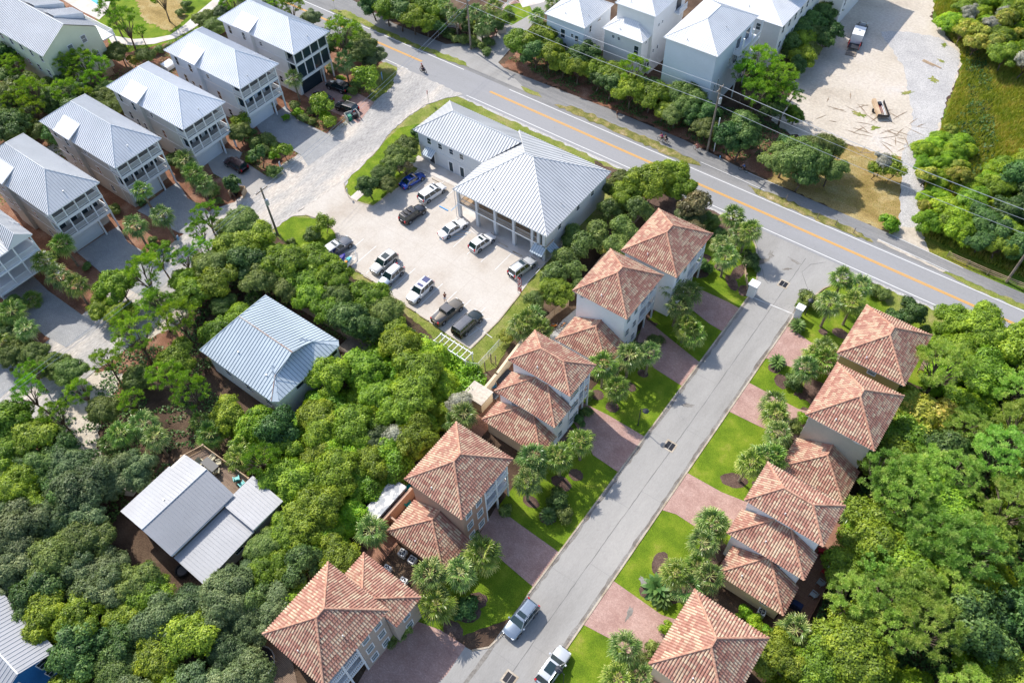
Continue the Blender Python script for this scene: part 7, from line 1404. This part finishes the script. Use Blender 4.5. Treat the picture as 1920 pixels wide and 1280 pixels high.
# singled out trees and shrubs: kind, x, y, radius
for q in '''darkbush 1315 502 1.7;darkbush 1405 488 1.6;darkbush 1412 500 1.2;bush 1517 567 1.7;bush 1500 570 1.0;darkbush 1490 715 1.5;darkbush 870 1138 1.7;bush 585 440 1.6;sprig 608 422 1.6;darkbush 1050 935 1.6;bush 1055 965 1.3;darkbush 1085 790 .9;bush 1098 772 1;
darkbush 1205 655 1.4;bush 1230 640 1.2;darkbush 880 985 1.3;bush 945 960 1;bush 760 1180 1.3;bush 735 1195 1;brightbush 1505 785 1.1;bush 1490 805 1.3;bush 1475 830 1.1;brightbush 1250 1180 1;bush 1222 1215 1.2;bush 1205 1240 1;darkbush 1170 640 1;bush 1105 740 1;
brightbush 1395 1150 1;brightbush 1410 1163 1;brightbush 1423 1176 1;brightbush 1436 1188 1;bush 1470 1195 2;bright 1455 1235 2.8;dark 790 258 1.9;oak 765 275 2.3;oak 745 300 2.4;bronze 760 315 1.6;oak 718 330 2;oak 730 345 1.8;dark 692 348 1.9;gold 715 345 1.2;
magnolia 487 295 1.5;sprig 533 284 1.9;brightbush 470 300 1.2;brightbush 515 293 1.1;bush 510 325 1.5;bush 518 278 1.3;bush 480 270 1.6;bush 500 262 1.8;bush 495 283 1.3;bush 468 250 1.4;sprig 452 232 2;oak 448 250 2;magnolia 434 350 1.4;lowpalm 396 355 1.6;bush 412 378 .9;
sprig 603 195 2.4;bush 590 208 1.5;brightbush 612 222 1.5;sprig 618 230 1.6;brightbush 560 212 1.2;bush 555 200 1.4;bush 570 222 1.2;bush 585 228 1;brightbush 536 222 .9;bush 500 200 1.4;sprig 690 150 2.6;bush 660 172 1.2;bush 672 158 1.6;brightbush 640 150 1;bush 620 130 1.4;brightbush 650 185 .8;
pine 642 60 3.6;dark 630 85 2.5;oak 690 100 3;olive 700 110 2.6;oak 665 75 2.4;olive 585 35 2;pine 545 12 2.6;olive 560 50 1.6;bush 240 335 .9;bush 185 300 1.4;bush 212 345 .9;oak 330 300 1.6;darkbush 265 380 .9;
bush 545 455 .9;brightbush 310 460 .9;bush 285 452 1;bush 212 395 1.3;bush 60 475 1.2;darkbush 95 480 1.2;bush 165 500 .9;
bright 1180 370 2.6;bright 1215 340 3.2;bright 1250 330 3;bright 1275 350 2.6;oak 1160 350 2.4;bronze 1310 385 2.8;olive 1290 410 2;bronze 1300 430 1.8;weeping 1190 400 2.8;weeping 1165 430 2.6;weeping 1140 400 2.5;weeping 1120 440 2.8;weeping 1095 460 2.8;weeping 1150 465 2.4;weeping 1075 440 2.2;gold 1140 465 1.6;weeping 1060 490 2.6;weeping 1045 515 2.6;weeping 1075 510 2.2;bright 1042 545 2.2;weeping 1030 530 2.0;weeping 1010 565 1.9;gold 948 632 1.2;weeping 1085 540 1.8;oak 1330 415 1.4;darkbush 1345 440 1.4;bush 1335 425 1.5;
pine 386 402 2.5;pine 372 430 2.1;bush 415 425 1.5;dark 1703 585 2.2;dark 1688 600 1.8;bright 1790 610 2.5;vine 1785 640 2.4;bush 1730 625 1.3;bush 1640 545 1.2;bush 1660 555 1.2;bush 1745 640 1.3;
oak 1505 300 3.6;oak 1470 300 3;oak 1540 290 3.2;oak 1555 320 2.6;dark 1500 330 2.6;dark 1470 280 2.4;grey 1655 305 2.3;sprig 1672 320 2;sprig 1640 320 1.6;brightbush 1667 420 1.6;brightbush 1672 430 1.1;dark 1395 240 3;dark 1370 255 2.8;dark 1385 270 2.6;gold 1395 255 1.5;
pine 1430 120 3.9;pine 1460 150 3.4;pine 1400 140 3;bright 1440 160 3.2;pine 1475 180 2.8;dark 1450 200 2.6;pine 1420 175 3;oak 1380 120 2.4;bright 1490 215 1.7;dark 1500 60 2.6;dark 1520 45 2.8;dark 1540 30 2.6;dark 1480 85 2.6;dark 1560 10 2.4;dark 1570 -15 2.4;oak 1490 100 2;dark 1475 60 1.8;
gold 1730 780 3.6;gold 1700 760 3.2;gold 1760 790 2.8;bright 1690 800 2.6;gold 1720 810 3;grey 860 755 2;
dark 700 10 2.6;bright 725 18 2.8;dark 750 27 2.8;bright 775 34 2.8;oak 712 -5 2.6;dark 742 4 2.8;bright 795 15 2.8;oak 770 8 2.6;bright 800 45 2.2;dark 820 50 1.8;bush 835 62 1.2;bush 860 75 1.2;oak 830 30 1.4;pine 230 40 3.2;pine 205 15 3;pine 300 -5 2.4;bush 350 12 1.4;bush 340 25 1.2;oak 385 40 2.4;oak 400 55 2.4;olive 415 30 2.4;bush 340 80 1.2;bush 320 88 1.1;bush 300 95 1.2;bush 285 100 1.1;oak 270 110 2;gold 250 115 1.2;pine 262 58 1.5;oak 225 100 2.4;pine 155 112 3;pine 185 125 2.6;pine 130 125 2.4;pine 120 115 2.6;pine 175 150 2.2'''.replace('\n', '').split(';'):
    a_ = q.split(); plant(a_[0], float(a_[1]), float(a_[2]), float(a_[3]))
# thickets: polygons filled with crowns of the kinds that grow there
RECTS = [(-129.5, -107, 12, 86), (-82, -65, 74, 86.5), (-67, -46.5, 60, 86.5), (-38.6, -27, 69, 80), (-38.6, -27, 54, 69.5), (-41.5, -27, 37, 52), (-41.5, -27, 17, 35), (-37.8, -26.5, 2, 17), (-6, 5, 69, 80), (-6, 5, 54, 69.5), (-6, 7.2, 37.5, 52), (-6, 5, 18, 34),
         (-74.6, -58, 22.5, 38.6), (-66, -49, .5, 16.5), (-77, -56.2, -17, -10.6), (-192, -146, 49.5, 63), (-80.8, -71, 113, 124), (-69.5, -59.5, 115.6, 132), (-56, -45, 113.5, 129.5), (-57, -41, 131, 153), (-41.5, -32.5, 149, 169), (-20.2, -12.6, -60, 92), (-300, 300, 92.5, 106.4), (-90, -66, 49, 74), (-77, -46, 46.8, 62)]
def blocked(X, Y, r):
    return any(x0-r < X < x1+r and y0-r < Y < y1+r for x0, x1, y0, y1 in RECTS)
def inside(x, y, P):
    c = False; n = len(P)
    for i in range(n):
        (x0, y0), (x1, y1) = P[i], P[i-1]
        if (y0 > y) != (y1 > y) and x < (x1-x0)*(y-y0)/(y1-y0)+x0: c = not c
    return c
def thicket(poly, kinds, rmin, rmax, gap, seed, lim=200, pad=.35):
    rr = random.Random(seed); W_ = [at(x, y, 3.5) for x, y in poly]; xs = [p[0] for p in W_]; ys = [p[1] for p in W_]; done = []; ks = [k for k, n in kinds for _ in range(n)]
    for _ in range(4000):
        if len(done) >= lim: break
        X, Y = rr.uniform(min(xs), max(xs)), rr.uniform(min(ys), max(ys)); r = rr.uniform(rmin, rmax)
        if not inside(X, Y, W_) or blocked(X, Y, r*pad) or any((X-a)**2+(Y-b)**2 < ((r+c)*gap)**2 for a, b, c in done): continue
        if any((X-p[2])**2+(Y-p[3])**2 < ((r+p[5])*gap*.8)**2 for p in PLANTS if p[1] not in ('lowpalm', 'bush')): continue
        done.append((X, Y, r)); plant(rr.choice(ks), X, Y, r, world=True, tall=rr.uniform(.9, 1.12))
thicket([(500, 445), (540, 470), (600, 490), (640, 520), (690, 565), (750, 615), (790, 650), (770, 665), (700, 640), (600, 585), (520, 540), (470, 520), (430, 560), (400, 530), (410, 450), (440, 425)], [('bright', 6), ('dark', 2), ('oak', 2)], 2.2, 3.2, .58, 1)
thicket([(150, 540), (230, 530), (300, 490), (400, 470), (430, 560), (470, 560), (430, 620), (395, 680), (400, 720), (450, 790), (500, 880), (450, 830), (330, 740), (290, 700), (250, 640), (190, 610)], [('bright', 5), ('oak', 1), ('pine', 6)], 1.8, 3.1, .8, 2)
thicket([(60, 680), (130, 650), (240, 680), (290, 730), (290, 760), (180, 780), (120, 790), (60, 760)], [('pine', 3), ('oak', 1)], 1.8, 2.6, .95, 3)
thicket([(0, 800), (80, 790), (120, 830), (130, 900), (110, 960), (0, 960), (-60, 900)], [('oak', 4), ('bright', 3), ('dark', 1)], 2.2, 3.2, .6, 4)
thicket([(120, 880), (260, 870), (240, 930), (225, 970), (290, 1040), (300, 1080), (200, 1130), (100, 1050), (0, 1080), (0, 960), (110, 950)], [('olive', 7), ('dark', 1), ('oak', 2)], 2.4, 3.6, .54, 5)
thicket([(60, 1100), (160, 1090), (300, 1075), (400, 1110), (520, 1050), (560, 1080), (520, 1160), (470, 1230), (480, 1320), (140, 1330), (120, 1220), (60, 1150)], [('olive', 7), ('bright', 2), ('dark', 1), ('oak', 1)], 2.3, 3.4, .54, 6)
thicket([(480, 780), (520, 760), (600, 700), (660, 640), (720, 630), (780, 640), (830, 690), (880, 725), (885, 745), (830, 790), (790, 830), (740, 880), (690, 950), (680, 1000), (600, 1010), (540, 940), (480, 890), (460, 830)], [('vine', 5), ('bright', 2)], 2.4, 3.4, .55, 7)
thicket([(490, 790), (600, 740), (680, 790), (700, 860), (660, 930), (620, 990), (540, 940), (490, 880)], [('bright', 6), ('dark', 1)], 2.2, 3.0, .5, 8)
thicket([(690, 780), (840, 760), (820, 820), (740, 880), (700, 880)], [('grey', 3), ('olive', 2), ('vine', 1)], 2.0, 2.8, .55, 9)
thicket([(500, 960), (560, 930), (640, 990), (700, 1010), (660, 1060), (600, 1050), (560, 1110), (500, 1160), (460, 1120), (440, 1080), (530, 1000)], [('bright', 5), ('dark', 2), ('oak', 1)], 2.0, 2.9, .52, 10)
thicket([(1700, 830), (1740, 700), (1770, 640), (1850, 600), (1930, 660), (2100, 900), (2100, 1400), (1440, 1420), (1480, 1230), (1560, 1180), (1600, 1060), (1590, 960), (1640, 900)], [('bright', 5), ('softpine', 5), ('vine', 3), ('dark', 2)], 2.7, 3.9, .6, 11, 90)
thicket([(1640, 900), (1700, 850), (1780, 900), (1800, 1000), (1760, 1180), (1650, 1230), (1560, 1180), (1600, 1060)], [('softpine', 3), ('vine', 1)], 2.8, 3.6, .5, 12)
thicket([(1735, 420), (1790, 360), (1900, 300), (2050, 280), (2050, 560), (1900, 510), (1800, 470), (1740, 460)], [('vine', 4), ('dark', 3), ('bright', 2)], 2.0, 3.4, .52, 13)
thicket([(1735, 250), (1790, 230), (1830, 260), (1800, 340), (1740, 380)], [('vine', 3), ('gold', 1)], 1.2, 2.2, .6, 14)
thicket([(1780, 0), (1850, -20), (1990, -40), (1990, 130), (1900, 120), (1850, 90), (1800, 60)], [('vine', 2), ('grey', 1), ('bright', 2), ('gold', 1)], 1.8, 3.0, .62, 15)
thicket([(945, 90), (1000, 75), (1100, 110), (1160, 140), (1240, 170), (1330, 210), (1340, 270), (1290, 245), (1200, 215), (1110, 180), (1030, 150), (975, 115)], [('oak', 4), ('bright', 5), ('dark', 2), ('pine', 2)], 2.2, 3.2, .48, 16, pad=.5)
thicket([(1480, 60), (1530, 0), (1600, -30), (1640, -20), (1600, 20), (1560, 60), (1520, 100), (1490, 120)], [('dark', 2), ('oak', 3), ('bright', 1)], 1.8, 2.6, .5, 26)
thicket([(665, 5), (720, 0), (830, 0), (830, 30), (800, 55), (760, 55), (720, 38), (680, 20)], [('bright', 3), ('dark', 3)], 2.2, 3.2, .5, 17)
thicket([(880, 5), (960, 0), (935, 30), (920, 60), (905, 80), (870, 70), (850, 60), (830, 45)], [('bush', 3), ('dark', 1), ('sprig', 1)], 1.0, 2.0, .6, 18)
thicket([(0, 120), (50, 100), (120, 150), (220, 170), (230, 200), (190, 215), (100, 250), (50, 260), (0, 240)], [('oak', 3), ('dark', 3), ('pine', 2)], 2.0, 3.0, .54, 19)
thicket([(-40, 560), (10, 540), (50, 640), (120, 680), (60, 690), (0, 660), (-40, 650)], [('oak', 2), ('dark', 1)], 1.4, 2.2, .6, 20)
thicket([(430, 20), (470, -20), (560, -40), (560, 0), (530, 20)], [('pine', 2), ('olive', 2)], 2, 2.8, .6, 21)
thicket([(0, 1060), (50, 1080), (110, 1150), (100, 1200), (60, 1140), (0, 1095)], [('brightbush', 3), ('bush', 1)], 1.0, 1.7, .6, 22)
thicket([(-350, 300), (-80, 150), (-30, 60), (-100, -60), (-300, 50)], [('oak', 1)], 3, 3.6, .8, 23, 14)
# low cover
def cover(name, label, poly, n, mat, size, h, seed, pxz=0.0, world=False, clump=0.0, avoid=.2, kind='leaf'):
    rs = np.random.default_rng(seed); W_ = poly if world else [at(x, y, pxz) for x, y in poly]
    xs = [p[0] for p in W_]; ys = [p[1] for p in W_]; P = []
    X = rs.uniform(min(xs), max(xs), n*2); Y = rs.uniform(min(ys), max(ys), n*2)
    Wn = np.array(W_); ins = np.zeros(len(X), bool); j = len(Wn)-1
    for i in range(len(Wn)):
        c_ = ((Wn[i, 1] > Y) != (Wn[j, 1] > Y)) & (X < (Wn[j, 0]-Wn[i, 0])*(Y-Wn[i, 1])/(Wn[j, 1]-Wn[i, 1]+1e-12)+Wn[i, 0]); ins ^= c_; j = i
    for x0, x1, y0, y1 in RECTS: ins &= ~((X > x0-avoid) & (X < x1+avoid) & (Y > y0-avoid) & (Y < y1+avoid))
    for Pn in ([] if avoid < -10 else HARD):
        Pn = np.array(Pn); q_ = np.zeros(len(X), bool); j = len(Pn)-1
        for i in range(len(Pn)): q_ ^= ((Pn[i, 1] > Y) != (Pn[j, 1] > Y)) & (X < (Pn[j, 0]-Pn[i, 0])*(Y-Pn[i, 1])/(Pn[j, 1]-Pn[i, 1]+1e-12)+Pn[i, 0]); j = i
        ins &= ~q_
    f = np.sin(X*.9+seed)*np.sin(Y*.8)+.6*np.sin(X*.37+Y*.51+seed)+.5*np.sin(X*2.3-Y*1.7)
    ins &= f > clump-1.2; X, Y, f = X[ins][:n], Y[ins][:n], f[ins][:n]; m_ = len(X)
    Z = .03+np.abs(rs.normal(0, h*.5, m_))*(1+.5*np.clip(f, -1, 1)); C_ = np.stack([X, Y, Z], 1)
    if kind == 'blade':
        d = rs.normal(0, .35, (m_, 3)); d[:, 2] = 1; d /= np.linalg.norm(d, axis=1, keepdims=True); s_ = np.stack([rs.normal(size=m_), rs.normal(size=m_), np.zeros(m_)], 1); s_ /= np.linalg.norm(s_, axis=1, keepdims=True); C_[:, 2] = .02; l = (h*rs.uniform(.6, 1.3, m_))[:, None]
        v = np.stack([C_-s_*size*.3, C_+s_*size*.3, C_+d*l+s_*size*.1], 1).reshape(-1, 3); me = raw_mesh(name, v, 3, np.repeat(.5+.22*f*.5+rs.normal(0, .2, m_), 3), mat)
    else: me = quads_mesh(name, C_, rs.normal(0, .5, (m_, 3))+np.array([0, 0, 1]), size, .4+.15*f+rs.normal(0, .2, m_), mat)
    o = bpy.data.objects.new(name, me); COL.objects.link(o); tag(o, label, None, None, 'stuff'); return o
cover('undergrowth', 'dark leafy undergrowth below the trees on the left', [(-60, 780), (0, 700), (180, 600), (300, 540), (420, 440), (520, 420), (600, 480), (700, 550), (830, 640), (930, 720), (700, 1000), (560, 1120), (470, 1330), (-60, 1330)], 45000, 'leaf_dark', .34, .5, 5, clump=1.0)
cover('undergrowth', 'thick green undergrowth in the wood behind the right hand houses', [(1600, 900), (1700, 720), (1900, 600), (2150, 700), (2200, 1500), (1400, 1450), (1450, 1230)], 70000, 'leaf_dark', .36, .7, 6, clump=.3)
cover('marsh_grass', 'olive and rust marsh grass at the right edge', [(1740, 470), (1728, 440), (1735, 330), (1760, 250), (1785, 180), (1805, 120), (1775, 60), (1750, 20), (1765, -40), (2050, -60), (2050, 560), (1850, 520)], 120000, 'marsh_blade', .28, .8, 7, kind='blade', clump=-9)
cover('ground_vines', 'broad leaved dark vines covering the marsh bank', [(1820, 60), (1850, 100), (1870, 330), (1800, 430), (1790, 330), (1775, 240), (1815, 200), (1808, 110)], 14000, 'leaf_dark', .5, .5, 8, clump=.1)
cover('ground_vines', 'yellow green vines over the ladder frame corner and thicket', [(690, 640), (800, 640), (900, 690), (915, 720), (830, 800), (700, 800), (640, 700)], 26000, 'leaf_vine', .3, 1.2, 9, clump=-.5)
cover('ground_cover', 'small leafy ground cover in the garden beds by the beach houses', [(430, 330), (470, 240), (560, 190), (700, 160), (740, 130), (735, 190), (690, 230), (600, 290), (540, 340)], 9000, 'leaf_oak', .2, .25, 10, clump=.8)
cover('ground_cover', 'low green cover between and behind the beach houses', [(-150, 300), (0, 230), (200, 150), (300, 90), (420, 20), (600, 40), (420, 330), (60, 480), (-100, 620), (-200, 500)], 30000, 'leaf_oak', .26, .4, 11, clump=.7)
cover('shrubbery', 'dark shrubbery floor under the roadside hedge', [(950, 110), (1100, 90), (1350, 200), (1500, 230), (1460, 330), (1330, 290), (1200, 225), (1050, 165)], 14000, 'leaf_dark', .28, .45, 12, clump=.7)
cover('lawn_grass', 'tufts of rough grass round the office', [(646, 352), (740, 245), (838, 184), (872, 180), (1190, 320), (1143, 330), (975, 245), (845, 195), (780, 240), (700, 385), (660, 372)], 26000, 'needle', .05, .14, 13, kind='blade', clump=-.2, avoid=-.6)
cover('lawn_grass', 'tufts of rough grass at the parking lot corner', [(640, 505), (885, 655), (975, 550), (1000, 560), (960, 640), (930, 700), (830, 660), (700, 580)], 16000, 'needle', .05, .14, 14, kind='blade', clump=-.2, avoid=-20)
cover('dry_tufts', 'straw coloured tufts on the dry meadow', [(1560, 265), (1690, 300), (1688, 420), (1600, 405), (1500, 360), (1480, 340)], 14000, 'marsh_blade', .06, .16, 15, kind='blade', clump=.2)
# ---------------------------------------------------------------- labels that single each plant out
MARKS = [(530, 655, 'the blue grey cottage roof'), (370, 970, 'the grey cottage with the sun deck'), (30, 1180, 'the vivid blue cottage'), (615, 1170, 'the tan tiled house'), (855, 900, 'the peach tiled house'), (1020, 740, 'the left stepped roof house'), (1160, 560, 'the blank walled tiled house'), (1250, 450, 'the first left tiled house'),
         (1660, 650, 'the ochre tiled house'), (1590, 780, 'the beige tiled house'), (1470, 1010, 'the right stepped roof house'), (1330, 1200, 'the lower right tiled house'), (1000, 350, 'the office roof'), (800, 470, 'the parking lot'), (520, 80, 'the screened balcony house'), (415, 130, 'the blue beamed house'), (310, 200, 'the pale grey house'), (195, 260, 'the double palm house'), (80, 340, 'the second greige house'), (20, 470, 'the left edge porch house'),
         (90, 60, 'the mint building'), (1090, 45, 'the low pyramid roof'), (1200, 50, 'the two tier white house'), (1330, 90, 'the largest white house'), (1600, 150, 'the sand lot'), (1345, 220, 'the transformer pole'), (1256, 836, 'the mid street drain'), (1469, 533, 'the entrance drain'), (560, 330, 'the gravel road bend'), (1640, 350, 'the dry meadow'), (1850, 250, 'the marsh'), (1860, 520, 'the split rail fence'), (1240, 290, 'the road cyclists'), (1870, 1000, 'the right edge wood'), (1700, 1180, 'the lower right wood'), (1770, 760, 'the golden tree corner'),
         (200, 740, 'the sandy track'), (250, 1180, 'the lower left wood'), (620, 900, 'the middle thicket'), (780, 740, 'the vine thicket'), (60, 860, 'the left edge wood'), (880, 30, 'the tall top pole'), (820, 25, 'the top edge hedge'), (1190, 180, 'the roadside hedge'), (300, 40, 'the park path'), (490, 290, 'the front garden bed'), (620, 210, 'the red paver driveway'), (1560, 540, 'the right entrance lawn'), (1380, 470, 'the left entrance lawn')]
buck = {}
for h, kind, X, Y, H, r in PLANTS:
    x, y = proj(X, Y, H); mk = min(MARKS, key=lambda m_: math.hypot(m_[0]-x, m_[1]-y)); dx, dy = x-mk[0], y-mk[1]
    side = ('right of' if dx > 0 else 'left of') if abs(dx) > abs(dy) else ('below' if dy > 0 else 'above')
    cat = WORDS[kind][1]; buck.setdefault((WORDS[kind][0], side, mk[2]), []).append((math.hypot(dx, dy), h))
ORD = ['', 'second nearest', 'third nearest', 'fourth nearest', 'fifth nearest', 'sixth nearest', 'seventh nearest', 'eighth nearest', 'ninth nearest', 'tenth nearest', 'eleventh nearest', 'twelfth nearest', 'thirteenth nearest']
for (wd, side, mk), L in buck.items():
    L.sort(key=lambda q: q[0])
    for i, (d, h) in enumerate(L):
        if len(L) == 1: h['label'] = wd+' '+side+' '+mk
        else: h['label'] = wd+' '+side+' '+mk+', '+('nearest to it' if i == 0 else (ORD[i] if i < len(ORD) else str(i+1)+'th nearest'))
print('plants', len(PLANTS), {k: sum(1 for p in PLANTS if p[1] == k) for k in PR})
